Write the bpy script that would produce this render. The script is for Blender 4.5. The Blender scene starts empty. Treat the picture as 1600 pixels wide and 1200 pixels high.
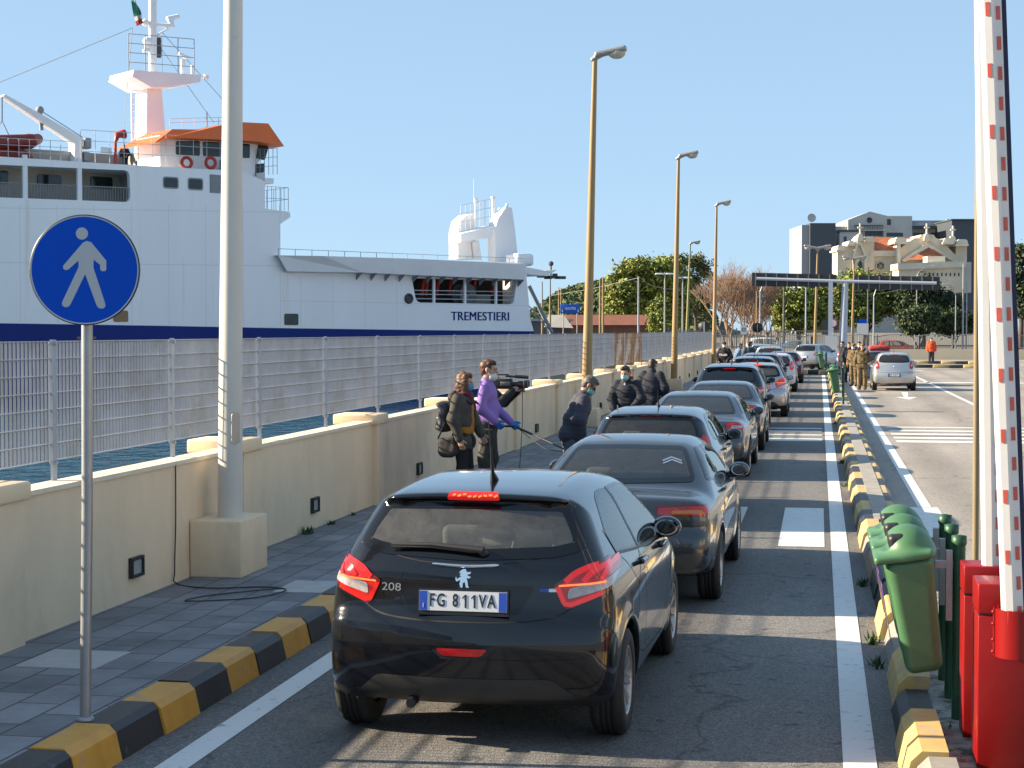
import bpy, bmesh, math, random
import numpy as np
from mathutils import Vector, Matrix
from mathutils.geometry import delaunay_2d_cdt

sc = bpy.context.scene
COL = sc.collection
R = math.radians
rnd = random.Random(7)

# ---------------------------------------------------------------- camera
cam = bpy.data.cameras.new("camera")
camo = bpy.data.objects.new("camera", cam)
COL.objects.link(camo)
cam.sensor_width = 36.0
cam.lens = 60.75
cam.clip_start = 0.1
cam.clip_end = 6000
CAM_H = 2.35
PITCH, YAW = 1.782, 10.076
camo.location = (0, 0, CAM_H)
camo.rotation_euler = (R(90 - PITCH), 0, R(YAW))
sc.camera = camo

# ---------------------------------------------------------------- light
SUN_EL, SUN_AZ = 23.5, 184.0        # azimuth the light travels from, counted from +X anticlockwise (182 = from -X, a hair behind)
world = bpy.data.worlds.new("World")
sc.world = world
world.use_nodes = True
wn = world.node_tree
bg = wn.nodes["Background"]
sky = wn.nodes.new("ShaderNodeTexSky")
sky.sky_type = 'NISHITA'
sky.sun_disc = False
sky.sun_elevation = R(SUN_EL)
sky.sun_rotation = R(90 - SUN_AZ)
sky.air_density = 0.6
sky.dust_density = 0.3
sky.ozone_density = 4.0
# hazy winter sky: the clear-air gradient softened towards an even pale blue
_g = wn.nodes.new("ShaderNodeGamma"); _g.inputs[1].default_value = 0.25
wn.links.new(sky.outputs[0], _g.inputs[0])
_t = wn.nodes.new("ShaderNodeVectorMath"); _t.operation = 'MULTIPLY'; _t.inputs[1].default_value = (1.70, 2.22, 2.66)
wn.links.new(_g.outputs[0], _t.inputs[0]); wn.links.new(_t.outputs[0], bg.inputs[0])
bg.inputs[1].default_value = 0.087
sl = bpy.data.lights.new("sun", 'SUN')
sl.energy = 5.0
sl.angle = R(0.53)
sl.color = (1.0, 0.83, 0.60)
so = bpy.data.objects.new("sun", sl)
COL.objects.link(so)
_d = Vector((-math.cos(R(SUN_EL)) * math.cos(R(SUN_AZ)), -math.cos(R(SUN_EL)) * math.sin(R(SUN_AZ)), -math.sin(R(SUN_EL))))
so.rotation_euler = _d.to_track_quat('-Z', 'Y').to_euler()
so.location = (-30, 0, 40)
sc.view_settings.view_transform = 'Standard'
sc.view_settings.look = 'None'
sc.view_settings.exposure = 1.45
sc.view_settings.gamma = 1.0

# ---------------------------------------------------------------- photograph point -> place
_F = 2700.0
def ray(u, v):
    x = (u - 800) / _F; y = (600 - v) / _F
    cp, sp, cy, sy = math.cos(R(PITCH)), math.sin(R(PITCH)), math.cos(R(YAW)), math.sin(R(YAW))
    return Vector((-sy * cp + x * cy - y * sy * sp, cy * cp + x * sy + y * cy * sp, -sp + y * cp))
CAMP = Vector((0, 0, CAM_H))
def atz(u, v, z=0.0):
    d = ray(u, v); return CAMP + d * ((z - CAM_H) / d.z)
def aty(u, v, Y):
    d = ray(u, v); return CAMP + d * (Y / d.y)

# ---------------------------------------------------------------- naming helpers
def link(o, parent=None):
    COL.objects.link(o)
    if parent is not None: o.parent = parent
    return o
def tag(o, label=None, cat=None, group=None, kind=None):
    if label: o['label'] = label
    if cat: o['category'] = cat
    if group: o['group'] = group
    if kind: o['kind'] = kind
    return o
def thing(name, label, cat, loc=(0, 0, 0), rz=0.0, group=None):
    o = bpy.data.objects.new(name, None)
    o.empty_display_size = 0.2
    o.location = loc; o.rotation_euler = (0, 0, rz)
    return tag(link(o), label, cat, group)
def copy_thing(src, label=None, loc=None, rz=None, group=None):
    c = src.copy(); COL.objects.link(c)
    if loc is not None: c.location = loc
    if rz is not None: c.rotation_euler = (0, 0, rz)
    if label: c['label'] = label
    if group: c['group'] = group
    for ch in list(src.children):
        d = ch.copy(); COL.objects.link(d); d.parent = c
        for g in list(ch.children):
            e = g.copy(); COL.objects.link(e); e.parent = d
    return c

# ---------------------------------------------------------------- mesh builder
class MB:
    """collects shapes, builds ONE mesh object"""
    def __init__(s): s.v = []; s.f = []; s.m = []; s.sm = []
    def add(s, vs, fs, mat=0, smooth=False):
        n = len(s.v); s.v.extend([tuple(p) for p in vs])
        for f in fs:
            s.f.append(tuple(i + n for i in f)); s.m.append(mat); s.sm.append(smooth)
        return s
    def box(s, c, d, rz=0, mat=0, tilt=None, bev=0):
        hx, hy, hz = d[0] / 2, d[1] / 2, d[2] / 2
        M = Matrix.Rotation(rz, 3, 'Z')
        if tilt is not None: M = tilt
        c = Vector(c)
        if bev <= 0:
            vs = [c + M @ Vector((sx * hx, sy * hy, sz * hz)) for sz in (-1, 1) for sy in (-1, 1) for sx in (-1, 1)]
            s.add(vs, [(0, 2, 3, 1), (4, 5, 7, 6), (0, 1, 5, 4), (2, 6, 7, 3), (0, 4, 6, 2), (1, 3, 7, 5)], mat)
        else:
            b = min(bev, hx * .9, hy * .9, hz * .9)
            bm = bmesh.new(); bmesh.ops.create_cube(bm, size=1)
            for v in bm.verts: v.co = Vector((v.co.x * 2 * hx, v.co.y * 2 * hy, v.co.z * 2 * hz))
            bmesh.ops.bevel(bm, geom=bm.edges[:], offset=b, segments=2, profile=.5, affect='EDGES')
            s.bm(bm, Matrix.Translation(c) @ M.to_4x4(), mat, True)
        return s
    def bm(s, bm, M=None, mat=0, smooth=False):
        bm.verts.ensure_lookup_table()
        for i, v in enumerate(bm.verts): v.index = i
        vs = [(M @ v.co if M else v.co) for v in bm.verts]
        s.add(vs, [[v.index for v in f.verts] for f in bm.faces], mat, smooth)
        bm.free(); return s
    def tube(s, pts, r, n=8, mat=0, cap=True, smooth=True):
        pts = [Vector(p) for p in pts]; m = len(pts)
        rs = r if isinstance(r, (list, tuple)) else [r] * m
        t0 = (pts[1] - pts[0]).normalized()
        up = Vector((0, 0, 1)) if abs(t0.z) < .95 else Vector((1, 0, 0))
        a = t0.cross(up).normalized(); vs = []
        for i, p in enumerate(pts):
            t = (pts[min(i + 1, m - 1)] - pts[max(i - 1, 0)]).normalized()
            a = (a - t * a.dot(t)).normalized(); b = t.cross(a)
            for k in range(n):
                w = 2 * math.pi * k / n
                vs.append(p + (a * math.cos(w) + b * math.sin(w)) * rs[i])
        fs = []
        for i in range(m - 1):
            for k in range(n):
                k2 = (k + 1) % n
                fs.append((i * n + k, i * n + k2, (i + 1) * n + k2, (i + 1) * n + k))
        s.add(vs, fs, mat, smooth)
        if cap:
            s.add(vs[:n], [tuple(range(n))[::-1]], mat); s.add(vs[-n:], [tuple(range(n))], mat)
        return s
    def lathe(s, prof, n=24, M=None, mat=0, smooth=True):
        """prof: (r, h) along local z"""
        vs = []
        for r_, h in prof:
            for k in range(n):
                w = 2 * math.pi * k / n
                p = Vector((r_ * math.cos(w), r_ * math.sin(w), h)); vs.append(M @ p if M else p)
        fs = []
        for i in range(len(prof) - 1):
            for k in range(n):
                k2 = (k + 1) % n
                fs.append((i * n + k, i * n + k2, (i + 1) * n + k2, (i + 1) * n + k))
        s.add(vs, fs, mat, smooth); return s
    def prism(s, poly, z0, z1, M=None, mat=0):
        """poly (x, y) extruded along z"""
        n = len(poly)
        a = sum(poly[i][0] * poly[(i + 1) % n][1] - poly[(i + 1) % n][0] * poly[i][1] for i in range(n))
        if a < 0: poly = poly[::-1]
        vs = [Vector((x, y, z0)) for x, y in poly] + [Vector((x, y, z1)) for x, y in poly]
        if M: vs = [M @ v for v in vs]
        fs = [tuple(range(n))[::-1], tuple(range(n, 2 * n))] + [(i, (i + 1) % n, (i + 1) % n + n, i + n) for i in range(n)]
        s.add(vs, fs, mat); return s
    def ball(s, c, r, mat=0, n=12, sc_=(1, 1, 1)):
        bm = bmesh.new(); bmesh.ops.create_uvsphere(bm, u_segments=n, v_segments=max(6, n * 2 // 3), radius=1)
        c = Vector(c)
        for v in bm.verts: v.co = Vector((v.co.x * r * sc_[0], v.co.y * r * sc_[1], v.co.z * r * sc_[2])) + c
        return s.bm(bm, None, mat, True)
    def build(s, name, mats, parent=None, kind=None):
        me = bpy.data.meshes.new(name)
        me.from_pydata(s.v, [], s.f); 
        if not isinstance(mats, (list, tuple)): mats = [mats]
        for m in mats: me.materials.append(m)
        me.polygons.foreach_set('material_index', s.m)
        me.polygons.foreach_set('use_smooth', s.sm)
        me.update()
        o = link(bpy.data.objects.new(name, me), parent)
        if kind: o['kind'] = kind
        return o
def frame(o, x, y, z):
    """4x4 from origin and three axes"""
    x, y, z = Vector(x), Vector(y), Vector(z)
    return Matrix(((x.x, y.x, z.x, o[0]), (x.y, y.y, z.y, o[1]), (x.z, y.z, z.z, o[2]), (0, 0, 0, 1)))

# ---------------------------------------------------------------- materials
MATS = {}
def mat(name, color, rough=0.6, metal=0.0, var=0.0, vscale=3.0, bump=0.0, bscale=60.0, coat=0.0, spec=0.5, emit=None, estr=0.0,
        col2=None, c2scale=1.5, c2lo=.5, c2hi=.62, stretch=None, trans=0.0, two=False, alpha=1.0, rvar=0.0):
    if name in MATS: return MATS[name]
    m = bpy.data.materials.new(name); m.use_nodes = True; MATS[name] = m
    nt = m.node_tree; N = nt.nodes; L = nt.links
    b = N['Principled BSDF']
    c = tuple(color) + (1,)
    b.inputs['Base Color'].default_value = c
    b.inputs['Roughness'].default_value = rough
    b.inputs['Metallic'].default_value = metal
    b.inputs['Coat Weight'].default_value = coat
    b.inputs['Coat Roughness'].default_value = 0.03
    b.inputs['Specular IOR Level'].default_value = spec
    b.inputs['Transmission Weight'].default_value = trans
    b.inputs['Alpha'].default_value = alpha
    if emit: 
        b.inputs['Emission Color'].default_value = tuple(emit) + (1,); b.inputs['Emission Strength'].default_value = estr
    tc = N.new('ShaderNodeTexCoord'); vec = tc.outputs['Object']
    if stretch:
        mp = N.new('ShaderNodeMapping'); mp.inputs['Scale'].default_value = stretch; L.new(vec, mp.inputs[0]); vec = mp.outputs[0]
    colout = None
    if var > 0:
        n = N.new('ShaderNodeTexNoise'); n.inputs['Scale'].default_value = vscale; n.inputs['Detail'].default_value = 6; n.inputs['Roughness'].default_value = .65
        L.new(vec, n.inputs['Vector'])
        r = N.new('ShaderNodeMapRange'); r.inputs[1].default_value = .25; r.inputs[2].default_value = .75
        r.inputs[3].default_value = 1 - var; r.inputs[4].default_value = 1 + var
        L.new(n.outputs['Fac'], r.inputs[0])
        h = N.new('ShaderNodeVectorMath'); h.operation = 'SCALE'; h.inputs[0].default_value = color
        L.new(r.outputs[0], h.inputs['Scale']); colout = h.outputs[0]
        if rvar > 0:
            q = N.new('ShaderNodeMapRange'); q.inputs[1].default_value = .3; q.inputs[2].default_value = .7
            q.inputs[3].default_value = max(0, rough - rvar); q.inputs[4].default_value = min(1, rough + rvar)
            L.new(n.outputs['Fac'], q.inputs[0]); L.new(q.outputs[0], b.inputs['Roughness'])
    if col2 is not None:
        n2 = N.new('ShaderNodeTexNoise'); n2.inputs['Scale'].default_value = c2scale; n2.inputs['Detail'].default_value = 8; n2.inputs['Roughness'].default_value = .7
        L.new(vec, n2.inputs['Vector'])
        r2 = N.new('ShaderNodeMapRange'); r2.inputs[1].default_value = c2lo; r2.inputs[2].default_value = c2hi
        L.new(n2.outputs['Fac'], r2.inputs[0])
        mx = N.new('ShaderNodeMix'); mx.data_type = 'RGBA'
        L.new(r2.outputs[0], mx.inputs[0])
        if colout: L.new(colout, mx.inputs[6])
        else: mx.inputs[6].default_value = c
        mx.inputs[7].default_value = tuple(col2) + (1,)
        colout = mx.outputs[2]
    if two:      # inside of a shell: dark trim
        ge = N.new('ShaderNodeNewGeometry'); mx = N.new('ShaderNodeMix'); mx.data_type = 'RGBA'
        L.new(ge.outputs['Backfacing'], mx.inputs[0])
        if colout: L.new(colout, mx.inputs[6])
        else: mx.inputs[6].default_value = c
        mx.inputs[7].default_value = (.07, .07, .072, 1); colout = mx.outputs[2]
        mm = N.new('ShaderNodeMath'); mm.operation = 'SUBTRACT'; mm.inputs[0].default_value = 1; L.new(ge.outputs['Backfacing'], mm.inputs[1])
        m2 = N.new('ShaderNodeMath'); m2.operation = 'MULTIPLY'; m2.inputs[1].default_value = coat; L.new(mm.outputs[0], m2.inputs[0]); L.new(m2.outputs[0], b.inputs['Coat Weight'])
        m3 = N.new('ShaderNodeMath'); m3.operation = 'MULTIPLY'; m3.inputs[1].default_value = metal; L.new(mm.outputs[0], m3.inputs[0]); L.new(m3.outputs[0], b.inputs['Metallic'])
    if colout: L.new(colout, b.inputs['Base Color'])
    if bump > 0:
        nb = N.new('ShaderNodeTexNoise'); nb.inputs['Scale'].default_value = bscale; nb.inputs['Detail'].default_value = 4
        L.new(vec, nb.inputs['Vector'])
        bp = N.new('ShaderNodeBump'); bp.inputs['Strength'].default_value = bump; bp.inputs['Distance'].default_value = .01
        L.new(nb.outputs['Fac'], bp.inputs['Height']); L.new(bp.outputs[0], b.inputs['Normal'])
    return m
def glass_mat(name, tint=(.35, .4, .38), refl=0.04, rough=0.0, dust=0.0):
    """thin pane: partly see-through, mirror-like at a slant"""
    if name in MATS: return MATS[name]
    m = bpy.data.materials.new(name); m.use_nodes = True; MATS[name] = m
    nt = m.node_tree; N = nt.nodes; L = nt.links; N.remove(N['Principled BSDF'])
    out = N['Material Output']
    t = N.new('ShaderNodeBsdfTransparent'); t.inputs[0].default_value = tuple(tint) + (1,)
    g = N.new('ShaderNodeBsdfGlossy'); g.inputs['Roughness'].default_value = rough; g.inputs[0].default_value = (1, 1, 1, 1)
    fr = N.new('ShaderNodeFresnel'); fr.inputs[0].default_value = 1.6
    ad = N.new('ShaderNodeMath'); ad.operation = 'ADD'; ad.inputs[1].default_value = refl; ad.use_clamp = True
    L.new(fr.outputs[0], ad.inputs[0])
    mx = N.new('ShaderNodeMixShader'); L.new(ad.outputs[0], mx.inputs[0]); L.new(t.outputs[0], mx.inputs[1]); L.new(g.outputs[0], mx.inputs[2])
    if dust > 0:     # thin film of road dust
        df = N.new('ShaderNodeBsdfDiffuse'); df.inputs[0].default_value = (.40, .38, .34, 1)
        tc = N.new('ShaderNodeTexCoord'); nz = N.new('ShaderNodeTexNoise'); nz.inputs['Scale'].default_value = 9; nz.inputs['Detail'].default_value = 8; nz.inputs['Roughness'].default_value = .75; L.new(tc.outputs['Object'], nz.inputs['Vector'])
        r = N.new('ShaderNodeMapRange'); r.inputs[1].default_value = .3; r.inputs[2].default_value = .75; r.inputs[3].default_value = dust * .5; r.inputs[4].default_value = dust * 1.6; L.new(nz.outputs['Fac'], r.inputs[0])
        m2 = N.new('ShaderNodeMixShader'); L.new(r.outputs[0], m2.inputs[0]); L.new(mx.outputs[0], m2.inputs[1]); L.new(df.outputs[0], m2.inputs[2]); mx = m2
    L.new(mx.outputs[0], out.inputs[0])
    return m
# ================================================================ shapes from distance fields
def surface_nets(F, lo, h):
    S = F < 0
    nx, ny, nz = F.shape
    cnt = np.zeros((nx - 1, ny - 1, nz - 1), np.int8)
    for a in (0, 1):
        for b in (0, 1):
            for c in (0, 1):
                cnt += S[a:nx - 1 + a, b:ny - 1 + b, c:nz - 1 + c]
    act = (cnt > 0) & (cnt < 8)
    I = np.argwhere(act)
    idx = -np.ones(act.shape, np.int64); idx[act] = np.arange(len(I))
    acc = np.zeros((len(I), 3)); num = np.zeros(len(I))
    i, j, k = I.T
    corners = [(a, b, c) for a in (0, 1) for b in (0, 1) for c in (0, 1)]
    for p in corners:
        for ax in range(3):
            if p[ax]: continue
            q = list(p); q[ax] = 1
            fa = F[i + p[0], j + p[1], k + p[2]]; fb = F[i + q[0], j + q[1], k + q[2]]
            m = (fa < 0) != (fb < 0)
            t = np.where(m, fa / np.where(m, fa - fb, 1), 0)
            pos = np.tile(np.array(p, float), (len(I), 1)); pos[:, ax] += t
            acc += pos * m[:, None]; num += m
    V = (I + acc / num[:, None]) * h + np.array(lo)
    Q = []
    for ax in range(3):
        sl0 = [slice(None)] * 3; sl1 = [slice(None)] * 3
        sl0[ax] = slice(0, -1); sl1[ax] = slice(1, None)
        A = S[tuple(sl0)]; B = S[tuple(sl1)]
        E = np.argwhere(A != B)
        o1, o2 = [(1, 2), (2, 0), (0, 1)][ax]
        lim = np.array(act.shape)
        ok = (E[:, o1] > 0) & (E[:, o2] > 0) & (E[:, o1] < lim[o1]) & (E[:, o2] < lim[o2]); E = E[ok]
        ins = S[E[:, 0], E[:, 1], E[:, 2]]
        def cid(d1, d2):
            G = E.copy(); G[:, o1] -= d1; G[:, o2] -= d2
            return idx[G[:, 0], G[:, 1], G[:, 2]]
        q = np.stack([cid(1, 1), cid(0, 1), cid(0, 0), cid(1, 0)], 1)
        q[~ins] = q[~ins][:, ::-1]
        Q.append(q)
    return V, np.concatenate(Q)
def grad(fn, P, e=0.004):
    g = np.zeros_like(P)
    for a in range(3):
        d = np.zeros(3); d[a] = e
        g[:, a] = (fn(P + d) - fn(P - d)) / (2 * e)
    return g
def project(fn, V, h, n=2, e=0.004):
    for _ in range(n):
        f = fn(V); g = grad(fn, V, e)
        s = f / np.maximum((g * g).sum(1), .2)
        V = V - np.clip(s, -h * .6, h * .6)[:, None] * g
    return V
def np_mesh(name, V, Q, mats, parent=None, normals=None, midx=None, smooth=True):
    me = bpy.data.meshes.new(name)
    me.from_pydata(V.tolist() if hasattr(V, 'tolist') else V, [], Q.tolist() if hasattr(Q, 'tolist') else Q)
    if not isinstance(mats, (list, tuple)): mats = [mats]
    for m in mats: me.materials.append(m)
    if smooth: me.polygons.foreach_set('use_smooth', [True] * len(me.polygons))
    if midx is not None: me.polygons.foreach_set('material_index', np.asarray(midx, np.int32))
    me.update()
    if normals is not None:
        me.normals_split_custom_set_from_vertices(normals.tolist())
    return link(bpy.data.objects.new(name, me), parent)
def smin(a, b, k):
    if k <= 0: return np.minimum(a, b)
    h = np.maximum(k - np.abs(a - b), 0) / k
    return np.minimum(a, b) - h * h * k * .25
def smax(a, b, k): return -smin(-a, -b, k)

class SD:
    """list of rounded primitives, blended"""
    def __init__(s, k=.03): s.p = []; s.k = k
    def _put(s, c, r, fn, k, op): s.p.append((np.array(c, float), float(r), fn, s.k if k is None else k, op)); return s
    def cone(s, a, b, ra, rb=None, k=None, op='+'):
        rb = ra if rb is None else rb
        a = np.array(a, float); b = np.array(b, float); ba = b - a; l2 = max((ba * ba).sum(), 1e-9)
        def fn(P):
            t = np.clip(((P - a) @ ba) / l2, 0, 1)
            return np.linalg.norm(P - a - t[..., None] * ba, axis=-1) - (ra + (rb - ra) * t)
        return s._put((a + b) / 2, np.sqrt(l2) / 2 + max(ra, rb), fn, k, op)
    def ell(s, c, r, rot=None, k=None, op='+'):
        c = np.array(c, float); r = np.array(r, float)
        M = None if rot is None else np.array(rot)
        def fn(P):
            q = P - c
            if M is not None: q = q @ M
            k0 = np.linalg.norm(q / r, axis=-1); k1 = np.linalg.norm(q / (r * r), axis=-1)
            return k0 * (k0 - 1) / np.maximum(k1, 1e-6)
        return s._put(c, r.max(), fn, k, op)
    def box(s, c, d, rad=.01, rot=None, k=None, op='+'):
        c = np.array(c, float); h = np.array(d, float) / 2 - rad
        M = None if rot is None else np.array(rot)
        def fn(P):
            q = P - c
            if M is not None: q = q @ M
            q = np.abs(q) - h
            return np.linalg.norm(np.maximum(q, 0), axis=-1) + np.minimum(q.max(-1), 0) - rad
        return s._put(c, np.linalg.norm(np.array(d) / 2), fn, k, op)
    def raw(s, c, r, fn, k=0, op='-'): return s._put(c, r, fn, k, op)
    def _comb(s, F, d, k, op):
        if op == '+': return smin(F, d, k)
        if op == '-': return smax(F, -d, k)
        return smax(F, d, k)
    def __call__(s, P):
        F = np.full(P.shape[:-1], 1e3)
        for c, r, fn, k, op in s.p: F = s._comb(F, fn(P), k, op)
        return F
    def mesh(s, name, h, mats, parent=None, noise=None, pad=None):
        pos = [q for q in s.p if q[4] == '+']
        lo = np.min([q[0] - q[1] for q in pos], 0) - 2.5 * h; hi = np.max([q[0] + q[1] for q in pos], 0) + 2.5 * h
        n = np.ceil((hi - lo) / h).astype(int) + 1
        ax = [lo[a] + h * np.arange(n[a]) for a in range(3)]
        F = np.full(n, 1.0)
        G = np.stack(np.meshgrid(*ax, indexing='ij'), -1)
        for c, r, fn, k, op in s.p:
            if op == '&':
                F = s._comb(F, fn(G), k, op); continue
            m = r + max(k, 0) + 3 * h
            a = np.clip(np.floor((c - m - lo) / h).astype(int), 0, n); b = np.clip(np.ceil((c + m - lo) / h).astype(int) + 1, 0, n)
            if (b <= a).any(): continue
            w = tuple(slice(a[i], b[i]) for i in range(3))
            F[w] = s._comb(F[w], fn(G[w]), k, op)
        V, Q = surface_nets(F, lo, h)
        V = project(s, V, h, 1)
        N = grad(s, V); N /= np.maximum(np.linalg.norm(N, axis=1), 1e-6)[:, None]
        if noise:
            V = V + N * noise(V)[:, None]; N = None
        return np_mesh(name, V, Q, mats, parent, N)
def fold(amp, seeds, freq=9.0):
    """cloth folds"""
    rg = np.random.RandomState(seeds)
    K = [(rg.randn(3) * freq * (.6 + .9 * rg.rand()), rg.rand() * 6.28, rg.rand() * .6 + .4) for _ in range(7)]
    def fn(V):
        q = np.zeros(len(V))
        for kv, ph, a in K:
            kk = kv * np.array([1, 1, 1.5])
            q += a * np.sin(V @ kk + ph + 1.2 * np.sin(V @ kk[::-1] * .6))
        return amp * q / 2.2
    return fn
def rotm(rx=0, ry=0, rz=0):
    return np.array((Matrix.Rotation(rz, 3, 'Z') @ Matrix.Rotation(ry, 3, 'Y') @ Matrix.Rotation(rx, 3, 'X')))
def catmull(P, n=8, closed=True):
    P = [np.array(p, float) for p in P]; out = []; m = len(P)
    for i in range(m if closed else m - 1):
        p0, p1, p2, p3 = (P[(i - 1) % m] if closed or i > 0 else P[0]), P[i], P[(i + 1) % m], (P[(i + 2) % m] if closed or i + 2 < m else P[-1])
        for k in range(n):
            t = k / n
            out.append(.5 * ((2 * p1) + (-p0 + p2) * t + (2 * p0 - 5 * p1 + 4 * p2 - p3) * t * t + (-p0 + 3 * p1 - 3 * p2 + p3) * t ** 3))
    if not closed: out.append(P[-1])
    return np.array(out)
def inpoly(P, poly):
    x, y = P[:, 0], P[:, 1]; c = np.zeros(len(P), bool); n = len(poly)
    for i in range(n):
        x0, y0 = poly[i]; x1, y1 = poly[(i + 1) % n]
        if y0 == y1: continue
        c ^= ((y0 > y) != (y1 > y)) & (x < (x1 - x0) * (y - y0) / (y1 - y0) + x0)
    return c
def poly_sdf(P, poly):
    d = np.full(len(P), 1e9); n = len(poly)
    for i in range(n):
        a = poly[i]; b = poly[(i + 1) % n]; ab = b - a
        l2 = (ab * ab).sum()
        if l2 < 1e-12: continue
        t = np.clip(((P - a) @ ab) / l2, 0, 1)
        q = P - a - t[:, None] * ab
        d = np.minimum(d, (q * q).sum(1))
    return np.where(inpoly(P, poly), -1, 1) * np.sqrt(d)
def offset_poly(poly, w):
    """move a closed outline inward by w"""
    poly = np.array(poly, float); n = len(poly)
    a = sum(poly[i][0] * poly[(i + 1) % n][1] - poly[(i + 1) % n][0] * poly[i][1] for i in range(n))
    s = 1 if a > 0 else -1
    T = np.roll(poly, -1, 0) - np.roll(poly, 1, 0); T /= np.maximum(np.linalg.norm(T, axis=1), 1e-9)[:, None]
    return poly + s * w * np.stack([-T[:, 1], T[:, 0]], 1)
def round_poly(poly, rad, n=5):
    """round the corners of an outline"""
    poly = [np.array(p, float) for p in poly]; out = []; m = len(poly)
    for i in range(m):
        p0, p, p1 = poly[i - 1], poly[i], poly[(i + 1) % m]
        r_ = rad[i] if isinstance(rad, (list, tuple)) else rad
        d0 = np.linalg.norm(p0 - p); d1 = np.linalg.norm(p1 - p)
        t = min(r_, d0 * .49, d1 * .49)
        a = p + (p0 - p) / d0 * t; b = p + (p1 - p) / d1 * t
        for k in range(n + 1):
            w = k / n; out.append((1 - w) ** 2 * a + 2 * w * (1 - w) * p + w * w * b)
    return np.array(out)
def resample(poly, step, closed=True):
    P = np.array(poly, float)
    if closed: P = np.vstack([P, P[:1]])
    out = []
    for a, b in zip(P[:-1], P[1:]):
        n = max(1, int(np.ceil(np.linalg.norm(b - a) / step)))
        for k in range(n): out.append(a + (b - a) * k / n)
    if not closed: out.append(P[-1])
    return np.array(out)
def text_mesh(txt, size, M, name, mt, parent=None, ext=.001, align='CENTER', sx=1.0, bold=0.0, space=1.0):
    cu = bpy.data.curves.new(name, 'FONT'); cu.body = txt; cu.size = size; cu.extrude = ext; cu.align_x = align; cu.align_y = 'CENTER'; cu.offset = bold; cu.space_character = space
    o = bpy.data.objects.new(name, cu); COL.objects.link(o)
    dg = bpy.context.evaluated_depsgraph_get()
    me = bpy.data.meshes.new_from_object(o.evaluated_get(dg))
    bpy.data.objects.remove(o)
    for v in me.vertices:
        v.co = M @ Vector((v.co.x * sx, v.co.y, v.co.z))
    me.materials.clear(); me.materials.append(mt); me.name = name
    return link(bpy.data.objects.new(name, me), parent)
# ================================================================ ground, road, pavement, water
def nodes(name):
    m = bpy.data.materials.new(name); m.use_nodes = True; MATS[name] = m
    return m, m.node_tree, m.node_tree.nodes, m.node_tree.links, m.node_tree.nodes['Principled BSDF']
def asphalt(name, base, warm=0.0, worn=.35):
    m, nt, N, L, b = nodes(name)
    tc = N.new('ShaderNodeTexCoord')
    def noise(s, d=4, r=.6, st=None):
        n = N.new('ShaderNodeTexNoise'); n.inputs['Scale'].default_value = s; n.inputs['Detail'].default_value = d; n.inputs['Roughness'].default_value = r
        if st:
            mp = N.new('ShaderNodeMapping'); mp.inputs['Scale'].default_value = st; L.new(tc.outputs['Object'], mp.inputs[0]); L.new(mp.outputs[0], n.inputs['Vector'])
        else: L.new(tc.outputs['Object'], n.inputs['Vector'])
        return n.outputs['Fac']
    def rng(x, a, b_, c, d):
        r = N.new('ShaderNodeMapRange'); r.inputs[1].default_value = a; r.inputs[2].default_value = b_; r.inputs[3].default_value = c; r.inputs[4].default_value = d
        L.new(x, r.inputs[0]); return r.outputs[0]
    def mul(a, b_):
        n = N.new('ShaderNodeMath'); n.operation = 'MULTIPLY'; L.new(a, n.inputs[0]); L.new(b_, n.inputs[1]); return n.outputs[0]
    big = rng(noise(.35, 5, .6, (1, .35, 1)), .3, .7, 1 - worn, 1 + worn)
    stone = N.new('ShaderNodeTexVoronoi'); stone.inputs['Scale'].default_value = 95; L.new(tc.outputs['Object'], stone.inputs['Vector'])
    sp = rng(stone.outputs['Color'], .1, .95, .55, 1.55)
    fine = rng(noise(22, 6, .75), .3, .7, .75, 1.25)
    oil = rng(noise(1.7, 6, .7, (1, .6, 1)), .60, .72, 1.0, .55)
    vc = N.new('ShaderNodeTexVoronoi'); vc.feature = 'DISTANCE_TO_EDGE'; vc.inputs['Scale'].default_value = .23
    nd = N.new('ShaderNodeTexNoise'); nd.inputs['Scale'].default_value = 1.6; nd.inputs['Detail'].default_value = 5; L.new(tc.outputs['Object'], nd.inputs['Vector'])
    ad = N.new('ShaderNodeVectorMath'); ad.operation = 'MULTIPLY_ADD'; ad.inputs[1].default_value = (.9, .9, 0); L.new(nd.outputs['Color'], ad.inputs[0]); L.new(tc.outputs['Object'], ad.inputs[2]); L.new(ad.outputs[0], vc.inputs['Vector'])
    crack = rng(vc.outputs['Distance'], .001, .006, .6, 1.0)
    drip = rng(noise(4.5, 3, .5), .66, .70, 1.0, .5)
    sx_ = N.new('ShaderNodeSeparateXYZ'); L.new(tc.outputs['Object'], sx_.inputs[0])
    wv = N.new('ShaderNodeMath'); wv.operation = 'SINE'; wa = N.new('ShaderNodeMath'); wa.operation = 'MULTIPLY_ADD'; wa.inputs[1].default_value = 4.0; wa.inputs[2].default_value = -.2; L.new(sx_.outputs[0], wa.inputs[0]); L.new(wa.outputs[0], wv.inputs[0])
    track = rng(wv.outputs[0], -.2, .9, 1.06, .86)
    f = mul(mul(mul(mul(mul(mul(big, sp), fine), oil), crack), drip), track)
    vm = N.new('ShaderNodeVectorMath'); vm.operation = 'SCALE'; vm.inputs[0].default_value = (base * (1 + warm), base, base * (1 - warm)); L.new(f, vm.inputs['Scale'])
    L.new(vm.outputs[0], b.inputs['Base Color'])
    b.inputs['Roughness'].default_value = .82
    bp = N.new('ShaderNodeBump'); bp.inputs['Strength'].default_value = .55; bp.inputs['Distance'].default_value = .006
    L.new(stone.outputs['Distance'], bp.inputs['Height']); L.new(bp.outputs[0], b.inputs['Normal'])
    return m
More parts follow.
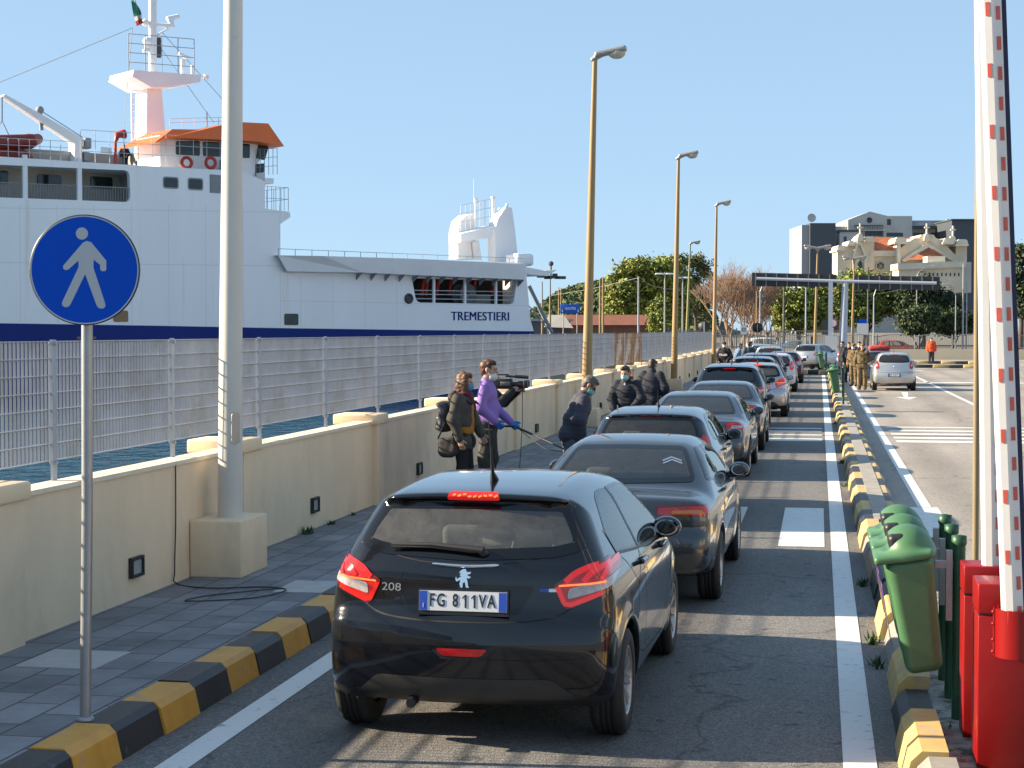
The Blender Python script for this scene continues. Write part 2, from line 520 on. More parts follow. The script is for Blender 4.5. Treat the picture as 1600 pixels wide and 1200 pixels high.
def paving(name):
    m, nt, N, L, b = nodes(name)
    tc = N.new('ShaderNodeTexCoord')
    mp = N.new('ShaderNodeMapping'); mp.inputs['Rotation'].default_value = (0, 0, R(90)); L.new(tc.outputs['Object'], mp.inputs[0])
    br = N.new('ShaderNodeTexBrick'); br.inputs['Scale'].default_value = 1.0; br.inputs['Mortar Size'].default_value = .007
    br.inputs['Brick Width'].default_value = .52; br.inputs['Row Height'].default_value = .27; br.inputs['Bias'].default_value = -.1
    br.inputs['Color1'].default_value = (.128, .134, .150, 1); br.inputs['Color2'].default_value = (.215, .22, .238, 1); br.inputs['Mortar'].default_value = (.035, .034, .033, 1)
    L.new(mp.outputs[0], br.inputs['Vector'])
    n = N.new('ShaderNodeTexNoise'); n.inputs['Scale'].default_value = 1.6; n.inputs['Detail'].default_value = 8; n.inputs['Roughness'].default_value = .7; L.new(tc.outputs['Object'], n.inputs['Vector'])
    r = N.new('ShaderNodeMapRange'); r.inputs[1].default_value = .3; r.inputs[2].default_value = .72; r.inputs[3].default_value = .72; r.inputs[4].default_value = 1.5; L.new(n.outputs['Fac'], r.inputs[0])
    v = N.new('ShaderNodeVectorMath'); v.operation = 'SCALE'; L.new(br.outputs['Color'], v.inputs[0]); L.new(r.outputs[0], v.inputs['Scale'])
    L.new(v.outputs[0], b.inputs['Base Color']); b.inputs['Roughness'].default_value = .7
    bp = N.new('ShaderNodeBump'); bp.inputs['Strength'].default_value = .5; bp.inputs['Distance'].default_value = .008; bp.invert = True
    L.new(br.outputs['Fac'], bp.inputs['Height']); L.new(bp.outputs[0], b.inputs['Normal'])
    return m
def road_paint():
    m, nt, N, L, b = nodes('road_paint')
    tc = N.new('ShaderNodeTexCoord'); n = N.new('ShaderNodeTexNoise'); n.inputs['Scale'].default_value = 9; n.inputs['Detail'].default_value = 9; n.inputs['Roughness'].default_value = .75
    L.new(tc.outputs['Object'], n.inputs['Vector'])
    r = N.new('ShaderNodeMapRange'); r.inputs[1].default_value = .3; r.inputs[2].default_value = .44; L.new(n.outputs['Fac'], r.inputs[0])
    mx = N.new('ShaderNodeMix'); mx.data_type = 'RGBA'; mx.inputs[6].default_value = (.2, .2, .2, 1); mx.inputs[7].default_value = (.66, .66, .65, 1)
    L.new(r.outputs[0], mx.inputs[0]); L.new(mx.outputs[2], b.inputs['Base Color']); b.inputs['Roughness'].default_value = .6
    return m
def sea():
    m, nt, N, L, b = nodes('sea_water')
    b.inputs['Base Color'].default_value = (.012, .075, .105, 1); b.inputs['Roughness'].default_value = .12; b.inputs['Specular IOR Level'].default_value = .5
    tc = N.new('ShaderNodeTexCoord'); mp = N.new('ShaderNodeMapping'); mp.inputs['Scale'].default_value = (1.0, .55, 1); mp.inputs['Rotation'].default_value = (0, 0, .5)
    L.new(tc.outputs['Object'], mp.inputs[0])
    n = N.new('ShaderNodeTexNoise'); n.inputs['Scale'].default_value = 1.5; n.inputs['Detail'].default_value = 5; L.new(mp.outputs[0], n.inputs['Vector'])
    bp = N.new('ShaderNodeBump'); bp.inputs['Strength'].default_value = .9; bp.inputs['Distance'].default_value = .35
    L.new(n.outputs['Fac'], bp.inputs['Height']); L.new(bp.outputs[0], b.inputs['Normal'])
    return m
M_ASPH = asphalt('asphalt', .142, .03)
M_ASPH2 = asphalt('asphalt_sunlit', .26, .10, .22)  # paler, tanner copy of the lane asphalt; sunlight put into its colour
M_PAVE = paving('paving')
M_PAINT = road_paint()
M_SEA = sea()
M_LAND = mat('dry_ground', (.16, .145, .12), .95, var=.3, vscale=.2)

QX = -6.3     # quay edge
mb = MB()
far = 3000
# land: everything right of the quay edge, and the shore beyond the harbour
mb.add([(QX, -60, -.03), (far, -60, -.03), (far, far, -.03), (QX, far, -.03), (QX, 152, -.03), (-far, 152, -.03), (-far, far, -.03)],
       [(0, 1, 2, 3), (5, 4, 3, 6)])
mb.add([(QX, -60, -.03), (QX, 152, -.03), (QX, 152, -4), (QX, -60, -4), (-far, 152, -.03), (-far, 152, -4)], [(0, 1, 2, 3), (1, 4, 5, 2)])
mb.build('ground', M_LAND, kind='structure')
mb = MB(); mb.add([(-far, -400, -1.9), (QX + .5, -400, -1.9), (QX + .5, 153, -1.9), (-far, 153, -1.9)], [(0, 1, 2, 3)])
mb.build('sea', M_SEA, kind='structure')
mb = MB(); mb.add([(-3.78, -12, 0), (.6, -12, 0), (.6, 130, 0), (-3.78, 130, 0)], [(0, 1, 2, 3)])
mb.build('road', M_ASPH, kind='structure')
mb = MB(); mb.add([(.6, -12, 0), (60, -12, 0), (60, 130, 0), (.6, 130, 0)], [(0, 1, 2, 3)])
mb.add([(-12, 130, 0), (60, 130, 0), (60, 142, 0), (-12, 142, 0)], [(0, 1, 2, 3)])
mb.build('forecourt', M_ASPH2, kind='structure')
PZ = .18
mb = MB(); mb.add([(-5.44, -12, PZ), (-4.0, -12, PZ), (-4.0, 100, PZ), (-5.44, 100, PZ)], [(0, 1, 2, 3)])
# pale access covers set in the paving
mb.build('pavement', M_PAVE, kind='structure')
mb = MB()
for (x0, x1, y0, y1) in ((-5.1, -4.55, 10.35, 10.95), (-4.45, -4.03, 13.7, 14.35)):
    mb.box(((x0 + x1) / 2, (y0 + y1) / 2, PZ), (x1 - x0, y1 - y0, .012))
mb.build('pavement_slab', mat('slab_concrete', (.42, .41, .40), .8, var=.15, vscale=6), kind='structure')

# painted kerbs
M_KY = mat('kerb_yellow', (.62, .30, .035), .5, var=.22, vscale=4, col2=(.30, .24, .16), c2scale=4, c2lo=.54, c2hi=.70)
M_KYF = mat('kerb_yellow_faded', (.55, .38, .13), .7, var=.2, vscale=7, col2=(.36, .31, .25), c2scale=4, c2lo=.5, c2hi=.66)
M_KB = mat('kerb_black', (.022, .023, .026), .5, var=.3, vscale=7, col2=(.12, .115, .11), c2scale=6, c2lo=.6, c2hi=.74)
M_KG = mat('kerb_grey', (.27, .25, .22), .8, var=.2, vscale=8)
def kerb_block(mb, xa, xb, y0, y1, h, mt, ch=.035, both=False, batter=.04, z0=-.06):
    """xa = face towards the road, xb = back"""
    s = 1 if xb > xa else -1
    if both: pr = [(xa - 0, z0), (xa + s * batter, h - ch), (xa + s * (batter + ch), h), (xb - s * (batter + ch), h), (xb - s * batter, h - ch), (xb, z0)]
    else: pr = [(xa, z0), (xa + s * batter, h - ch), (xa + s * (batter + ch), h), (xb, h), (xb, z0)]
    n = len(pr); g = .004
    vs = [(x, y0 + g, z) for x, z in pr] + [(x, y1 - g, z) for x, z in pr]
    fs = [tuple(range(n)), tuple(range(2 * n - 1, n - 1, -1))] + [(i, i + n, (i + 1) % n + n, (i + 1) % n) for i in range(n)]
    if s < 0: fs = [f[::-1] for f in fs]
    mb.add(vs, fs, mt)
mb = MB(); y = 8.28 - .59 * 34
k = 0
while y < 96:
    j = .006 * math.sin(k * 2.3)
    kerb_block(mb, -3.72 + j + .006 * math.sin(k * 5.1), -4.0, y + .012 * math.sin(k * 3.7), y + .59 + .012 * math.sin((k + 1) * 3.7), PZ + .012 + .005 * math.sin(k * 4.3), k % 2, batter=.05, ch=.03 + .012 * abs(math.sin(k * 1.9)))
    y += .59; k += 1
mb.build('kerb', [M_KY, M_KB], kind='structure')

# island between the lane and the forecourt
mb = MB(); y = 20.0; k = 1
while y < 92:
    kerb_block(mb, .43, 1.0, y, y + 1.12, .2, (0, 1)[k % 2], both=True, ch=.055)
    y += 1.12; k += 1
# old irregular blocks at the near end
for (y0, y1, mt, h, dx) in ((18.85, 19.95, 0, .215, 0), (17.8, 18.82, 2, .19, .02), (16.35, 17.75, 4, .18, .02), (15.35, 16.3, 1, .19, .03), (14.3, 15.3, 3, .17, .04), (13.35, 14.25, 0, .21, .01),
                     (12.05, 13.3, 2, .18, .05), (10.95, 12.0, 0, .20, .02), (10.02, 10.9, 3, .13, .0), (8.95, 9.98, 0, .21, -.01), (7.9, 8.9, 2, .2, .02), (6.8, 7.86, 1, .2, 0)):
    kerb_block(mb, .43 + dx, .67 + dx, y0, y1, h, mt, ch=.055, batter=.05)
o = mb.build('island_kerb', [M_KYF, M_KB, M_KG, M_KB, mat('kerb_brown', (.30, .22, .14), .8, var=.2, vscale=6)], kind='structure')
mb = MB(); mb.box((.73, 56, .2), (.20, 72, .014))
mb.build('island_slab', mat('island_concrete', (.31, .29, .26), .85, var=.25, vscale=4), kind='structure')
mb = MB(); 
for (x1, ya, yb) in ((1.32, 5, 15.0), (1.02, 15.0, 19.98)):
    mb.add([(.55, ya, .12), (x1, ya, .12), (x1, yb, .12), (.55, yb, .12)], [(0, 1, 2, 3)])
    mb.add([(x1, ya, .12), (x1, yb, .12), (x1, yb, -.05), (x1, ya, -.05)], [(0, 3, 2, 1)])
mb.add([(1.02, 15.0, .12), (1.32, 15.0, .12), (1.32, 15.0, -.05), (1.02, 15.0, -.05)], [(0, 1, 2, 3)])
mb.build('island_cobbles', mat('cobbles', (.26, .25, .23), .9, var=.5, vscale=5, bump=.6, bscale=9, col2=(.05, .06, .04), c2scale=7, c2lo=.5, c2hi=.6), kind='structure')

# painted markings
mb = MB(); Z = .004
def strip(x0, x1, y0, y1): mb.add([(x0, y0, Z), (x1, y0, Z), (x1, y1, Z), (x0, y1, Z)], [(0, 1, 2, 3)])
strip(-3.50, -3.32, -10, 95)
strip(.14, .32, -10, 92)
for x0 in (-.43, -1.42, -2.42): strip(x0, x0 + .5, 18.95, 23.1)
for (y0, y1) in ((37.1, 38.0), (38.9, 39.5), (40.4, 40.85), (41.7, 42.05)): strip(-2.9, .08, y0, y1)
for (y0, y1) in ((37.0, 37.7), (38.3, 38.95), (39.7, 40.3), (41.1, 41.6), (42.6, 43.0)): strip(1.62, 9, y0, y1)
strip(1.30, 1.48, 23.5, 90)
strip(1.08, 1.56, 19.0, 23.45)
strip(4.75, 4.9, 55, 92); strip(2.2, 9, 79, 80.2)
for i in range(3): strip(2.2 + i * 1.5, 2.9 + i * 1.5, 100, 103)
mb.add([(2.95, 62.4, Z), (3.1, 62.4, Z), (3.32, 67, Z), (3.08, 67, Z), (3.02, 59.9, Z), (3.4, 62.2, Z), (2.64, 62.2, Z)], [(0, 1, 2, 3), (4, 5, 6)])
mb.build('road_marking', M_PAINT, kind='structure')

# ================================================================ harbour wall
M_WALL = mat('plaster', (.83, .64, .43), .85, var=.10, vscale=1.3, col2=(.60, .48, .34), c2scale=.9, c2lo=.52, c2hi=.78, bump=.15, bscale=25, stretch=(1, 1, .55))
M_BLK = mat('black_frame', (.02, .02, .022), .45)
M_LENS = mat('lamp_lens', (.35, .38, .38), .25, var=.2, vscale=20)
wt = thing('harbour_wall', 'long low cream plastered wall with pillars between pavement and harbour', 'wall', (-5.54, 45, 0))
WO = Vector((-5.54, 45, 0))
PIL = [10.88 + 5.03 * k - 10.06 for k in range(0, 20)]
mb = MB()
mb.box((0, -3, .55), (.2, 116, 1.3))
mb.build('wall_panel', M_WALL, wt)
mb = MB(); mb.box((.005, -3, 1.21), (.23, 116, .035))
mb.build('coping', mat('plaster_light', (.78, .68, .52), .8, var=.12, vscale=3), wt)
for y in PIL:
    mb = MB(); mb.box((.03, y - 45, .56), (.26, .42, 1.3)); mb.box((-.10, y - 45, 1.245), (.58, .54, .13), bev=.02)
    mb.build('pillar', M_WALL, wt)
for k in range(18):
    y = 13.17 + 5.03 * k - 5.03
    mb = MB()
    for (dy, dz, sy, sz) in ((0, .07, .25, .024), (0, -.07, .25, .024), (.113, 0, .024, .116), (-.113, 0, .024, .116)):
        mb.box((.112, y - 45 + dy, .44 + dz), (.05, sy, sz))
    f = mb.build('wall_lamp', M_BLK, wt)
    mb = MB(); mb.box((.108, y - 45, .44), (.025, .2, .115)); mb.build('lamp_lens', M_LENS, f)

# ================================================================ steel grating fence on the wall
M_GALV = mat('galvanised', (.34, .36, .41), .5, metal=.25, var=.12, vscale=3, col2=(.30, .31, .33), c2scale=2)
M_GPOST = mat('galvanised_post', (.36, .40, .46), .5, metal=.3, var=.12, vscale=5)
M_RUST = mat('rusty_steel', (.26, .15, .085), .8, var=.4, vscale=2, col2=(.42, .40, .38), c2scale=1.1, c2lo=.48, c2hi=.6)
fc = thing('grating_fence', 'galvanised steel bar grating fence standing on the cream harbour wall', 'fence', (-5.66, 12.1, 1.2))
PB = 2.41
pm = MB()
for i in range(0, 38):
    pm.box((0, i * PB / 38, .62), (.022, .0045, .90))
for i in range(8): pm.box((0.004, PB / 2, .175 + i * .127), (.03, PB - .06, .006))
first = None; firstr = None; firstp = None
for k in range(-6, 35):
    y = k * PB
    if 15 <= k <= 17:
        if firstr is None:
            firstr = pm.build('grating_panel', M_RUST, fc); firstr['label'] = 'rusty brown grating panel'; p = firstr
        else: p = firstr.copy(); COL.objects.link(p)
    elif first is None: first = p = pm.build('grating_panel', M_GALV, fc)
    else: p = first.copy(); COL.objects.link(p)
    p.location = (0, y, 0)
pp = MB(); pp.box((0.0, 0, .54), (.02, .07, 1.08)); pp.box((.0, 0, .012), (.12, .14, .02)); pp.tube([(-.03, 0, 1.05), (.03, 0, 1.05)], .016, 8); pp.tube([(-.03, 0, .16), (.03, 0, .16)], .016, 8)
for k in range(-6, 36):
    if k in (15, 17, 18):
        o = MB(); o.v, o.f, o.m, o.sm = list(pp.v), list(pp.f), list(pp.m), list(pp.sm)
        o = o.build('post', M_RUST, fc); o['label'] = 'rusty red fence post'
    elif firstp is None: firstp = o = pp.build('post', M_GPOST, fc)
    else: o = firstp.copy(); COL.objects.link(o)
    o.location = (0.03, k * PB, 0)
# ================================================================ ferry in the harbour
def camdir(u, D, v=516):
    d = ray(u, v); f = d.dot(Vector((-math.sin(R(YAW)), math.cos(R(YAW)), 0))) / math.cos(0)
    return CAMP + d * (D / f)
_a = camdir(0, 100); _b = camdir(830, 125)
SX = Vector((_b.x - _a.x, _b.y - _a.y, 0)).normalized(); SY = Vector((-SX.y, SX.x, 0))     # along the side / into the ship
if SY.dot(Vector((0, 0, 0)) - _a) > 0: SY = -SY
SO = Vector((_a.x, _a.y, 0)); SR = math.atan2(SX.y, SX.x)
def sp(u, v, y=0.0):
    """point of the photograph on the vertical plane y metres inside the ship's side -> (s, z)"""
    d = ray(u, v); o = SO + SY * y
    t = (o - CAMP).dot(SY) / d.dot(SY); p = CAMP + d * t
    return ((p - SO).dot(SX), p.z)
def sps(L, y=0.0): return [sp(u, v, y) for u, v in L]
def z1(*L): return [(x / 3.3333, y / 3.3333) for x, y in L]
def z2(*L): return [(420 + x / 3.3333, 280 + y / 3.3333) for x, y in L]
M_SHIP = mat('ship_white', (.85, .85, .87), .45, var=.05, vscale=.15, col2=(.62, .52, .36), c2scale=.6, c2lo=.59, c2hi=.86, stretch=(1.6, 1, .06))
M_SHIPC = mat('ship_white_clean', (.80, .81, .83), .5, var=.05, vscale=.5)
M_SBLUE = mat('ship_blue', (.004, .026, .18), .45, spec=.15, var=.1, vscale=.3)
M_SGLASS = mat('ship_window', (.02, .03, .03), .08, var=.5, vscale=.8)
M_ORANGE = mat('ship_orange', (.72, .13, .015), .5, var=.08, vscale=1)
M_SGREY = mat('ship_grey', (.25, .27, .29), .6, var=.1, vscale=1)
M_RAIL = mat('rail_white', (.55, .56, .57), .5)
M_SDARK = mat('ship_interior', (.06, .06, .062), .8, var=.4, vscale=.7)
M_RED = mat('signal_red', (.42, .03, .02), .5, var=.15, vscale=4)
ship = thing('ferry', 'big white car ferry with orange bridge roof and blue waterline moored beyond the fence', 'ferry', SO, SR)
def face(name, outer, holes, y, m, depth=None, parent=ship, mat2=None, round_=0):
    """flat plating on plane y with openings; openings get reveals going depth metres inwards"""
    loops = [outer] + holes; pts = []; edges = []; n = 0
    for l in loops:
        pts += [Vector(p) for p in l]; edges += [(n + i, n + (i + 1) % len(l)) for i in range(len(l))]; n += len(l)
    v, e, f, *_ = delaunay_2d_cdt(pts, edges, [], 0, 1e-5)
    P = np.array([tuple(p) for p in v]); keep = []
    for q in f:
        c = P[list(q)].mean(0)[None]
        if inpoly(c, np.array(outer))[0] and not any(inpoly(c, np.array(h))[0] for h in holes): keep.append(q)
    mb = MB(); vs = [(p[0], y, p[1]) for p in P]
    mb.add(vs, [q if Vector((vs[q[1]][0] - vs[q[0]][0], 0, vs[q[1]][2] - vs[q[0]][2])).cross(Vector((vs[q[2]][0] - vs[q[0]][0], 0, vs[q[2]][2] - vs[q[0]][2]))).y < 0 else q[::-1] for q in keep])
    for h in holes:
        if depth:
            m_ = len(h); mb.add([(p[0], y, p[1]) for p in h] + [(p[0], y + depth, p[1]) for p in h], [(i, (i + 1) % m_, (i + 1) % m_ + m_, i + m_) for i in range(m_)], 0)
    return mb, name, m
def slab(mb, poly, y0, y1, mt=0):
    """outline in (s, z) with thickness in y"""
    M = Matrix(((1, 0, 0, 0), (0, 0, 1, 0), (0, 1, 0, 0), (0, 0, 0, 1)))
    P = [(p[0], p[1]) for p in poly]; n = len(P)
    vs = [Vector((x, y0, z)) for x, z in P] + [Vector((x, y1, z)) for x, z in P]
    a = sum(P[i][0] * P[(i + 1) % n][1] - P[(i + 1) % n][0] * P[i][1] for i in range(n))
    fs = [tuple(range(n)), tuple(range(2 * n - 1, n - 1, -1))] + [(i, i + n, (i + 1) % n + n, (i + 1) % n) for i in range(n)]
    if a < 0: fs = [f[::-1] for f in fs]
    mb.add(vs, fs, mt); return mb
def railing(name, a, b, y, h, n, bars=3, m=None, y2=None, r=.022):
    mb = MB(); y2 = y if y2 is None else y2
    for i in range(n + 1):
        t = i / n; x = a[0] + (b[0] - a[0]) * t; z = a[1] + (b[1] - a[1]) * t; yy = y + (y2 - y) * t
        mb.tube([(x, yy, z), (x, yy, z + h)], r, 5)
    for k in range(1, bars + 1):
        mb.tube([(a[0], y, a[1] + h * k / bars), (b[0], y2, b[1] + h * k / bars)], r * .8, 5)
    return mb.build(name, m or M_RAIL, ship)
BEAM = 17.0
WL = -1.9
sL = sp(-260, 500)[0]
topL = sp(-260, 235)[1]
# --- hull: white side plating above, blue below
open_ = round_poly(sps(z1((-600, 838), (0, 858), (675, 888), (680, 1053), (0, 1028), (-600, 1005))), [.05, .05, .4, .4, .05, .05])
moor = round_poly(sps(z2((745, 515), (1292, 530), (1275, 652), (768, 642))), [.05, .05, .3, .4])
stripe = sps([(-260, 501), (0, 505), (250, 509), (430, 512.5), (640, 515.5), (830, 517.6)])
endx = sp(829, 500)[0]; foot = sp(834, 520)[0]
outer = [(sL, sp(-260, 236)[1])] + sps(z1((0, 815), (610, 855), (1260, 892))) + sps([(414, 283), (414, 326), (453, 331), (454, 339), (438, 350), (438, 399), (805, 410), (823, 412), (823, 436), (829, 500)]) + [(foot, sp(831, 517.6)[1])] + stripe[::-1][1:]
mb, nm, m_ = face('hull_side', outer, [list(map(tuple, open_)), list(map(tuple, moor))], 0.0, M_SHIP, .35)
# plating of the far side, ends and decks
slabtop = sp(0, 244)[1]
xe = sp(438, 380)[0]; zb = sp(600, 404)[1]
mb.add([(foot, 0, WL - 1), (foot + .2, 3.5, WL - 1), (foot + .2, 3.5, sp(823, 436)[1]), (sp(823, 436)[0], 0, sp(823, 436)[1])], [(0, 1, 2, 3)])
mb.add([(foot + .2, 3.5, WL - 1), (foot - 5, BEAM, WL - 1), (foot - 5, BEAM, zb), (foot + .2, 3.5, zb)], [(0, 1, 2, 3)])
mb.add([(xe, .05, zb - .6), (foot - .3, .05, zb - .6), (foot - 5, BEAM, zb - .6), (xe, BEAM, zb - .6)], [(0, 1, 2, 3)])
zt = sp(400, 268)[1]; xr = sp(414, 300)[0]
mb.add([(sL, .02, zt - .5), (xr, .02, zt - .5), (xr, BEAM, zt - .5), (sL, BEAM, zt - .5)], [(0, 1, 2, 3)])
mb.add([(xr, 0, zb - 1), (xr, BEAM, zb - 1), (xr, BEAM, zt + .0), (xr, 0, zt + .0)], [(0, 1, 2, 3)])
mb.add([(xe, 0, zb - 1), (xe, BEAM, zb - 1), (xe, BEAM, sp(438, 350)[1]), (xe, 0, sp(438, 350)[1])], [(0, 1, 2, 3)])
x3 = sp(453, 335)[0]; za, zc = sp(453, 331)[1], sp(454, 339)[1]
mb.add([(x3, 0, za), (x3, 6, za), (x3, 6, zc), (x3, 0, zc)], [(0, 3, 2, 1)]); mb.add([(xr, 0, za), (x3, 0, za), (x3, 6, za), (xr, 6, za)], [(0, 1, 2, 3)])
mb.add([(x3, 0, zc), (x3, 6, zc), (xe, 6, sp(438, 350)[1]), (xe, 0, sp(438, 350)[1])], [(0, 3, 2, 1)])
mb.add([(sL, BEAM, WL), (foot - 5, BEAM, WL), (foot - 5, BEAM, zb), (sL, BEAM, zt)], [(0, 1, 2, 3)])
mb.build('hull_side', M_SHIP, ship)
mb = MB()
P = [(x, z) for x, z in stripe] + [(foot, WL - 1), (sL, WL - 1)]
P[5] = (foot + .0, P[5][1])
slab(mb, P, .0, .5); mb.build('hull_boot', M_SBLUE, ship)
# --- promenade recess
x0, xk = sL, sp(207, 280)[0]
zf, zc_ = sp(100, 309)[1], sp(100, 255)[1]
mb = MB(); mb.add([(x0, 2.6, zf - 3), (xk + 1, 2.6, zf - 3), (xk + 1, 2.6, zc_ + 1), (x0, 2.6, zc_ + 1)], [(0, 1, 2, 3)])
mb.add([(x0, .3, zf - 1.0), (xk + 1, .3, zf - 1.0), (xk + 1, 2.6, zf - 1.0), (x0, 2.6, zf - 1.0)], [(0, 1, 2, 3)])
mb.add([(x0, .3, zc_ + .1), (xk + 1, .3, zc_ + .1), (xk + 1, 2.6, zc_ + .1), (x0, 2.6, zc_ + .1)], [(0, 3, 2, 1)])
mb.add([(xk + .5, .3, zf - 3), (xk + .5, 2.6, zf - 3), (xk + .5, 2.6, zc_ + 1), (xk + .5, .3, zc_ + 1)], [(0, 1, 2, 3)])
mb.build('promenade', mat('promenade_paint', (.34, .33, .31), .7, var=.15, vscale=.4), ship)
for (xa, ya, xb, yb) in ((-260, 880, -150, 960), (0, 888, 42, 960), (195, 907, 320, 968), (472, 918, 585, 985)):
    a, b = sps(z1((xa, ya), (xb, yb)), 2.55); mb = MB(); slab(mb, round_poly([(a[0], b[1]), (b[0], b[1]), (b[0], a[1]), (a[0], a[1])], .15), 2.5, 2.6); mb.build('window', M_SGLASS, ship)
a, b = sp(-100, 300), sp(203, 315)
mb = MB(); za0, zb0 = sp(0, 309.5)[1], sp(200, 317)[1]; n = 78; xa0 = sL + 4
for i in range(n):
    x = xa0 + (xk - .15 - xa0) * i / (n - 1); t = (x - sp(0, 300)[0]) / (sp(200, 300)[0] - sp(0, 300)[0]); z0 = za0 + (zb0 - za0) * t
    mb.box((x, .18, z0 + .42), (.03, .03, .95))
mb.tube([(xa0, .18, za0 + .9 + (zb0 - za0) * (xa0 - 0) / (xk)), (xk - .1, .18, zb0 + .92)], .035, 6)
mb.build('railing', M_SGREY, ship)
for u in (-60, 40, 125):
    x = sp(u, 290)[0]; mb = MB(); mb.box((x, .12, (zf + zc_) / 2 - .1), (.28, .2, zc_ - zf + .9)); mb.build('pillar', M_SHIPC, ship)
# --- windows and louvre in the side
for L in (((848, 918), (930, 985)), ((977, 924), (1058, 993))):
    a, b = sps(z1(*L)); mb = MB(); slab(mb, round_poly([(a[0], b[1]), (b[0], b[1]), (b[0], a[1]), (a[0], a[1])], .18), -.02, .05)
    f = mb.build('window_frame', M_SGREY, ship)
    mb = MB(); slab(mb, round_poly([(a[0] + .08, b[1] + .08), (b[0] - .08, b[1] + .08), (b[0] - .08, a[1] - .08), (a[0] + .08, a[1] - .08)], .15), -.03, .0); mb.build('window', M_SGLASS, f)
a, b = sps(z1((1095, 908), (1196, 1010))); mb = MB()
for i in range(9): mb.box(((a[0] + b[0]) / 2, -.01, b[1] + (a[1] - b[1]) * (i + .5) / 9), (b[0] - a[0], .04, (a[1] - b[1]) / 9 * .7))
slab(mb, [(a[0] - .05, b[1]), (b[0] + .05, b[1]), (b[0] + .05, a[1]), (a[0] - .05, a[1])], -.005, .1); mb.build('louvre', M_SGREY, ship)
for (u0, v0, u1, v1) in ((177, 485, 200, 503), (444, 490, 466, 508), (120, 526, 150, 530)):
    a, b = sps([(u0, v0), (u1, v1)]); mb = MB(); slab(mb, round_poly([(a[0], b[1]), (b[0], b[1]), (b[0], a[1]), (a[0], a[1])], .12), -.03, .1); mb.build('porthole', M_SGLASS, ship)
# plating seams
mb = MB()
for (pa, pb) in (((-200, 408), (440, 416)), ((-200, 322), (440, 332))):
    a, b = sps([pa, pb]); slab(mb, [(a[0], a[1]), (b[0], b[1]), (b[0], b[1] + .03), (a[0], a[1] + .03)], -.006, .05)
for u in range(-200, 440, 58):
    a, b = sp(u, 503 + (u > 0) * u * .02), sp(u, 320); slab(mb, [(a[0], a[1]), (a[0] + .025, a[1]), (a[0] + .025, b[1]), (a[0], b[1])], -.004, .05)
for u in range(470, 640, 50):
    a, b = sp(u, 512), sp(u, 432); slab(mb, [(a[0], a[1]), (a[0] + .025, a[1]), (a[0] + .025, b[1]), (a[0], b[1])], -.004, .05)
a, b = sp(440, 470), sp(826, 478); slab(mb, [(a[0], a[1]), (b[0], b[1]), (b[0], b[1] + .025), (a[0], a[1] + .025)], -.005, .05)
sm_ = mb.build('plating_seam', mat('seam_grey', (.62, .63, .66), .5), ship)
# --- bow bulwark overhanging the hull
bt = sps([(440, 398.5), (505, 400), (640, 404), (745, 409), (807, 412.5), (823, 413)], -1.0)
bb = sps([(456, 423.5), (570, 425.5), (660, 430), (735, 433), (807, 436), (823, 437)], -1.0)
mb = MB(); n = 6
vs = [(x, -1.0 if i else -.55, z) for i, (x, z) in enumerate(bt)] + [(x, -.75 if i else -.4, z) for i, (x, z) in enumerate(bb)] + [(x, .25, z - .1) for x, z in bb] + [(x, .15, z) for x, z in bt]
fs = []
for i in range(5):
    for r_ in range(3): fs.append((r_ * 6 + i, (r_ + 1) * 6 + i, (r_ + 1) * 6 + i + 1, r_ * 6 + i + 1))
    fs.append((18 + i, i, i + 1, 18 + i + 1))
fs.append((5, 11, 17, 23)); mb.add(vs, fs)
b0 = bt[5]; mb.add([(b0[0], -1.0, b0[1]), (b0[0] + 2.2, 4, b0[1]), (b0[0] + 2.2, 4, bb[5][1]), (b0[0], -.75, bb[5][1])], [(0, 3, 2, 1)])
mb.add([(b0[0], -1.0, b0[1]), (b0[0] + 2.2, 4, b0[1]), (b0[0] - 2, 4, b0[1])], [(0, 1, 2)])
mb.build('bulwark', M_SHIPC, ship)
for i in range(13):
    mb = MB(); t = i / 12; x = bb[1][0] + (bb[5][0] - bb[1][0]) * t; k = bb[1][1] + (bb[5][1] - bb[1][1]) * t
    mb.add([(x - .04, -.7, k), (x - .04, 0.02, k), (x - .04, .02, k - .5), (x + .04, -.7, k), (x + .04, 0.02, k), (x + .04, .02, k - .5)], [(0, 1, 2), (3, 5, 4), (0, 3, 4, 1), (1, 4, 5, 2), (2, 5, 3, 0)])
    mb.build('bracket', M_SGREY, ship)
railing('railing', bt[0], bt[5], -.6, .42, 16, 1, M_SGREY)
# mooring deck seen through the opening
(xm0, zm0), (xm1, zm1) = sp(640, 476), sp(812, 432)
mb = MB(); mb.add([(xm0 - 1, 3.2, zm0 - 2), (xm1 + 1, 3.2, zm0 - 2), (xm1 + 1, 3.2, zm1 + 1), (xm0 - 1, 3.2, zm1 + 1)], [(0, 1, 2, 3)])
mb.add([(xm0 - 1, .3, zm0 - .1), (xm1 + 1, .3, zm0 - .1), (xm1 + 1, 3.2, zm0 - .1), (xm0 - 1, 3.2, zm0 - .1)], [(0, 1, 2, 3)])
mb.add([(xm0 - 1, .3, zm1 + .2), (xm1 + 1, .3, zm1 + .2), (xm1 + 1, 3.2, zm1 + .2), (xm0 - 1, 3.2, zm1 + .2)], [(0, 3, 2, 1)])
mb.build('mooring_deck', M_SDARK, ship)
for u in (662, 668, 685, 705, 742, 772): 
    mb = MB(); a = sp(u, 435, 2.0); b = sp(u - 4, 462, 2.0); mb.tube([(a[0], 2.0, a[1]), (b[0], 2.0, b[1])], .16, 6)
    mb.build('red_frame', M_RED, ship)
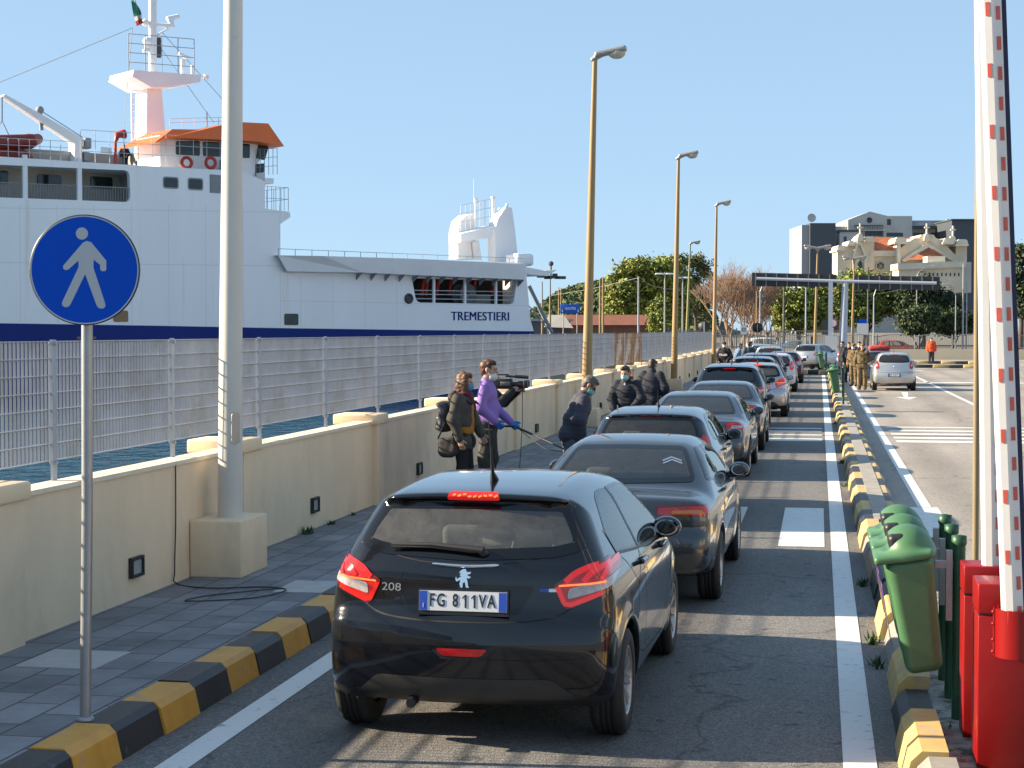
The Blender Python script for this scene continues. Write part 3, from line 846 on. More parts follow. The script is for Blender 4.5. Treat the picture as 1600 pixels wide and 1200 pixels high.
mb = MB(); c = sp(725, 460, 1.6); M = Matrix.Translation((c[0], 1.6, c[1])) @ Matrix.Rotation(R(90), 4, 'X'); mb.lathe([(.75, -.5), (.75, -.4), (.35, -.35), (.35, .35), (.75, .4), (.75, .5)], 18, M); c = sp(745, 468, 1.6); mb.box((c[0], 1.8, c[1]), (2.2, .8, .7)); mb.build('winch', M_SGREY, ship)
for u in (679, 727.5, 776):
    a = sp(u, 437); b = sp(u, 475); mb = MB(); mb.box((a[0], .1, (a[1] + b[1]) / 2), (.16, .16, a[1] - b[1] + .3)); mb.build('pillar', M_SHIPC, ship)
mb = MB()
for dv in (455, 461, 468): 
    a, b = sp(648, dv - 1.5), sp(805, dv + 1); mb.tube([(a[0], .15, a[1]), (b[0], .15, b[1])], .03, 5)
mb.build('railing', M_RAIL, ship)
# fairleads
for (u, v, y) in ((638.5, 466.5, 0), (816, 471, .6)):
    a = sp(u, v, y); M = Matrix.Translation((a[0], y - .05, a[1])) @ Matrix.Rotation(R(90), 4, 'X')
    mb = MB(); mb.lathe([(.001, -.05), (.18, -.05), (.22, .03), (.30, .10), (.36, .02), (.36, -.1)], 20, M); mb.build('fairlead', M_SDARK, ship)
# name on the bow
a, b = sp(704.5, 493.5), sp(794.5, 494.5); L_ = b[0] - a[0]
t_ = text_mesh('TREMESTIERI', 1.0, Matrix.Identity(4), 'ship_name', M_SBLUE, ship, .02, bold=0, space=1.06)
ws = [v.co.x for v in t_.data.vertices]; hs = [v.co.y for v in t_.data.vertices]; sc1 = L_ / (max(ws) - min(ws)); hz = sp(750, 487)[1] - sp(750, 500.5)[1]; sc2 = hz / (max(hs) - min(hs)); cx, cy = (max(ws) + min(ws)) / 2, (max(hs) + min(hs)) / 2
for v in t_.data.vertices: v.co = Vector(((a[0] + b[0]) / 2 + (v.co.x - cx) * sc1, -.03 + .02 * (0 if v.co.z > 0 else 1), (a[1] + b[1]) / 2 + (v.co.y - cy) * sc2))
_n = len(t_.data.vertices); _c = t_.data.copy(); _v = [tuple(v.co) for v in _c.vertices]; _f = [tuple(p.vertices) for p in _c.polygons]
t_.data.clear_geometry(); t_.data.from_pydata(_v + [(x + .035, y - .006, z) for x, y, z in _v], [], _f + [tuple(k + _n for k in q) for q in _f]); bpy.data.meshes.remove(_c)
# --- platform and gear beyond the bow
mb = MB(); a, b = sp(822, 420, 4), sp(868, 438, 4)
slab(mb, [(a[0], b[1] + .4), (b[0] - 1, b[1] + .3), (b[0], b[1] + .8), (b[0] - 1.3, a[1] - .1), (a[0], a[1] + .1)], 3.8, 9); mb.build('bow_platform', M_SHIPC, ship)
mb = MB(); a, b = sp(826, 446, 5), sp(862, 520, 5); mb.tube([(a[0], 5, a[1]), (b[0], 5, b[1])], .16, 6)
a, b = sp(818, 470, 5), sp(856, 508, 5); mb.tube([(a[0], 5, a[1]), (b[0], 5, b[1])], .05, 5); a, b = sp(816, 474, 5), sp(858, 515, 5); mb.tube([(a[0], 5, a[1]), (b[0], 5, b[1])], .05, 5); mb.build('ramp_strut', M_SGREY, ship)
mb = MB(); a, b = sp(861, 412, 5), sp(861, 430, 5); mb.tube([(a[0], 5, a[1]), (b[0], 5, b[1])], .06, 6); mb.ball((a[0], 5, a[1]), .2); 
for k in range(7): mb.box((a[0] - 1 + k * .35, 5, b[1] - .1 + .12 * math.sin(k * 2)), (.5, .4, .22), rz=k)
mb.build('foredeck_gear', M_SDARK, ship)
# --- goal-post mast on the foredeck
def fin(mb, L, y0, y1): slab(mb, sps(L, y0), y0, y1)
ym = 5.0
mb = MB(); fin(mb, z2((1180, 432), (1178, 260), (1195, 205), (1236, 146), (1266, 148), (1282, 260), (1300, 432)), ym, ym + .9)
fin(mb, z2((985, 415), (985, 270), (1000, 215), (1035, 185), (1072, 180), (1076, 325), (1050, 330), (1062, 418)), ym + 1.5, ym + 2.6)
fin(mb, z2((1070, 325), (1095, 320), (1108, 418), (1080, 418)), ym + 1.2, ym + 2.0)
fin(mb, z2((1000, 285), (1180, 240), (1180, 302), (1000, 327)), ym + .4, ym + 1.9)
mb.build('bow_mast', M_SHIPC, ship)
mb = MB(); 
for (u0, v0, u1, v1, r_) in ((1078, 280, 1078, 100, .09), (1078, 125, 1078, 97, .16), (1168, 255, 1168, 95, .13), (1168, 100, 1168, 90, .2), (1068, 0, 1068, 100, .02), (1085, 133, 1118, 130, .03), (1236, 146, 1242, 130, .12)):
    a, b = sps(z2((u0, v0), (u1, v1)), ym + 1); mb.tube([(a[0], ym + 1, a[1]), (b[0], ym + 1, b[1])], r_, 7)
mb.build('aerial_pole', M_SHIPC, ship)
a, b = sps(z2((1000, 270), (1175, 232)), ym + .5); railing('railing', a, b, ym + .5, 1.9, 7, 3, r=.025)
a = sp(812, 406, 3); mb = MB(); mb.box((a[0], 3, a[1]), (1.6, 1.5, .9), bev=.2); mb.build('raft_canister', M_SHIPC, ship)
# --- bridge
yb = 1.2
W_ = sps(z1((835, 860), (850, 730), (895, 700), (1330, 735), (1395, 750), (1330, 885)), yb)
mb = MB()
zb0 = sp(300, 266, yb)[1]; zt0 = sp(300, 215, yb)[1]; xa, xb = sp(250, 240, yb)[0], sp(399, 240, yb)[0]; xc = sp(421, 228, yb)[0]
slab(mb, [(xa, zb0 - .5), (xb, zb0 - .5), (xb, zb0 + .4), (xc, zt0), (xa, zt0)], yb, yb + 3.2)
mb.build('bridge', M_SHIPC, ship)
for L in (((915, 735), (1040, 735), (1040, 812), (915, 806)), ((1055, 738), (1180, 742), (1180, 818), (1057, 813)), ((1196, 745), (1300, 750), (1300, 824), (1196, 819))):
    mb = MB(); slab(mb, round_poly(sps(z1(*L), yb), .12), yb - .04, yb + .05); mb.build('window', M_SGLASS, ship)
mb = MB(); slab(mb, round_poly(sps(z1((1345, 748), (1398, 765), (1378, 835), (1332, 825)), yb), .1), yb - .04, yb + .05); mb.build('window', M_SGLASS, ship)
mb = MB(); slab(mb, sps(z1((1330, 855), (1378, 850), (1372, 918), (1328, 915)), yb), yb - .03, yb + .05); mb.build('window', M_SGLASS, ship)
mb = MB()
for k in range(1):    # panes of the end wall
    y = yb + .6 + k * 2.6
    e0, e1 = Vector((xb, 0, zb0 + .4)), Vector((xc, 0, zt0)); d_ = e1 - e0
    p, q = e0 + d_ * .25, e0 + d_ * .85
    mb.add([(p.x + .04, y, p.z), (p.x + .04, y + 2.2, p.z), (q.x + .04, y + 2.2, q.z), (q.x + .04, y, q.z)], [(0, 1, 2, 3)])
mb.build('front_window', M_SGLASS, ship)
# orange roof with sloping skirts
up = [sp(*q, yb) for q in z1((885, 675), (1030, 677), (1215, 637), (1385, 645))]; lo = [sp(*q, yb - 1.2) for q in z1((802, 746), (1030, 728), (1215, 735), (1480, 762))]
lo = [sp(*q, yb - 1.2) for q in z1((802, 746), (880, 716), (1330, 735), (1480, 762))]
vs = []
for (x, z) in up: vs.append((x, yb - .3, z))
for (x, z) in lo: vs.append((x, yb - 1.2, z))
for (x, z) in up: vs.append((x, yb + 3.4, z))
for (x, z) in lo: vs.append((x, yb + 4.2, z))
mb = MB(); mb.add(vs, [(4, 5, 1, 0), (5, 6, 2, 1), (6, 7, 3, 2), (0, 1, 9, 8), (1, 2, 10, 9), (2, 3, 11, 10), (7, 15, 11, 3), (4, 0, 8, 12), (12, 8, 9, 13), (13, 9, 10, 14), (14, 10, 11, 15), (4, 12, 13, 5), (5, 13, 14, 6), (6, 14, 15, 7)])
mb.build('bridge_roof', M_ORANGE, ship)
a, b = sps(z1((885, 660), (1200, 650)), yb + 2); railing('railing', a, b, yb + 2, .5, 5, 2, r=.02)
mb = MB()
for (u0, v0, v1) in ((1078, 660, 582), (1164, 640, 560)):
    a, b = sps(z1((u0, v0), (u0, v1)), yb + 2); mb.tube([(a[0], yb + 2, a[1]), (b[0], yb + 2, b[1])], .035, 5)
mb.build('aerial_pole', M_SGREY, ship)
# bridge wing galleries
a, b = sps(z1((1325, 918), (1415, 940)), yb)
mb = MB(); mb.box(((a[0] + b[0]) / 2, yb + 3, a[1] - .25), (b[0] - a[0], 6.5, .35)); mb.build('gallery', M_SHIPC, ship)
railing('railing', (a[0], a[1]), (b[0] + .3, b[1] + .4), yb - .2, 1.7, 5, 3, M_SGREY, r=.02)
a, b = sps(z1((1310, 1088), (1506, 1098)), 0); railing('railing', a, (b[0], b[1]), .1, 1.5, 9, 2, M_SGREY, r=.018); railing('railing', (b[0], b[1]), (b[0], b[1]), .1, 1.5, 6, 2, M_SGREY, y2=5.5, r=.018)
mb = MB(); a = sp(363 + 36, 285, 0); mb.build if False else None
# deck rail along the top
a, b = sps(z1((-300, 808), (370, 838)), .3); railing('railing', a, b, .3, 1.15, 12, 3, r=.022)
a, b = sps(z1((420, 842), (1215, 880)), .3); railing('railing', a, b, .3, 1.9, 11, 3, r=.022)
# life rings
for (u, v) in ((970, 848), (1095, 848)):
    a = sps(z1((u, v)), .2)[0]; mb = MB(); M = Matrix.Translation((a[0], .15, a[1])) @ Matrix.Rotation(R(90), 4, 'X')
    mb.lathe([(.22, 0), (.26, .07), (.34, .09), (.42, .05), (.42, -.05), (.34, -.09), (.26, -.07), (.22, 0)], 22, M); mb.build('life_ring', M_RED, ship)
mb = MB(); a, b = sps(z1((1163, 830), (1207, 880)), .2); slab(mb, [(a[0], b[1]), (b[0], b[1]), (b[0], a[1]), (a[0], a[1])], .1, .7); mb.build('deck_locker', M_SDARK, ship)
mb = MB(); a, b = sps(z1((528, 765), (583, 800)), .4); slab(mb, [(a[0], b[1]), (b[0], b[1]), (b[0], a[1]), (a[0], a[1])], .4, .5); mb.build('notice_board', M_SHIPC, ship)
# --- mast
yk = 6.0
mb = MB(); mb2 = sps(z1((758, 865), (766, 460), (842, 462), (862, 700), (862, 865)), yk); slab(mb, mb2, yk, yk + 1.6)
slab(mb, sps(z1((660, 405), (668, 372), (1018, 398), (1012, 434), (850, 462), (760, 462)), yk), yk - .8, yk + 2.6); mb.build('mast', M_SHIPC, ship)
mb = MB()
for (u0, v0, u1, v1, r_) in ((795, 380, 795, -60, .28), (800, 130, 905, 135, .14), (815, 185, 875, 148, .07), (765, 125, 800, 120, .1), (952, 390, 952, 310, .17), (930, 280, 985, 305, .14), (870, 98, 930, 85, .16), (890, 120, 890, 98, .2), (905, 135, 890, 120, .1), (1018, 395, 1062, 398, .07), (1062, 398, 1082, 404, .16), (1002, 385, 1002, 340, .12), (760, 270, 760, 215, .1), (745, 265, 790, 262, .1)):
    a, b = sps(z1((u0, v0), (u1, v1)), yk + .8); mb.tube([(a[0], yk + .8, a[1]), (b[0], yk + .8, b[1])], r_, 8)
for (u, v, r_) in ((768, 215, .3), (758, 118, .25), (770, 240, .2)):
    a = sps(z1((u, v)), yk + .8)[0]; mb.ball((a[0], yk + .8, a[1]), r_)
mb.build('mast_pole', M_SHIPC, ship)
mb = MB(); a = sps(z1((824, 248)), yk + .8)[0]; mb.box((a[0], yk + .8, a[1]), (.35, .3, 1.3)); mb.build('signal_lamp', M_SDARK, ship)
a, b = sps(z1((670, 372), (1012, 396)), yk - .6); railing('railing', a, b, yk - .6, 2.4, 4, 4, M_SGREY, r=.03)
mb = MB(); p0 = sps(z1((750, 760)), yk)[0]; p1 = sps(z1((736, 470)), yk)[0]
for i in range(9):
    z = p0[1] + (p1[1] - p0[1]) * i / 8; mb.tube([(p0[0] - .7, yk + .3, z), (p0[0] + .2, yk + .3, z)], .04, 5)
mb.tube([(p0[0] - .7, yk + .3, p0[1]), (p0[0] - .7, yk + .3, p1[1])], .05, 5); mb.build('ladder', M_SHIPC, ship)
mb = MB()
for (u0, v0, u1, v1) in ((690, 145, 640, 700), (845, 170, 1225, 590), (845, 260, 1115, 640), (690, 145, -320, 560), (705, 0, 735, 135)):
    a, b = sps(z1((u0, v0), (u1, v1)), yk + .8); mb.tube([(a[0], yk + .8, a[1]), (b[0], yk + .8, b[1])], .022, 4)
mb.build('rigging', M_SGREY, ship)
# flag, furled and hanging: green, white, red
for nm, cc, (v0, v1) in (('green', (.01, .16, .09), (0, .62)), ('white', (.6, .6, .6), (.62, .8)), ('red', (.4, .03, .03), (.8, 1.0))):
    mb = MB(); A = sps(z1((706, 10)), yk + .8)[0]; B = sps(z1((735, 138)), yk + .8)[0]; n = 8
    vs = []
    for i in range(n + 1):
        t = v0 + (v1 - v0) * i / n; w = .12 + .36 * math.sin(min(1, t * 1.35) * 2.3)
        x = A[0] + (B[0] - A[0]) * t; z = A[1] + (B[1] - A[1]) * t
        for k in range(5): vs.append((x - .1 + w * k / 4 - .2, yk + .8 + .12 * math.sin(k * 2.0 + t * 3), z + .05 * k))
    mb.add(vs, [(i * 5 + k, i * 5 + k + 1, (i + 1) * 5 + k + 1, (i + 1) * 5 + k) for i in range(n) for k in range(4)]); o = mb.build('flag', mat('flag_' + nm, cc, .8), ship)
# --- crane and rescue boat on deck
yk = 2.0
mb = MB(); slab(mb, sps(z1((388, 840), (390, 735), (425, 735), (428, 840)), yk), yk, yk + .9)
slab(mb, sps(z1((20, 500), (30, 490), (230, 600), (440, 722), (440, 762), (385, 742), (215, 632)), yk), yk + .1, yk + .7); mb.build('crane', M_SHIPC, ship)
mb = MB(); a = sps(z1((222, 570)), yk)[0]; mb.tube([(a[0], yk + .4, a[1]), (a[0] + .1, yk + .4, a[1] - 1.2)], .12, 6); mb.ball((a[0], yk + .4, a[1]), .25)
a, b = sps(z1((222, 570), (445, 712)), yk); mb.tube([(a[0], yk + .4, a[1]), (b[0], yk + .4, b[1])], .03, 4)
mb.build('crane_cable', M_SGREY, ship); mb = MB(); a, b = sps(z1((24, 500), (24, 625)), yk); mb.tube([(a[0], yk + .4, a[1]), (b[0], yk + .4, b[1])], .05, 5)
mb.build('crane_cable', M_SGREY, ship); mb = MB()
for q in ((-10, 680), (70, 720)):
    c = sps(z1(q), yk)[0]; mb.tube([(b[0], yk + .4, b[1]), (c[0], yk + .4, c[1])], .03, 4); mb.build('crane_cable', M_SGREY, ship); mb = MB()
if False: mb.build('crane_cable', M_SGREY, ship)
mb = MB(); a, b = sps(z1((445, 715), (480, 775)), yk); mb.box(((a[0] + b[0]) / 2, yk + .4, (a[1] + b[1]) / 2), (b[0] - a[0], .8, a[1] - b[1]), bev=.1); a, b = sps(z1((440, 790), (466, 838)), yk); mb.box(((a[0] + b[0]) / 2, yk + .4, (a[1] + b[1]) / 2), (b[0] - a[0], .8, a[1] - b[1])); mb.build('winch', M_SGREY, ship)
s_ = SD(.1); a, b = sps(z1((-140, 745), (215, 742)), 1.2)
s_.cone((a[0], 1.0, a[1]), (b[0] - .8, 1.0, b[1]), .42); s_.cone((b[0] - .8, 1.0, b[1]), (b[0], 1.7, b[1] + .25), .42, .3); s_.cone((a[0], 2.6, a[1]), (b[0] - .8, 2.6, b[1]), .42); s_.cone((b[0] - .8, 2.6, b[1]), (b[0], 1.8, b[1] + .25), .42, .3)
s_.ell(((a[0] + b[0]) / 2, 1.8, a[1] - .55), (abs(b[0] - a[0]) / 2 - .3, .9, .55))
o = s_.mesh('inflatable_boat', .1, mat('boat_red', (.20, .022, .02), .5, var=.2, vscale=1), None); o.location = SO; o.rotation_euler = (0, 0, SR)
tag(o, 'dark red inflatable rescue boat stowed on the upper deck of the ferry under its crane', 'rescue boat')
mb = MB()
for k in range(2): 
    a, b = sps(z1((-60 + 0 * k, 782), (125, 810)), 1.0 + k); mb.box(((a[0] + b[0]) / 2, 1.2 + k, (a[1] + b[1]) / 2), (b[0] - a[0], .5, a[1] - b[1]), bev=.1)
mb.build('boat_cradle', mat('cradle_orange', (.42, .07, .03), .6), ship)
mb = MB(); a, b = sps(z1((605, 850), (605, 740)), .5); mb.tube([(a[0], .6, a[1]), (b[0], .6, b[1])], .09, 6); c = sps(z1((630, 712)), .5)[0]; mb.tube([(b[0], .6, b[1]), (c[0] - .2, .6, c[1] + .1), (c[0] + .3, .6, c[1] + .2)], [.1, .22, .3], 8); mb.build('search_lamp', M_RED, ship)
# ================================================================ cars
M_TYRE = mat('tyre_rubber', (.018, .018, .018), .75, var=.3, vscale=12)
M_RIM = mat('alloy', (.42, .42, .43), .35, metal=.8, var=.1, vscale=10)
M_RIMD = mat('alloy_dark', (.14, .14, .15), .4, metal=.7)
M_TRIM = mat('black_trim', (.016, .016, .017), .4, var=.2, vscale=10)
M_FRIT = mat('frit', (.006, .006, .007), .12)
M_GLASS = glass_mat('car_glass', (.76, .82, .79), .01, 0, .04)
M_GLASSD = glass_mat('privacy_glass', (.25, .28, .28), .03)
M_GLASSC = glass_mat('rear_glass', (.80, .86, .83), .02, .02, .13)
M_SEAT = mat('seat_cloth', (.055, .055, .06), .9, var=.2, vscale=20)
M_INT = mat('cabin_plastic', (.06, .06, .062), .8)
M_CHROME = mat('chrome', (.75, .75, .76), .12, metal=1.0)
M_PLATE = mat('plate_white', (.72, .73, .75), .4)
M_PLATEB = mat('plate_blue', (.02, .08, .45), .4)
M_PTXT = mat('plate_text', (.015, .017, .03), .5)
M_LRED = mat('lamp_red', (.50, .012, .012), .12, coat=.6, var=.3, vscale=25)
M_LRED2 = mat('lamp_red_dark', (.13, .008, .009), .12, coat=.6)
M_LGLOW = mat('lamp_red_lit', (.5, .008, .006), .15, coat=.6, emit=(1, .02, .012), estr=.13, var=.25, vscale=30)
M_LHOT = mat('lamp_lit', (.7, .1, .03), .2, emit=(1, .22, .05), estr=.5)
M_LCLR = mat('lamp_clear', (.42, .38, .38), .1, coat=.5, var=.35, vscale=30)
M_LAMB = mat('lamp_amber', (.55, .17, .03), .15, coat=.5)
M_MIRG = mat('mirror_glass', (.30, .33, .36), .03, metal=1.0)
M_SEAM = mat('panel_gap', (.004, .004, .004), .7)
M_SILV = mat('badge_silver', (.6, .6, .62), .22, metal=.9)

def paint(name, c, metal=.35, rough=.28, dust=.25):
    m = mat(name, c, rough, metal=metal, coat=.9, spec=.22, two=True, var=.08, vscale=2.2, col2=tuple(x * .85 + .008 for x in c), c2scale=1.4, c2lo=.50, c2hi=1.2 - dust)
    return m

class Car:
    """body = rounded meeting of a side profile, a plan and a cross-section (y forward, origin under the rear axle)"""
    def __init__(s, prof, W, crown=.05, bow_r=.16, bow_f=.22, sec=None, ymin=-.7, ymax=3.3, k=.08, wb=2.54, rw=.31, taper=(.10, .16), arch=.045, xw=None):
        s.W = W; s.wb = wb; s.rw = rw
        s.prof = catmull(prof, 6); s.crown = crown
        lo = s.prof.min(0) - .3; hi = s.prof.max(0) + .3; s.h2 = .012
        s.glo = lo; n = np.ceil((hi - lo) / s.h2).astype(int) + 1; s.gn = n
        G = np.stack(np.meshgrid(lo[0] + s.h2 * np.arange(n[0]), lo[1] + s.h2 * np.arange(n[1]), indexing='ij'), -1).reshape(-1, 2)
        s.g = poly_sdf(G, s.prof).reshape(n)
        s.y0, s.y1 = s.prof[:, 0].min(), s.prof[:, 0].max(); s.ztop = s.prof[:, 1].max()
        s.bow_r, s.bow_f = bow_r, bow_f; s.k = k; s.taper = taper; s.arch = arch
        sec = sec or [(.1, .90), (.25, .955), (.5, 1.0), (.72, .995), (.88, .965), (.97, .92), (1.15, .83), (1.35, .70), (1.5, .58)]
        zz = np.linspace(0, 1.9, 200); a = np.array(sec, float)
        # smooth the section curve
        c = catmull(a, 10, False); s.sz = zz; s.sv = np.interp(zz, c[:, 0], c[:, 1])
        for _ in range(6): s.sv[1:-1] = (s.sv[:-2] + 2 * s.sv[1:-1] + s.sv[2:]) / 4
        s.extra = []
        s.xw = xw or (W - .012)
    def halfw(s, y, z):
        t = (y - (s.y0 + s.y1) / 2) / ((s.y1 - s.y0) / 2)
        tr = np.clip(-t, 0, 1.2); tf = np.clip(t, 0, 1.2)
        p = 1 - s.taper[0] * tr ** 3.0 - s.taper[1] * tf ** 3.2
        return s.W * p * np.interp(z, s.sz, s.sv)
    def core(s, P):
        x = np.abs(P[..., 0]); y = P[..., 1]; z = P[..., 2]
        t = np.clip((y - s.y0) / (s.y1 - s.y0), 0, 1)
        q = np.minimum(x / s.W, 1.15) ** 2
        bow = s.bow_f * np.clip((t - .45) / .55, 0, 1) ** 1.5 - s.bow_r * np.clip((.45 - t) / .45, 0, 1) ** 1.5
        yy = y + bow * q; zz = z + s.crown * q * np.clip((z - .55) / .5, 0, 1)
        u = (yy - s.glo[0]) / s.h2; w = (zz - s.glo[1]) / s.h2
        u = np.clip(u, 0, s.gn[0] - 1.001); w = np.clip(w, 0, s.gn[1] - 1.001)
        i = u.astype(int); j = w.astype(int); fu = u - i; fw = w - j; g = s.g
        a = (g[i, j] * (1 - fu) + g[i + 1, j] * fu) * (1 - fw) + (g[i, j + 1] * (1 - fu) + g[i + 1, j + 1] * fu) * fw
        b = (x - s.halfw(y, z)) * .93
        return smax(a, b, s.k * 2)
    def __call__(s, P):
        F = s.core(P)
        x = np.abs(P[..., 0])
        for yc in (0, s.wb):
            r = np.sqrt((P[..., 1] - yc) ** 2 + (P[..., 2] - s.rw) ** 2)
            # small flare, then the arch itself
            F = F - .012 * np.exp(-((r - s.rw - .07) / .06) ** 2) * (x > s.W * .6)
            d = np.maximum(r - (s.rw + s.arch), (s.W - .30) - x)
            F = smax(F, -d, .012)
        for fn in s.extra: F = fn(P, F)
        return F
    def grid(s, h):
        lo = np.array([-s.W - .06, s.y0 - .06, .1]); hi = np.array([s.W + .06, s.y1 + .06, s.ztop + .06])
        nx = 2 * int(np.ceil(hi[0] / h)) + 2; lo[0] = -(nx - 1) / 2 * h
        n = [nx] + [int(np.ceil((hi[a] - lo[a]) / h)) + 1 for a in (1, 2)]
        ax = [lo[a] + h * np.arange(n[a]) for a in range(3)]
        G = np.stack(np.meshgrid(ax[0][nx // 2:], ax[1], ax[2], indexing='ij'), -1)
        F = s(G); return np.concatenate([F[::-1], F], 0), lo
    AX = {'rear': ((0, 1, 0), (1, 0, 0)), 'front': ((0, -1, 0), (1, 0, 0))}
    def basis(s, view, side=1):
        """direction of travel of the projecting ray, and the horizontal axis of the outline"""
        if view == 'rear': return np.array([0, 1., 0]), np.array([1., 0, 0]), np.array([0, 0, 1.])
        if view == 'front': return np.array([0, -1., 0]), np.array([1., 0, 0]), np.array([0, 0, 1.])
        if view == 'side': return np.array([-side, 0., 0]), np.array([0, 1., 0]), np.array([0, 0, 1.])
        if view == 'top': return np.array([0, 0, -1.]), np.array([1., 0, 0]), np.array([0, 1., 0])
        a = R(view)   # oblique view of a rear corner
        d = np.array([-side * math.sin(a), math.cos(a), 0]); return d, np.array([math.cos(a) * 1.0, side * math.sin(a), 0]), np.array([0, 0, 1.])
    def hit(s, P2, view, side=1):
        d, e1, e2 = s.basis(view, side)
        base = np.outer(P2[:, 0], e1) + np.outer(P2[:, 1], e2)
        c = np.array([0, (s.y0 + s.y1) / 2 if view == 'side' or view == 'top' else 0, 0])
        if view == 'side' or view == 'top': start = base - d * 3.2
        else: start = base - d * 4.5
        t = np.zeros(len(P2))
        if view == 'front': t = np.zeros(len(P2)); start = base - d * 6
        for _ in range(90):
            f = s.core(start + d * t[:, None]); t = t + np.clip(f * .75, -.2, .6)
        V = start + d * t[:, None]
        N = grad(s.core, V, .006); N /= np.maximum(np.linalg.norm(N, axis=1), 1e-6)[:, None]
        return V, N
    def patch(s, name, poly, view, mats, parent, side=1, off=.003, step=.03, inset=None, rev=False):
        """a sheet of the outline's shape lying on the body"""
        poly = resample(poly, step); loops = [poly]
        if inset: loops.append(resample(offset_poly(poly, inset), step))
        a = sum(poly[i][0] * poly[(i + 1) % len(poly)][1] - poly[(i + 1) % len(poly)][0] * poly[i][1] for i in range(len(poly)))
        lo = poly.min(0); hi = poly.max(0)
        gx = np.arange(lo[0] + step / 2, hi[0], step); gy = np.arange(lo[1] + step / 2, hi[1], step)
        G = np.array([(x_ + (j % 2) * step * .5, y_) for j, y_ in enumerate(gy) for x_ in gx]).reshape(-1, 2)
        if len(G):
            G = G[inpoly(G, poly)]
        if len(G):
            dd = np.minimum.reduce([np.abs(poly_sdf(G, l)) for l in loops]); G = G[dd > step * .45]
        pts = [Vector(p) for l in loops for p in l]; edges = []; n = 0
        for l in loops:
            edges += [(n + i, n + (i + 1) % len(l)) for i in range(len(l))]; n += len(l)
        pts += [Vector(p) for p in G]
        v, e, f, *_ = delaunay_2d_cdt(pts, edges, [], 0, 1e-5)
        P = np.array([tuple(p) for p in v]); cen = np.array([P[list(q)].mean(0) for q in f])
        ok = inpoly(cen, poly); f = [q for q, o in zip(f, ok) if o]; cen = cen[ok]
        V, N = s.hit(P, view, side); V = V + N * off
        d, e1, e2 = s.basis(view, side)
        out = []
        for q in f:
            a_, b_, c_ = V[q[0]], V[q[1]], V[q[2]]
            out.append(q if np.dot(np.cross(b_ - a_, c_ - a_), d) < 0 else q[::-1])
        mi = None
        if inset: mi = inpoly(cen, loops[1]).astype(int)
        return np_mesh(name, V, [tuple(int(i) for i in q) for q in out], mats, parent, N, mi)
    def line(s, pts, w, view, side=1, off=.0015, step=.03, mb=None, mt=0):
        """thin ribbon along a line on the body (gaps between panels, mouldings)"""
        P = resample(np.array(pts, float), step, False)
        T = np.gradient(P, axis=0); T /= np.maximum(np.linalg.norm(T, axis=1), 1e-9)[:, None]
        Nn = np.stack([-T[:, 1], T[:, 0]], 1) * w / 2
        d, e1, e2 = s.basis(view, side)
        A, NA = s.hit(P + Nn, view, side); B, NB = s.hit(P - Nn, view, side)
        A = A + NA * off; B = B + NB * off; n = len(P)
        fs = [(i, i + 1, n + i + 1, n + i) for i in range(n - 1)]
        a_, b_, c_ = A[0], A[1], B[1]
        if np.dot(np.cross(b_ - a_, c_ - a_), d) > 0: fs = [f[::-1] for f in fs]
        mb.add(list(A) + list(B), fs, mt, True)
    def body(s, name, h, mats, parent, holes, lower=None):
        F, lo = s.grid(h)
        V, Q = surface_nets(F, lo, h)
        V = project(s, V, h, 2, .006)
        N = grad(s, V, .008); N /= np.maximum(np.linalg.norm(N, axis=1), 1e-6)[:, None]
        cen = V[Q].mean(1); cn = N[Q].mean(1)
        keep = np.ones(len(Q), bool)
        for poly, view, side in holes:
            d, e1, e2 = s.basis(view, side)
            p = np.stack([cen @ e1, cen @ e2], 1)
            m = inpoly(p, poly) & ((cn @ d) < -.05)
            if view in ('rear',): m &= cen[:, 1] < (s.y0 + s.y1) / 2
            if view in ('front',): m &= cen[:, 1] > (s.y0 + s.y1) / 2
            keep &= ~m
        Q = Q[keep]; cen = cen[keep]
        mi = None
        if lower is not None: mi = lower(cen).astype(int)
        return np_mesh(name, V, Q, mats, parent, N, mi)

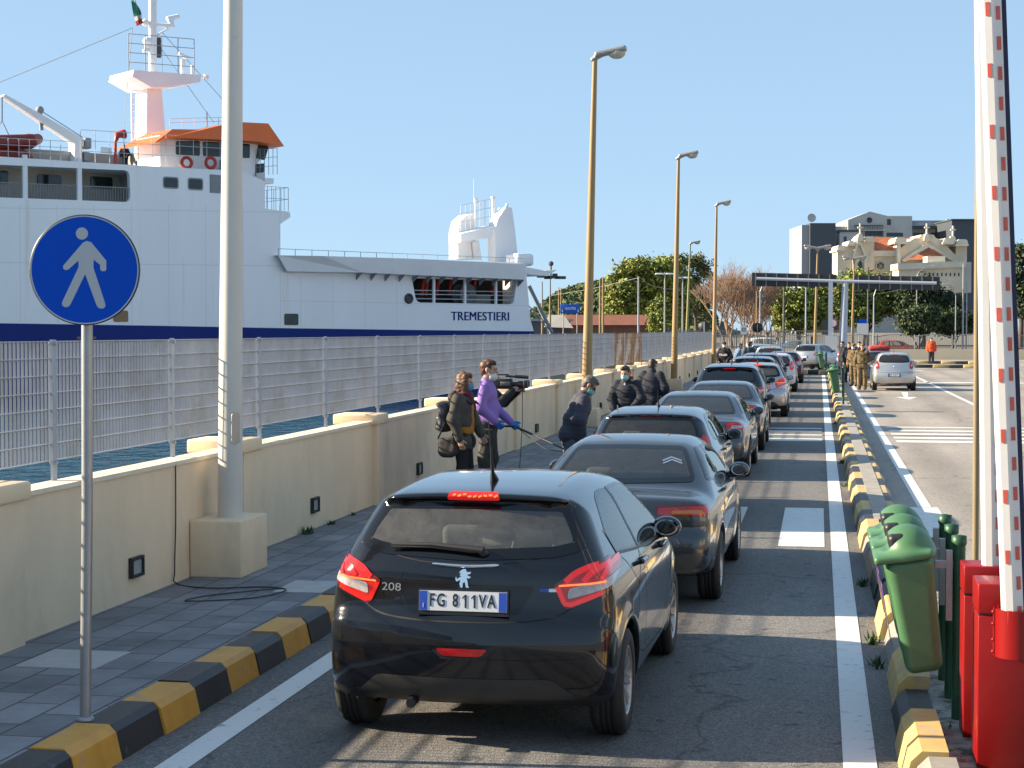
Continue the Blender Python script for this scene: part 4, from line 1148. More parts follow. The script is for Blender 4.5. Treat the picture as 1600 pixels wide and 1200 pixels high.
_wheels = {}
def wheel(parent, car, x, y, rimmat=None, spokes=9, detail=True):
    r = car.rw; w = .195; side = 1 if x > 0 else -1
    key = (round(r, 3), side, spokes, (rimmat or M_RIM).name)
    if key in _wheels:
        t0, r0 = _wheels[key]; o = t0.copy(); COL.objects.link(o); o.parent = parent; o.location = (x, y, r)
        q = r0.copy(); COL.objects.link(q); q.parent = o; return o
    M = Matrix.Rotation(R(90) * side, 4, 'Y')     # local z -> outwards
    rr = r * .66
    prof = [(rr - .02, -w / 2 + .01), (rr, -w / 2), (r - .035, -w / 2), (r - .012, -w / 2 + .012), (r, -w / 2 + .035)]
    for g in (-.03, 0, .03): prof += [(r, g - .006), (r - .008, g - .005), (r - .008, g + .005), (r, g + .006)]
    prof += [(r, w / 2 - .035), (r - .012, w / 2 - .012), (r - .035, w / 2 + .002), (rr + .01, w / 2), (rr, w / 2 - .006), (rr - .02, w / 2 - .02)]
    mb = MB(); mb.lathe(prof, 40, M); t = mb.build('wheel', M_TYRE, parent); t.location = (x, y, r)
    mb = MB()
    mb.lathe([(rr - .002, w / 2 - .008), (rr - .012, w / 2 - .004), (rr - .02, w / 2 - .014), (rr - .026, w / 2 - .05), (rr - .03, -w / 2 + .02)], 36, M)
    mb.lathe([(.001, w / 2 - .032), (.035, w / 2 - .032), (.05, w / 2 - .04), (.055, w / 2 - .06)], 20, M)
    mb.lathe([(rr - .03, w / 2 - .075), (.02, w / 2 - .075)], 28, M, 1)
    for i in range(spokes):
        a = 2 * math.pi * i / spokes
        for da in (-.09, .09):
            pts = [(.035, -.012), (.035, .012), (rr - .018, .011), (rr - .018, -.011)]
            vs = []
            for z0, k in ((w / 2 - .034, 0), (w / 2 - .062, 1)):
                for i_, (px, py) in enumerate(pts):
                    aa = a + (da if px > .1 else da * .3)
                    zz = z0 + (.02 if px > .1 else 0)
                    vs.append(M @ Vector((px * math.cos(aa) - py * math.sin(aa), px * math.sin(aa) + py * math.cos(aa), zz)))
            mb.add(vs, [(0, 1, 2, 3)[::-1], (0, 1, 5, 4), (1, 2, 6, 5), (2, 3, 7, 6), (3, 0, 4, 7)], 0)
    q = mb.build('rim', [rimmat or M_RIM, M_BLK], t)
    _wheels[key] = (t, q); return t

_seat = {}
def seats(parent, car, floor=.30, fy=None, ry=None, z=0.0, bench=True, simple=False):
    fy = car.wb * .44 if fy is None else fy; ry = .35 if ry is None else ry
    def put(nm, build, loc):
        if nm not in _seat: _seat[nm] = build()
        o = _seat[nm]
        if o.parent is None and 'used' not in o: o['used'] = 1; del o['used']; o.parent = parent
        else: o = o.copy(); COL.objects.link(o); o.parent = parent
        o.location = loc; return o
    def fseat():
        s = SD(.05)
        s.box((0, .22, .30), (.50, .52, .18), .07); s.box((0, -.06, .62), (.46, .14, .62), .06, rotm(R(14))); s.box((0, -.17, 1.0), (.26, .10, .18), .045, rotm(R(10)))
        s.cone((-.06, -.13, .85), (-.06, -.16, .98), .012); s.cone((.06, -.13, .85), (.06, -.16, .98), .012)
        return s.mesh('front_seat', .022, M_SEAT)
    def bseat():
        s = SD(.05)
        s.box((0, .25, .30), (1.22, .5, .16), .07); s.box((0, -.06, .58), (1.22, .14, .54), .06, rotm(R(16)))
        for x in (-.40, .40): s.box((x, -.16, .90), (.24, .09, .15), .04, rotm(R(10)))
        return s.mesh('rear_seat', .025, M_SEAT)
    for x in (-.36, .36): put('f', fseat, (x, fy, z))
    if bench: put('b', bseat, (0, ry, z))
    mb = MB()
    W = car.W
    mb.box((0, car.wb * .5 + .1, .33), (W * 1.72, car.wb - .35, .06))
    mb.box((0, car.wb * .80, .80), (W * 1.55, .42, .26), bev=.08)
    mb.box((0, .03, .84), (W * 1.35, .50, .03))
    ring = [(-.36 + .18 * math.cos(a), car.wb * .80 - .27 + .06 * math.sin(a), .88 + .17 * math.sin(a)) for a in np.linspace(0, 2 * math.pi, 20)]
    mb.tube(ring, .014, 6, cap=False)
    mb.build('cabin', M_INT, parent)

def mirror(parent, car, y, z, pm, x=None, far=True):
    for sd in (1, -1):
        X = (x or car.W * .93) - .02
        s = SD(.02)
        s.ell((sd * (X + .13), y + .02, z), (.098, .078, .072)); s.box((sd * (X + .12), y - .065, z), (.4, .06, .4), .005, op='-', k=.012)
        s.cone((sd * (X - .03), y + .05, z - .06), (sd * (X + .08), y + .02, z - .05), .035, .03, k=.02)
        o = s.mesh('mirror', .011, pm, parent)
        mb = MB(); n = 20
        vs = [(sd * (X + .130) + .080 * math.cos(a), y - .033, z + .055 * math.sin(a)) for a in np.linspace(0, 2 * math.pi, n, endpoint=False)]
        mb.add(vs, [tuple(range(n))]); mb.build('mirror_glass', M_MIRG, o)

def plate(parent, x, y, z, tilt, text, w=.5, h=.11):
    """number plate facing the rear; tilt = lean of its top towards the front"""
    M = Matrix.Translation((x, y, z)) @ Matrix.Rotation(R(90) - tilt, 4, 'X')
    M = Matrix.Translation((x, y, z)) @ Matrix(((1, 0, 0, 0), (0, math.sin(tilt), -math.cos(tilt), 0), (0, math.cos(tilt), math.sin(tilt), 0), (0, 0, 0, 1)))
    mb = MB()
    bm = bmesh.new(); bmesh.ops.create_cube(bm, size=1)
    for v in bm.verts: v.co = Vector((v.co.x * (w + .02), v.co.y * (h + .035) - .006, v.co.z * .012))
    mb.bm(bm, M, 1)
    bm = bmesh.new(); bmesh.ops.create_cube(bm, size=1)
    for v in bm.verts: v.co = Vector((v.co.x * w, v.co.y * h, v.co.z * .006 + .006))
    mb.bm(bm, M, 0)
    for sx in (-1, 1):
        bm = bmesh.new(); bmesh.ops.create_cube(bm, size=1)
        for v in bm.verts: v.co = Vector((v.co.x * .045 + sx * (w / 2 - .0235), v.co.y * (h - .004), v.co.z * .002 + .0102))
        mb.bm(bm, M, 2)
    o = mb.build('number_plate', [M_PLATE, M_TRIM, M_PLATEB], parent)
    # characters set one by one; the 1 is drawn with its flag
    cells = [ch for ch in text if ch != ' ']; x0 = -w / 2 + .048; pitch = (w - .11) / 7.6
    for i, ch in enumerate(cells):
        cx = x0 + pitch * (i + .5 + (.6 if i > 1 else 0)); MM = M @ Matrix.Translation((cx, 0, .0102))
        if ch == '1':
            q = MB(); q.prism([(.002, -.036), (.012, -.036), (.012, .037), (.004, .037), (-.012, .022), (-.012, .012), (.002, .024)], 0, .0008, MM); q.build('plate_text', M_PTXT, o)
        else: text_mesh(ch, .100 * h / .11, MM, 'plate_text', M_PTXT, o, .0006, sx=.68, bold=.0016)
    text_mesh('I', .035, M @ Matrix.Translation((-w / 2 + .0235, -.028, .0125)), 'plate_text', M_PLATE, o, .0004)
    return o, M
def ribbon_box(pts, w, t): pass

# ---------------------------------------------------------------- small dark hatchback in front
def side_windows(c, parent, polys, glass, holes, frit=.022):
    for sd in (1, -1):
        for p in polys:
            holes.append((offset_poly(resample(p, .03), .018), 'side', sd))
def put_windows(c, parent, polys, glass, frit=.022):
    for sd in (1, -1):
        for p in polys:
            c.patch('side_window', p, 'side', [M_FRIT, glass], parent, sd, .002, .035, inset=frit)

def hatch_a(label, pm, h=.02, text='FG 811VA', near=True):
    root = thing('parked_car', label, 'car', (0, 0, 0), 0, 'cars queueing in the lane')
    prof = [(-.40, .25), (-.55, .26), (-.645, .37), (-.672, .56), (-.655, .70), (-.625, .755), (-.60, .80), (-.585, .90), (-.575, .99), (-.55, 1.05), (-.44, 1.20), (-.30, 1.360), (-.305, 1.375), (-.335, 1.388), (-.338, 1.408), (-.30, 1.422), (-.10, 1.442),
            (.3, 1.462), (.75, 1.466), (1.2, 1.44), (1.55, 1.38), (2.0, 1.17), (2.36, .99), (2.6, .93), (2.95, .84), (3.18, .74), (3.28, .60), (3.30, .42), (3.22, .25), (3.0, .20), (1.5, .19), (.3, .20)]
    sec = [(.1, .90), (.22, .955), (.42, .99), (.62, 1.0), (.78, .995), (.90, .975), (1.0, .93), (1.15, .845), (1.3, .755), (1.42, .655), (1.55, .54)]
    c = Car(prof, .872, crown=.06, bow_r=.20, bow_f=.30, sec=sec, wb=2.54, rw=.312, taper=(.085, .17), k=.06)
    wr = round_poly([(-.62, 1.075), (.62, 1.075), (.60, 1.20), (.50, 1.365), (-.50, 1.365), (-.60, 1.20)], .1)
    wr = round_poly([(-.655, 1.115), (-.5, 1.078), (0, 1.06), (.5, 1.078), (.655, 1.115), (.625, 1.22), (.535, 1.372), (0, 1.384), (-.535, 1.372), (-.625, 1.22)], .05)
    wf = round_poly([(-.62, 1.02), (.62, 1.02), (.52, 1.37), (-.52, 1.37)], .06)
    s1 = round_poly([(.02, 1.05), (.70, 1.005), (.68, 1.37), (.40, 1.385), (.14, 1.33), (-.02, 1.17)], [.05, .02, .02, .12, .15, .1])
    s2 = round_poly([(.755, 1.0), (1.80, .965), (1.90, 1.02), (1.55, 1.27), (1.28, 1.365), (.735, 1.375)], [.02, .04, .05, .15, .12, .02])
    holes = [(offset_poly(resample(wr, .03), .02), 'rear', 1), (offset_poly(resample(wf, .03), .02), 'front', 1)]
    side_windows(c, root, [s1, s2], None, holes)
    c.body('body', h, [pm, M_TRIM], root, holes, lambda P: (P[:, 1] < 0) & (P[:, 2] < .32))
    w = c.patch('rear_window', wr, 'rear', [M_FRIT, M_GLASSC], root, 1, .004, .035, inset=.058)
    c.patch('windscreen', wf, 'front', [M_FRIT, M_GLASS], root, 1, .002, .05, inset=.04)
    put_windows(c, root, [s1, s2], M_GLASS)
    seats(root, c)
    for x in (-.752, .752):
        for y in (0, c.wb): wheel(root, c, x, y, M_RIM, 9)
    # tail lamps: shape wraps round the corner; three curved bars glow inside
    for sd in (1, -1):
        v = 20
        lam = round_poly([(sd * .285, .935), (sd * .40, 1.005), (sd * .52, 1.052), (sd * .66, 1.065), (sd * .765, 1.035), (sd * .785, .985), (sd * .62, .905), (sd * .46, .835), (sd * .36, .80), (sd * .33, .82)], .02)
        # outline given on the corner plane (t, z)
        o = c.patch('tail_lamp', lam, v, [M_LRED2, M_LRED], root, sd, .006, .022, inset=.02)
        cl = round_poly([(sd * .36, .855), (sd * .60, .915), (sd * .74, .975), (sd * .66, .975), (sd * .37, .915)], .02)
        c.patch('clear_lens', cl, v, M_LCLR, o, sd, .009, .022)
        for j in range(3):
            t0 = .35 + j * .10
            arc = [(sd * t0, .95), (sd * (t0 + .05), .99 + .006 * j), (sd * (t0 + .13), 1.022 + .004 * j), (sd * (t0 + .20), 1.035)]
            mb = MB(); c.line(catmull(arc, 6, False), .030, v, sd, .010, .02, mb); mb.build('lamp_bar', M_LGLOW, o)
        mb = MB(); c.line([(sd * .315, .93), (sd * .58, .945)], .010, v, sd, .013, .02, mb); mb.build('lamp_strip', M_LHOT, o)
        mb = MB(); edge = [(sd * .305, .925), (sd * .345, .83), (sd * .38, .825), (sd * .56, .89)]; c.line(edge, .026, v, sd, .010, .02, mb); mb.build('lamp_bar', M_LGLOW, o)
    bl = round_poly([(-.155, 1.388), (.155, 1.388), (.14, 1.418), (-.14, 1.418)], .012)
    c.patch('brake_lamp', bl, 'rear', M_LGLOW, root, 1, .012, .02)
    mb = MB(); rg = np.random.RandomState(3)
    for i in range(9):
        x = -.12 + i * .03; c.line([(x, 1.40 + rg.rand() * .008), (x + .02, 1.401 + rg.rand() * .008)], .005, 'rear', 1, .015, .01, mb)
    mb.build('lamp_strip', M_LHOT, root)
    fog = round_poly([(-.155, .545), (.155, .545), (.175, .575), (-.175, .575)], .02)
    fog = round_poly([(-.11, .545), (.11, .545), (.15, .587), (-.15, .587)], .02)
    mb = MB(); c.patch('fog_lamp', fog, 'rear', M_LRED, root, 1, .004, .02)
    mb = MB(); c.line([(-.16, .58), (-.11, .535), (.11, .535), (.16, .58)], .014, 'rear', 1, .002, .02, mb); mb.build('fog_lamp_surround', M_TRIM, root)
    # lower bumper insert, sheen
    low = round_poly([(-.64, .30), (.64, .30), (.50, .42), (-.50, .42)], .04)
    c.patch('bumper_insert', low, 'rear', mat('bumper_plastic', (.03, .03, .031), .55, var=.25, vscale=9), root, 1, .003, .035)
    # gaps between panels
    mb = MB()
    hat = catmull([(-.70, 1.00), (-.64, .86), (-.52, .765), (-.30, .735), (0, .73), (.30, .735), (.52, .765), (.64, .86), (.70, 1.0)], 6, False)
    c.line(hat, .008, 'rear', 1, .001, .025, mb)
    c.line(catmull([(-.66, 1.13), (-.3, 1.055), (0, 1.045), (.3, 1.055), (.66, 1.13)], 6, False), .004, 'rear', 1, .001, .025, mb)
    for sd in (1, -1):
        c.line([(.72, 1.0), (.70, .60), (.66, .36), (1.75, .33), (1.86, .6), (1.90, .95)], .006, 'side', sd, .001, .03, mb)
        c.line([(.72, .99), (.40, .80), (.36, .62), (.44, .42), (.66, .36)], .006, 'side', sd, .001, .03, mb)
        c.line([(.03, 1.06), (.2, .98), (.42, .82)], .005, 'side', sd, .001, .03, mb)
        c.line([(-.48, .70), (-.36, .62)], .006, 'side', sd, .001, .03, mb)
    c.line([(-.46, .02), (-.49, .45), (-.46, 1.4)], .006, 'top', 1, .001, .05, mb) if False else None
    mb.build('panel_gap', M_SEAM, root)
    for sd in (1, -1):
        mb = MB()
        c.line([(-.02, 1.19), (.04, 1.05), (.7, 1.0), (1.85, .955)], .016, 'side', sd, .004, .03, mb)
        c.line([(.72, 1.0), (.705, 1.37)], .05, 'side', sd, .003, .03, mb)
        mb.build('window_moulding', M_TRIM, root)
    for sd in (1, -1):
        for (yy, zz) in ((.62, .93), (1.58, .915)):
            V, N = c.hit(np.array([[yy - .1, zz], [yy + .1, zz]]), 'side', sd)
            s = SD(.01); a, b = V[0] + N[0] * .03, V[1] + N[1] * .03
            s.cone(a, b, .014); s.cone(V[0], a, .014); s.cone(V[1], b, .014); s.mesh('door_handle', .008, pm, root)
    mirror(root, c, 1.70, 1.02, pm, .775)
    # wiper, tailgate handle, plate, badges, aerial
    V, N = c.hit(np.array([[-.44, 1.115], [-.2, 1.122], [.10, 1.10]]), 'rear'); V = V + N * .035
    mb = MB(); mb.tube([V[0], V[1], V[2]], [.006, .014, .022], 8); mb.tube([V[0] + (0, -.004, -.012), V[1] + (0, -.004, -.014), V[2] + (-.05, -.004, -.012)], .006, 6)
    V2, N2 = c.hit(np.array([[.10, 1.10]]), 'rear'); mb.ball(V2[0] + N2[0] * .01, .032, 0, 12, (1, .8, .7)); mb.build('wiper', M_BLK, root)
    V, N = c.hit(np.array([[-.19, 1.037], [0, 1.03], [.19, 1.037]]), 'rear'); V = V + N * .006
    mb = MB(); mb.tube(catmull(V, 6, False), [.006] + [.011] * 11 + [.006], 8); mb.build('tailgate_handle', M_CHROME, root)
    c.patch('plate_niche', round_poly([(-.40, .93), (.40, .93), (.31, .772), (-.31, .772)], .04), 'rear', M_FRIT, root, 1, .002, .03)
    Vp, Np = c.hit(np.array([[0, .845]]), 'rear'); plate(root, .0, Vp[0][1] - .016, .842, .10, text)
    def badge_frame(x, z):
        V, N = c.hit(np.array([[x, z], [x + .02, z], [x, z + .02]]), 'rear')
        n = N[0]; e = Vector(V[1] - V[0]).normalized(); u = Vector(n).cross(e).normalized(); return frame(V[0] + n * .003, e, u, n)
    text_mesh('208', .062, badge_frame(-.43, .90), 'badge', M_SILV, root, .002, sx=1.35)
    lion = [(-.020, -.05), (-.008, -.05), (-.006, -.025), (.004, -.018), (.012, -.05), (.030, -.05), (.024, -.042), (.020, -.015), (.014, .004), (.028, .000), (.040, .010), (.026, .014), (.016, .022),
            (.034, .026), (.040, .038), (.022, .036), (.012, .040), (.010, .052), (-.004, .054), (-.020, .044), (-.030, .030), (-.018, .030), (-.026, .016), (-.014, .014), (-.040, -.004), (-.046, .010), (-.050, -.002), (-.044, -.018), (-.020, -.008), (-.026, -.03)]
    mb = MB(); mb.prism(lion, 0, .006, badge_frame(0.0, .965)); mb.build('badge', M_CHROME, root)
    mb = MB(); F_ = badge_frame(.47, .905)
    mb.prism([(-.05, -.009), (.0, -.009), (.0, .009), (-.05, .009)], 0, .003, F_, 1); mb.prism([(.0, -.009), (.05, -.009), (.05, .009), (.0, .009)], 0, .003, F_, 0); mb.build('badge', [M_SILV, M_PLATEB], root)
    V, N = c.hit(np.array([[0.02, .12]]), 'top')
    mb = MB(); p = Vector(V[0]); mb.tube([p + Vector((0, .03, -.01)), p + Vector((0, 0, .02)), p + Vector((0, -.03, .05)), p + Vector((0, -.07, .16)), p + Vector((0, -.15, .36))], [.030, .022, .012, .005, .003], 10); mb.build('aerial', M_BLK, root)
    mb = MB(); mb.tube([(-.30, -.5, .27), (-.30, -.62, .26)], .028, 12); mb.box((0, .1, .28), (1.2, .5, .1)); mb.box((0, 1.3, .2), (1.1, 2.0, .06)); mb.build('underbody', M_BLK, root)
    return root, c

# ---------------------------------------------------------------- the other cars, from three body types
PROF = {
 'hatch': ([(-.44, .30), (-.58, .30), (-.66, .40), (-.69, .56), (-.67, .70), (-.64, .755), (-.625, .85), (-.60, .99), (-.575, 1.05), (-.46, 1.20), (-.31, 1.345), (-.32, 1.375), (-.31, 1.40), (-.10, 1.43),
            (.3, 1.456), (.75, 1.46), (1.2, 1.44), (1.55, 1.38), (2.0, 1.17), (2.36, .99), (2.6, .93), (2.95, .84), (3.2, .74), (3.32, .60), (3.34, .42), (3.25, .25), (3.0, .20), (1.5, .19), (.3, .20)], 1.46),
 'sedan': ([(-.78, .30), (-.90, .36), (-.955, .50), (-.945, .62), (-.90, .70), (-.895, .80), (-.875, .90), (-.80, .955), (-.60, .972), (-.42, .98), (-.26, 1.01), (.12, 1.17), (.46, 1.30), (.68, 1.345),
            (1.10, 1.368), (1.55, 1.34), (1.85, 1.26), (2.30, 1.06), (2.56, .95), (3.0, .86), (3.3, .74), (3.45, .60), (3.47, .42), (3.38, .25), (3.1, .2), (1.5, .19), (.2, .2)], 1.368),
 'suv': ([(-.5, .36), (-.68, .38), (-.78, .48), (-.80, .66), (-.76, .80), (-.74, .92), (-.70, 1.08), (-.64, 1.14), (-.48, 1.32), (-.34, 1.45), (-.40, 1.475), (-.40, 1.50), (-.1, 1.535),
          (.4, 1.56), (.95, 1.565), (1.4, 1.53), (1.75, 1.44), (2.25, 1.20), (2.5, 1.08), (2.9, 1.0), (3.3, .90), (3.45, .75), (3.48, .5), (3.4, .32), (3.1, .26), (1.5, .25), (.2, .26)], 1.565)}
WIN = {
 'hatch': dict(rear=[(-.60, 1.10), (-.4, 1.075), (.4, 1.075), (.60, 1.10), (.585, 1.2), (.51, 1.345), (0, 1.352), (-.51, 1.345), (-.585, 1.2)], front=[(-.62, 1.02), (.62, 1.02), (.52, 1.37), (-.52, 1.37)],
     s1=[(.02, 1.06), (.70, 1.015), (.68, 1.365), (.40, 1.375), (.12, 1.33), (-.04, 1.20)], s2=[(.755, 1.01), (1.80, .975), (1.90, 1.02), (1.55, 1.265), (1.28, 1.36), (.735, 1.37)], mir=(1.72, 1.03)),
 'sedan': dict(rear=[(-.63, 1.025), (0, 1.015), (.63, 1.025), (.58, 1.14), (.49, 1.295), (0, 1.305), (-.49, 1.295), (-.58, 1.14)], front=[(-.61, .99), (.61, .99), (.50, 1.29), (-.50, 1.29)],
     s1=[(.02, 1.03), (.78, .975), (.76, 1.285), (.56, 1.285), (.34, 1.20)], s2=[(.835, .97), (1.86, .945), (1.95, .985), (1.62, 1.20), (1.35, 1.28), (.815, 1.285)], mir=(1.80, .99)),
 'suv': dict(rear=[(-.60, 1.16), (-.4, 1.145), (.4, 1.145), (.60, 1.16), (.58, 1.3), (.52, 1.435), (0, 1.445), (-.52, 1.435), (-.58, 1.3)], front=[(-.66, 1.12), (.66, 1.12), (.55, 1.46), (-.55, 1.46)],
     s1=[(-.1, 1.17), (.72, 1.10), (.70, 1.455), (.35, 1.455), (.02, 1.38)], s2=[(.775, 1.095), (1.95, 1.06), (2.05, 1.11), (1.68, 1.36), (1.4, 1.45), (.755, 1.46)], mir=(1.85, 1.13))}
LAMP = {
 'strip': [(.36, .80), (.78, .79), (.86, .83), (.84, .885), (.70, .895), (.36, .885)],
 'tall': [(.60, .86), (.72, .84), (.80, .95), (.80, 1.12), (.70, 1.16), (.62, 1.02)],
 'wedge': [(.50, .79), (.84, .79), (.88, .88), (.80, .925), (.52, .915)],
 'round': [(.56, .90), (.72, .86), (.86, .93), (.88, 1.02), (.76, 1.06), (.60, 1.02)],
 'claw': [(.50, .93), (.60, 1.0), (.72, 1.05), (.84, 1.03), (.84, .95), (.66, .84), (.56, .82)]}
SEC = {'hatch': [(.1, .86), (.22, .93), (.42, .985), (.62, 1.0), (.78, .995), (.90, .975), (1.0, .93), (1.15, .85), (1.3, .765), (1.42, .67), (1.55, .55)],
       'sedan': [(.1, .87), (.22, .94), (.42, .985), (.6, 1.0), (.75, .995), (.86, .97), (.95, .92), (1.08, .84), (1.2, .76), (1.32, .66), (1.45, .54)],
       'suv': [(.15, .88), (.28, .94), (.5, .99), (.7, 1.0), (.88, .99), (1.0, .965), (1.1, .93), (1.25, .86), (1.4, .77), (1.52, .67), (1.65, .55)]}
def gen_car(kind, label, pm, h=.03, W=.86, H=None, L=1.0, lamp='wedge', lit=False, brake='dark', plate_z=.80, plate_t='', glass=None, aer=True, bow=.16, group='cars queueing in the lane', rim=None, spokes=7, seam=True, dy=0.0, chev=False):
    root = thing('parked_car', label, 'car', (0, 0, 0), 0, group)
    prof, H0 = PROF[kind]; H = H or H0; q = H / H0
    def zz(z): return z if z < .6 else .6 + (z - .6) * (H - .6) / (H0 - .6)
    prof = [(y * L, zz(z)) for y, z in prof]
    wn_ = {k: ([(a * (L if k[0] == 's' else W / .86), zz(b)) for a, b in v] if k != 'mir' else (v[0] * L, zz(v[1]))) for k, v in WIN[kind].items()}
    c = Car(prof, W, crown=.055, bow_r=bow, bow_f=.26, sec=[(zz(a), b) for a, b in SEC[kind]], wb=2.6 * L, rw=.335 if kind == 'suv' else .308, taper=(.10, .16), k=.06)
    glass = glass or M_GLASS
    wr, wf, s1, s2 = (round_poly(wn_[k], .06) for k in ('rear', 'front', 's1', 's2'))
    holes = [(offset_poly(resample(wr, .03), .025), 'rear', 1), (offset_poly(resample(wf, .03), .025), 'front', 1)]
    side_windows(c, root, [s1, s2], None, holes)
    c.body('body', h, [pm, M_TRIM], root, holes)
    st = max(.03, h * 1.3)
    c.patch('rear_window', wr, 'rear', [M_FRIT, glass], root, 1, .004, st, inset=.035)
    c.patch('windscreen', wf, 'front', [M_FRIT, M_GLASS], root, 1, .003, st * 1.5, inset=.04)
    put_windows(c, root, [s1, s2], M_GLASS, .022)
    seats(root, c, z=(H - 1.46) * .35)
    for x in (-(W - .105), W - .105):
        for y in (0, c.wb): wheel(root, c, x, y, rim or M_RIM, spokes)
    for sd in (1, -1):
        a = 14
        def tz(p): return (sd * (p[0] * W / .86 * math.cos(R(a)) - .62 * L * (1.35 if kind == 'sedan' else 1.0) * math.sin(R(a)) ), zz(p[1]))
        lp = round_poly([tz(p) for p in LAMP[lamp]], .025)
        o = c.patch('tail_lamp', lp, a, [M_LRED2, M_LGLOW if lit else M_LRED], root, sd, .006, .022, inset=.016)
        cx, cz = lp.mean(0); q_ = (lp - [cx, cz]) * [.55, .30] + [cx, cz - .012]
        c.patch('clear_lens', q_, a, M_LAMB if lamp == 'strip' else M_LCLR, o, sd, .010, .022)
    top = wn_['rear'][5][1]
    bl = round_poly([(-.15, top + .012), (.15, top + .012), (.14, top + .036), (-.14, top + .036)], .01)
    if kind != 'sedan': c.patch('brake_lamp', bl, 'rear', {'lit': M_LHOT if False else M_LGLOW, 'dark': M_LRED2}[brake], root, 1, .008, .02)
    mb = MB()
    yb = .72
    c.line([(-W * .93, zz(.72)), (-.3, zz(.715)), (.3, zz(.715)), (W * .93, zz(.72))], .008, 'rear', 1, .001, .03, mb)
    for sd in (1, -1):
        c.line([(.73 * L, zz(.98)), (.72 * L, .60), (.68 * L, .36), (1.8 * L, .34), (1.9 * L, .6), (1.93 * L, zz(.93))], .007, 'side', sd, .001, .03, mb)
        c.line([(.72 * L, zz(.98)), (.42 * L, .78), (.38 * L, .60), (.46 * L, .42), (.68 * L, .36)], .007, 'side', sd, .001, .03, mb)
        if kind == 'sedan': pass
    if kind == 'sedan':
        c.line([(-.60, zz(.955)), (-.58, zz(.89)), (-.5, zz(.73))], .006, 'rear', 1, .001, .03, mb); c.line([(.60, zz(.955)), (.58, zz(.89)), (.5, zz(.73))], .006, 'rear', 1, .001, .03, mb)
    mb.build('panel_gap', M_SEAM, root)
    for sd in (1, -1):
        for yy in (.60, 1.58):
            V, N = c.hit(np.array([[yy * L - .09, zz(.90)], [yy * L + .09, zz(.90)]]), 'side', sd)
            mb = MB(); mb.tube([V[0], V[0] + N[0] * .03, V[1] + N[1] * .03, V[1]], .012, 6); mb.build('door_handle', pm, root)
    mirror(root, c, wn_['mir'][0], wn_['mir'][1], pm, W * .915)
    V, N = c.hit(np.array([[0, zz(plate_z)], [0, zz(plate_z) + .06]]), 'rear')
    n = N[0]; plate(root, 0, V[0][1] - .015, zz(plate_z), math.asin(max(-.5, min(.5, n[2]))), plate_t or 'DK 427ZB', .46, .10)
    V, N = c.hit(np.array([[0, zz(.93)], [.02, zz(.93)], [0, zz(.95)]]), 'rear'); e = Vector(V[1] - V[0]).normalized(); n = Vector(N[0]); 
    mb = MB(); mb.lathe([(.038, 0), (.036, .006), (.001, .008)], 16, frame(V[0], e, n.cross(e), n)); mb.build('badge', M_CHROME, root)
    if aer:
        V, N = c.hit(np.array([[0.02, .45 * L]]), 'top'); p = Vector(V[0])
        mb = MB(); mb.tube([p, p + Vector((0, -.03, .03)), p + Vector((0, -.16, .20))], [.02, .008, .004], 8); mb.build('aerial', M_BLK, root)
    mb = MB(); mb.box((0, 1.3 * L, .235), (W * 1.3, 2.3 * L, .06)); mb.build('underbody', M_BLK, root)
    if chev:
        V, N = c.hit(np.array([[.40, zz(1.17)], [.42, zz(1.17)], [.40, zz(1.19)]]), 'rear'); e = Vector(V[1] - V[0]).normalized(); n = Vector(N[0]); F_ = frame(V[0] + N[0] * .006, e, n.cross(e), n)
        mb = MB()
        for d in (0, .05): mb.prism([(-.085, -.04 + d), (0, .03 + d), (.085, -.04 + d), (.085, -.012 + d), (0, .058 + d), (-.085, -.012 + d)][::1], 0, .002, F_)
        mb.build('chevron_sticker', M_SILV, root)
    return root, c

def place(o, x, yrear, c, rz=0): o.location = (x, yrear - c.y0, 0); o.rotation_euler = (0, 0, R(rz)); return o
P_BLACK = paint('paint_black', (.008, .009, .013), .3, .18, .2)
P_GREY = paint('paint_graphite', (.055, .062, .072), .65, .28, .3)
P_NAVY = paint('paint_midnight', (.018, .024, .038), .5, .25, .25)
P_BLUG = paint('paint_blue_grey', (.075, .088, .105), .65, .28, .3)
P_DGRY = paint('paint_dark_grey', (.030, .033, .040), .6, .25, .25)
P_SILV = paint('paint_silver', (.42, .43, .45), .7, .3, .3)
P_SILV2 = paint('paint_pale_silver', (.50, .51, .51), .6, .32, .3)
P_WHITE = paint('paint_white', (.62, .63, .64), .0, .3, .3)
P_WINE = paint('paint_wine', (.06, .010, .014), .4, .25, .25)
P_BLUE = paint('paint_blue', (.05, .10, .19), .5, .28, .25)
ca, cc = hatch_a('black five-door hatchback nearest the camera with lit red claw-shaped tail lamps', P_BLACK)
ca.location = (-1.93, 9.99, 0.0); ca.rotation_euler = (0, 0, R(-1.2))
Q = 'cars queueing in the lane'
o, c = gen_car('sedan', 'graphite saloon with a double chevron sticker on its rear window', P_GREY, .022, .858, 1.375, 1.0, 'strip', plate_t='CV 305LM', glass=M_GLASS, aer=False, chev=True, bow=.2)
place(o, -1.68, 14.22, c, -.8)
o, c = gen_car('hatch', 'midnight blue hatchback with tall red tail lamps, third in the queue behind the chevron saloon', P_NAVY, .026, .835, 1.41, .99, 'tall', plate_t='DB 671KX', bow=.2); place(o, -1.97, 20.2, c, -.5)
o, c = gen_car('sedan', 'blue grey saloon with wedge-shaped red tail lamps, fourth in the queue, its door mirror dark', P_BLUG, .03, .885, 1.335, 1.02, 'wedge', plate_t='CE 914PN', aer=False); place(o, -1.96, 27.1, c, -.4)
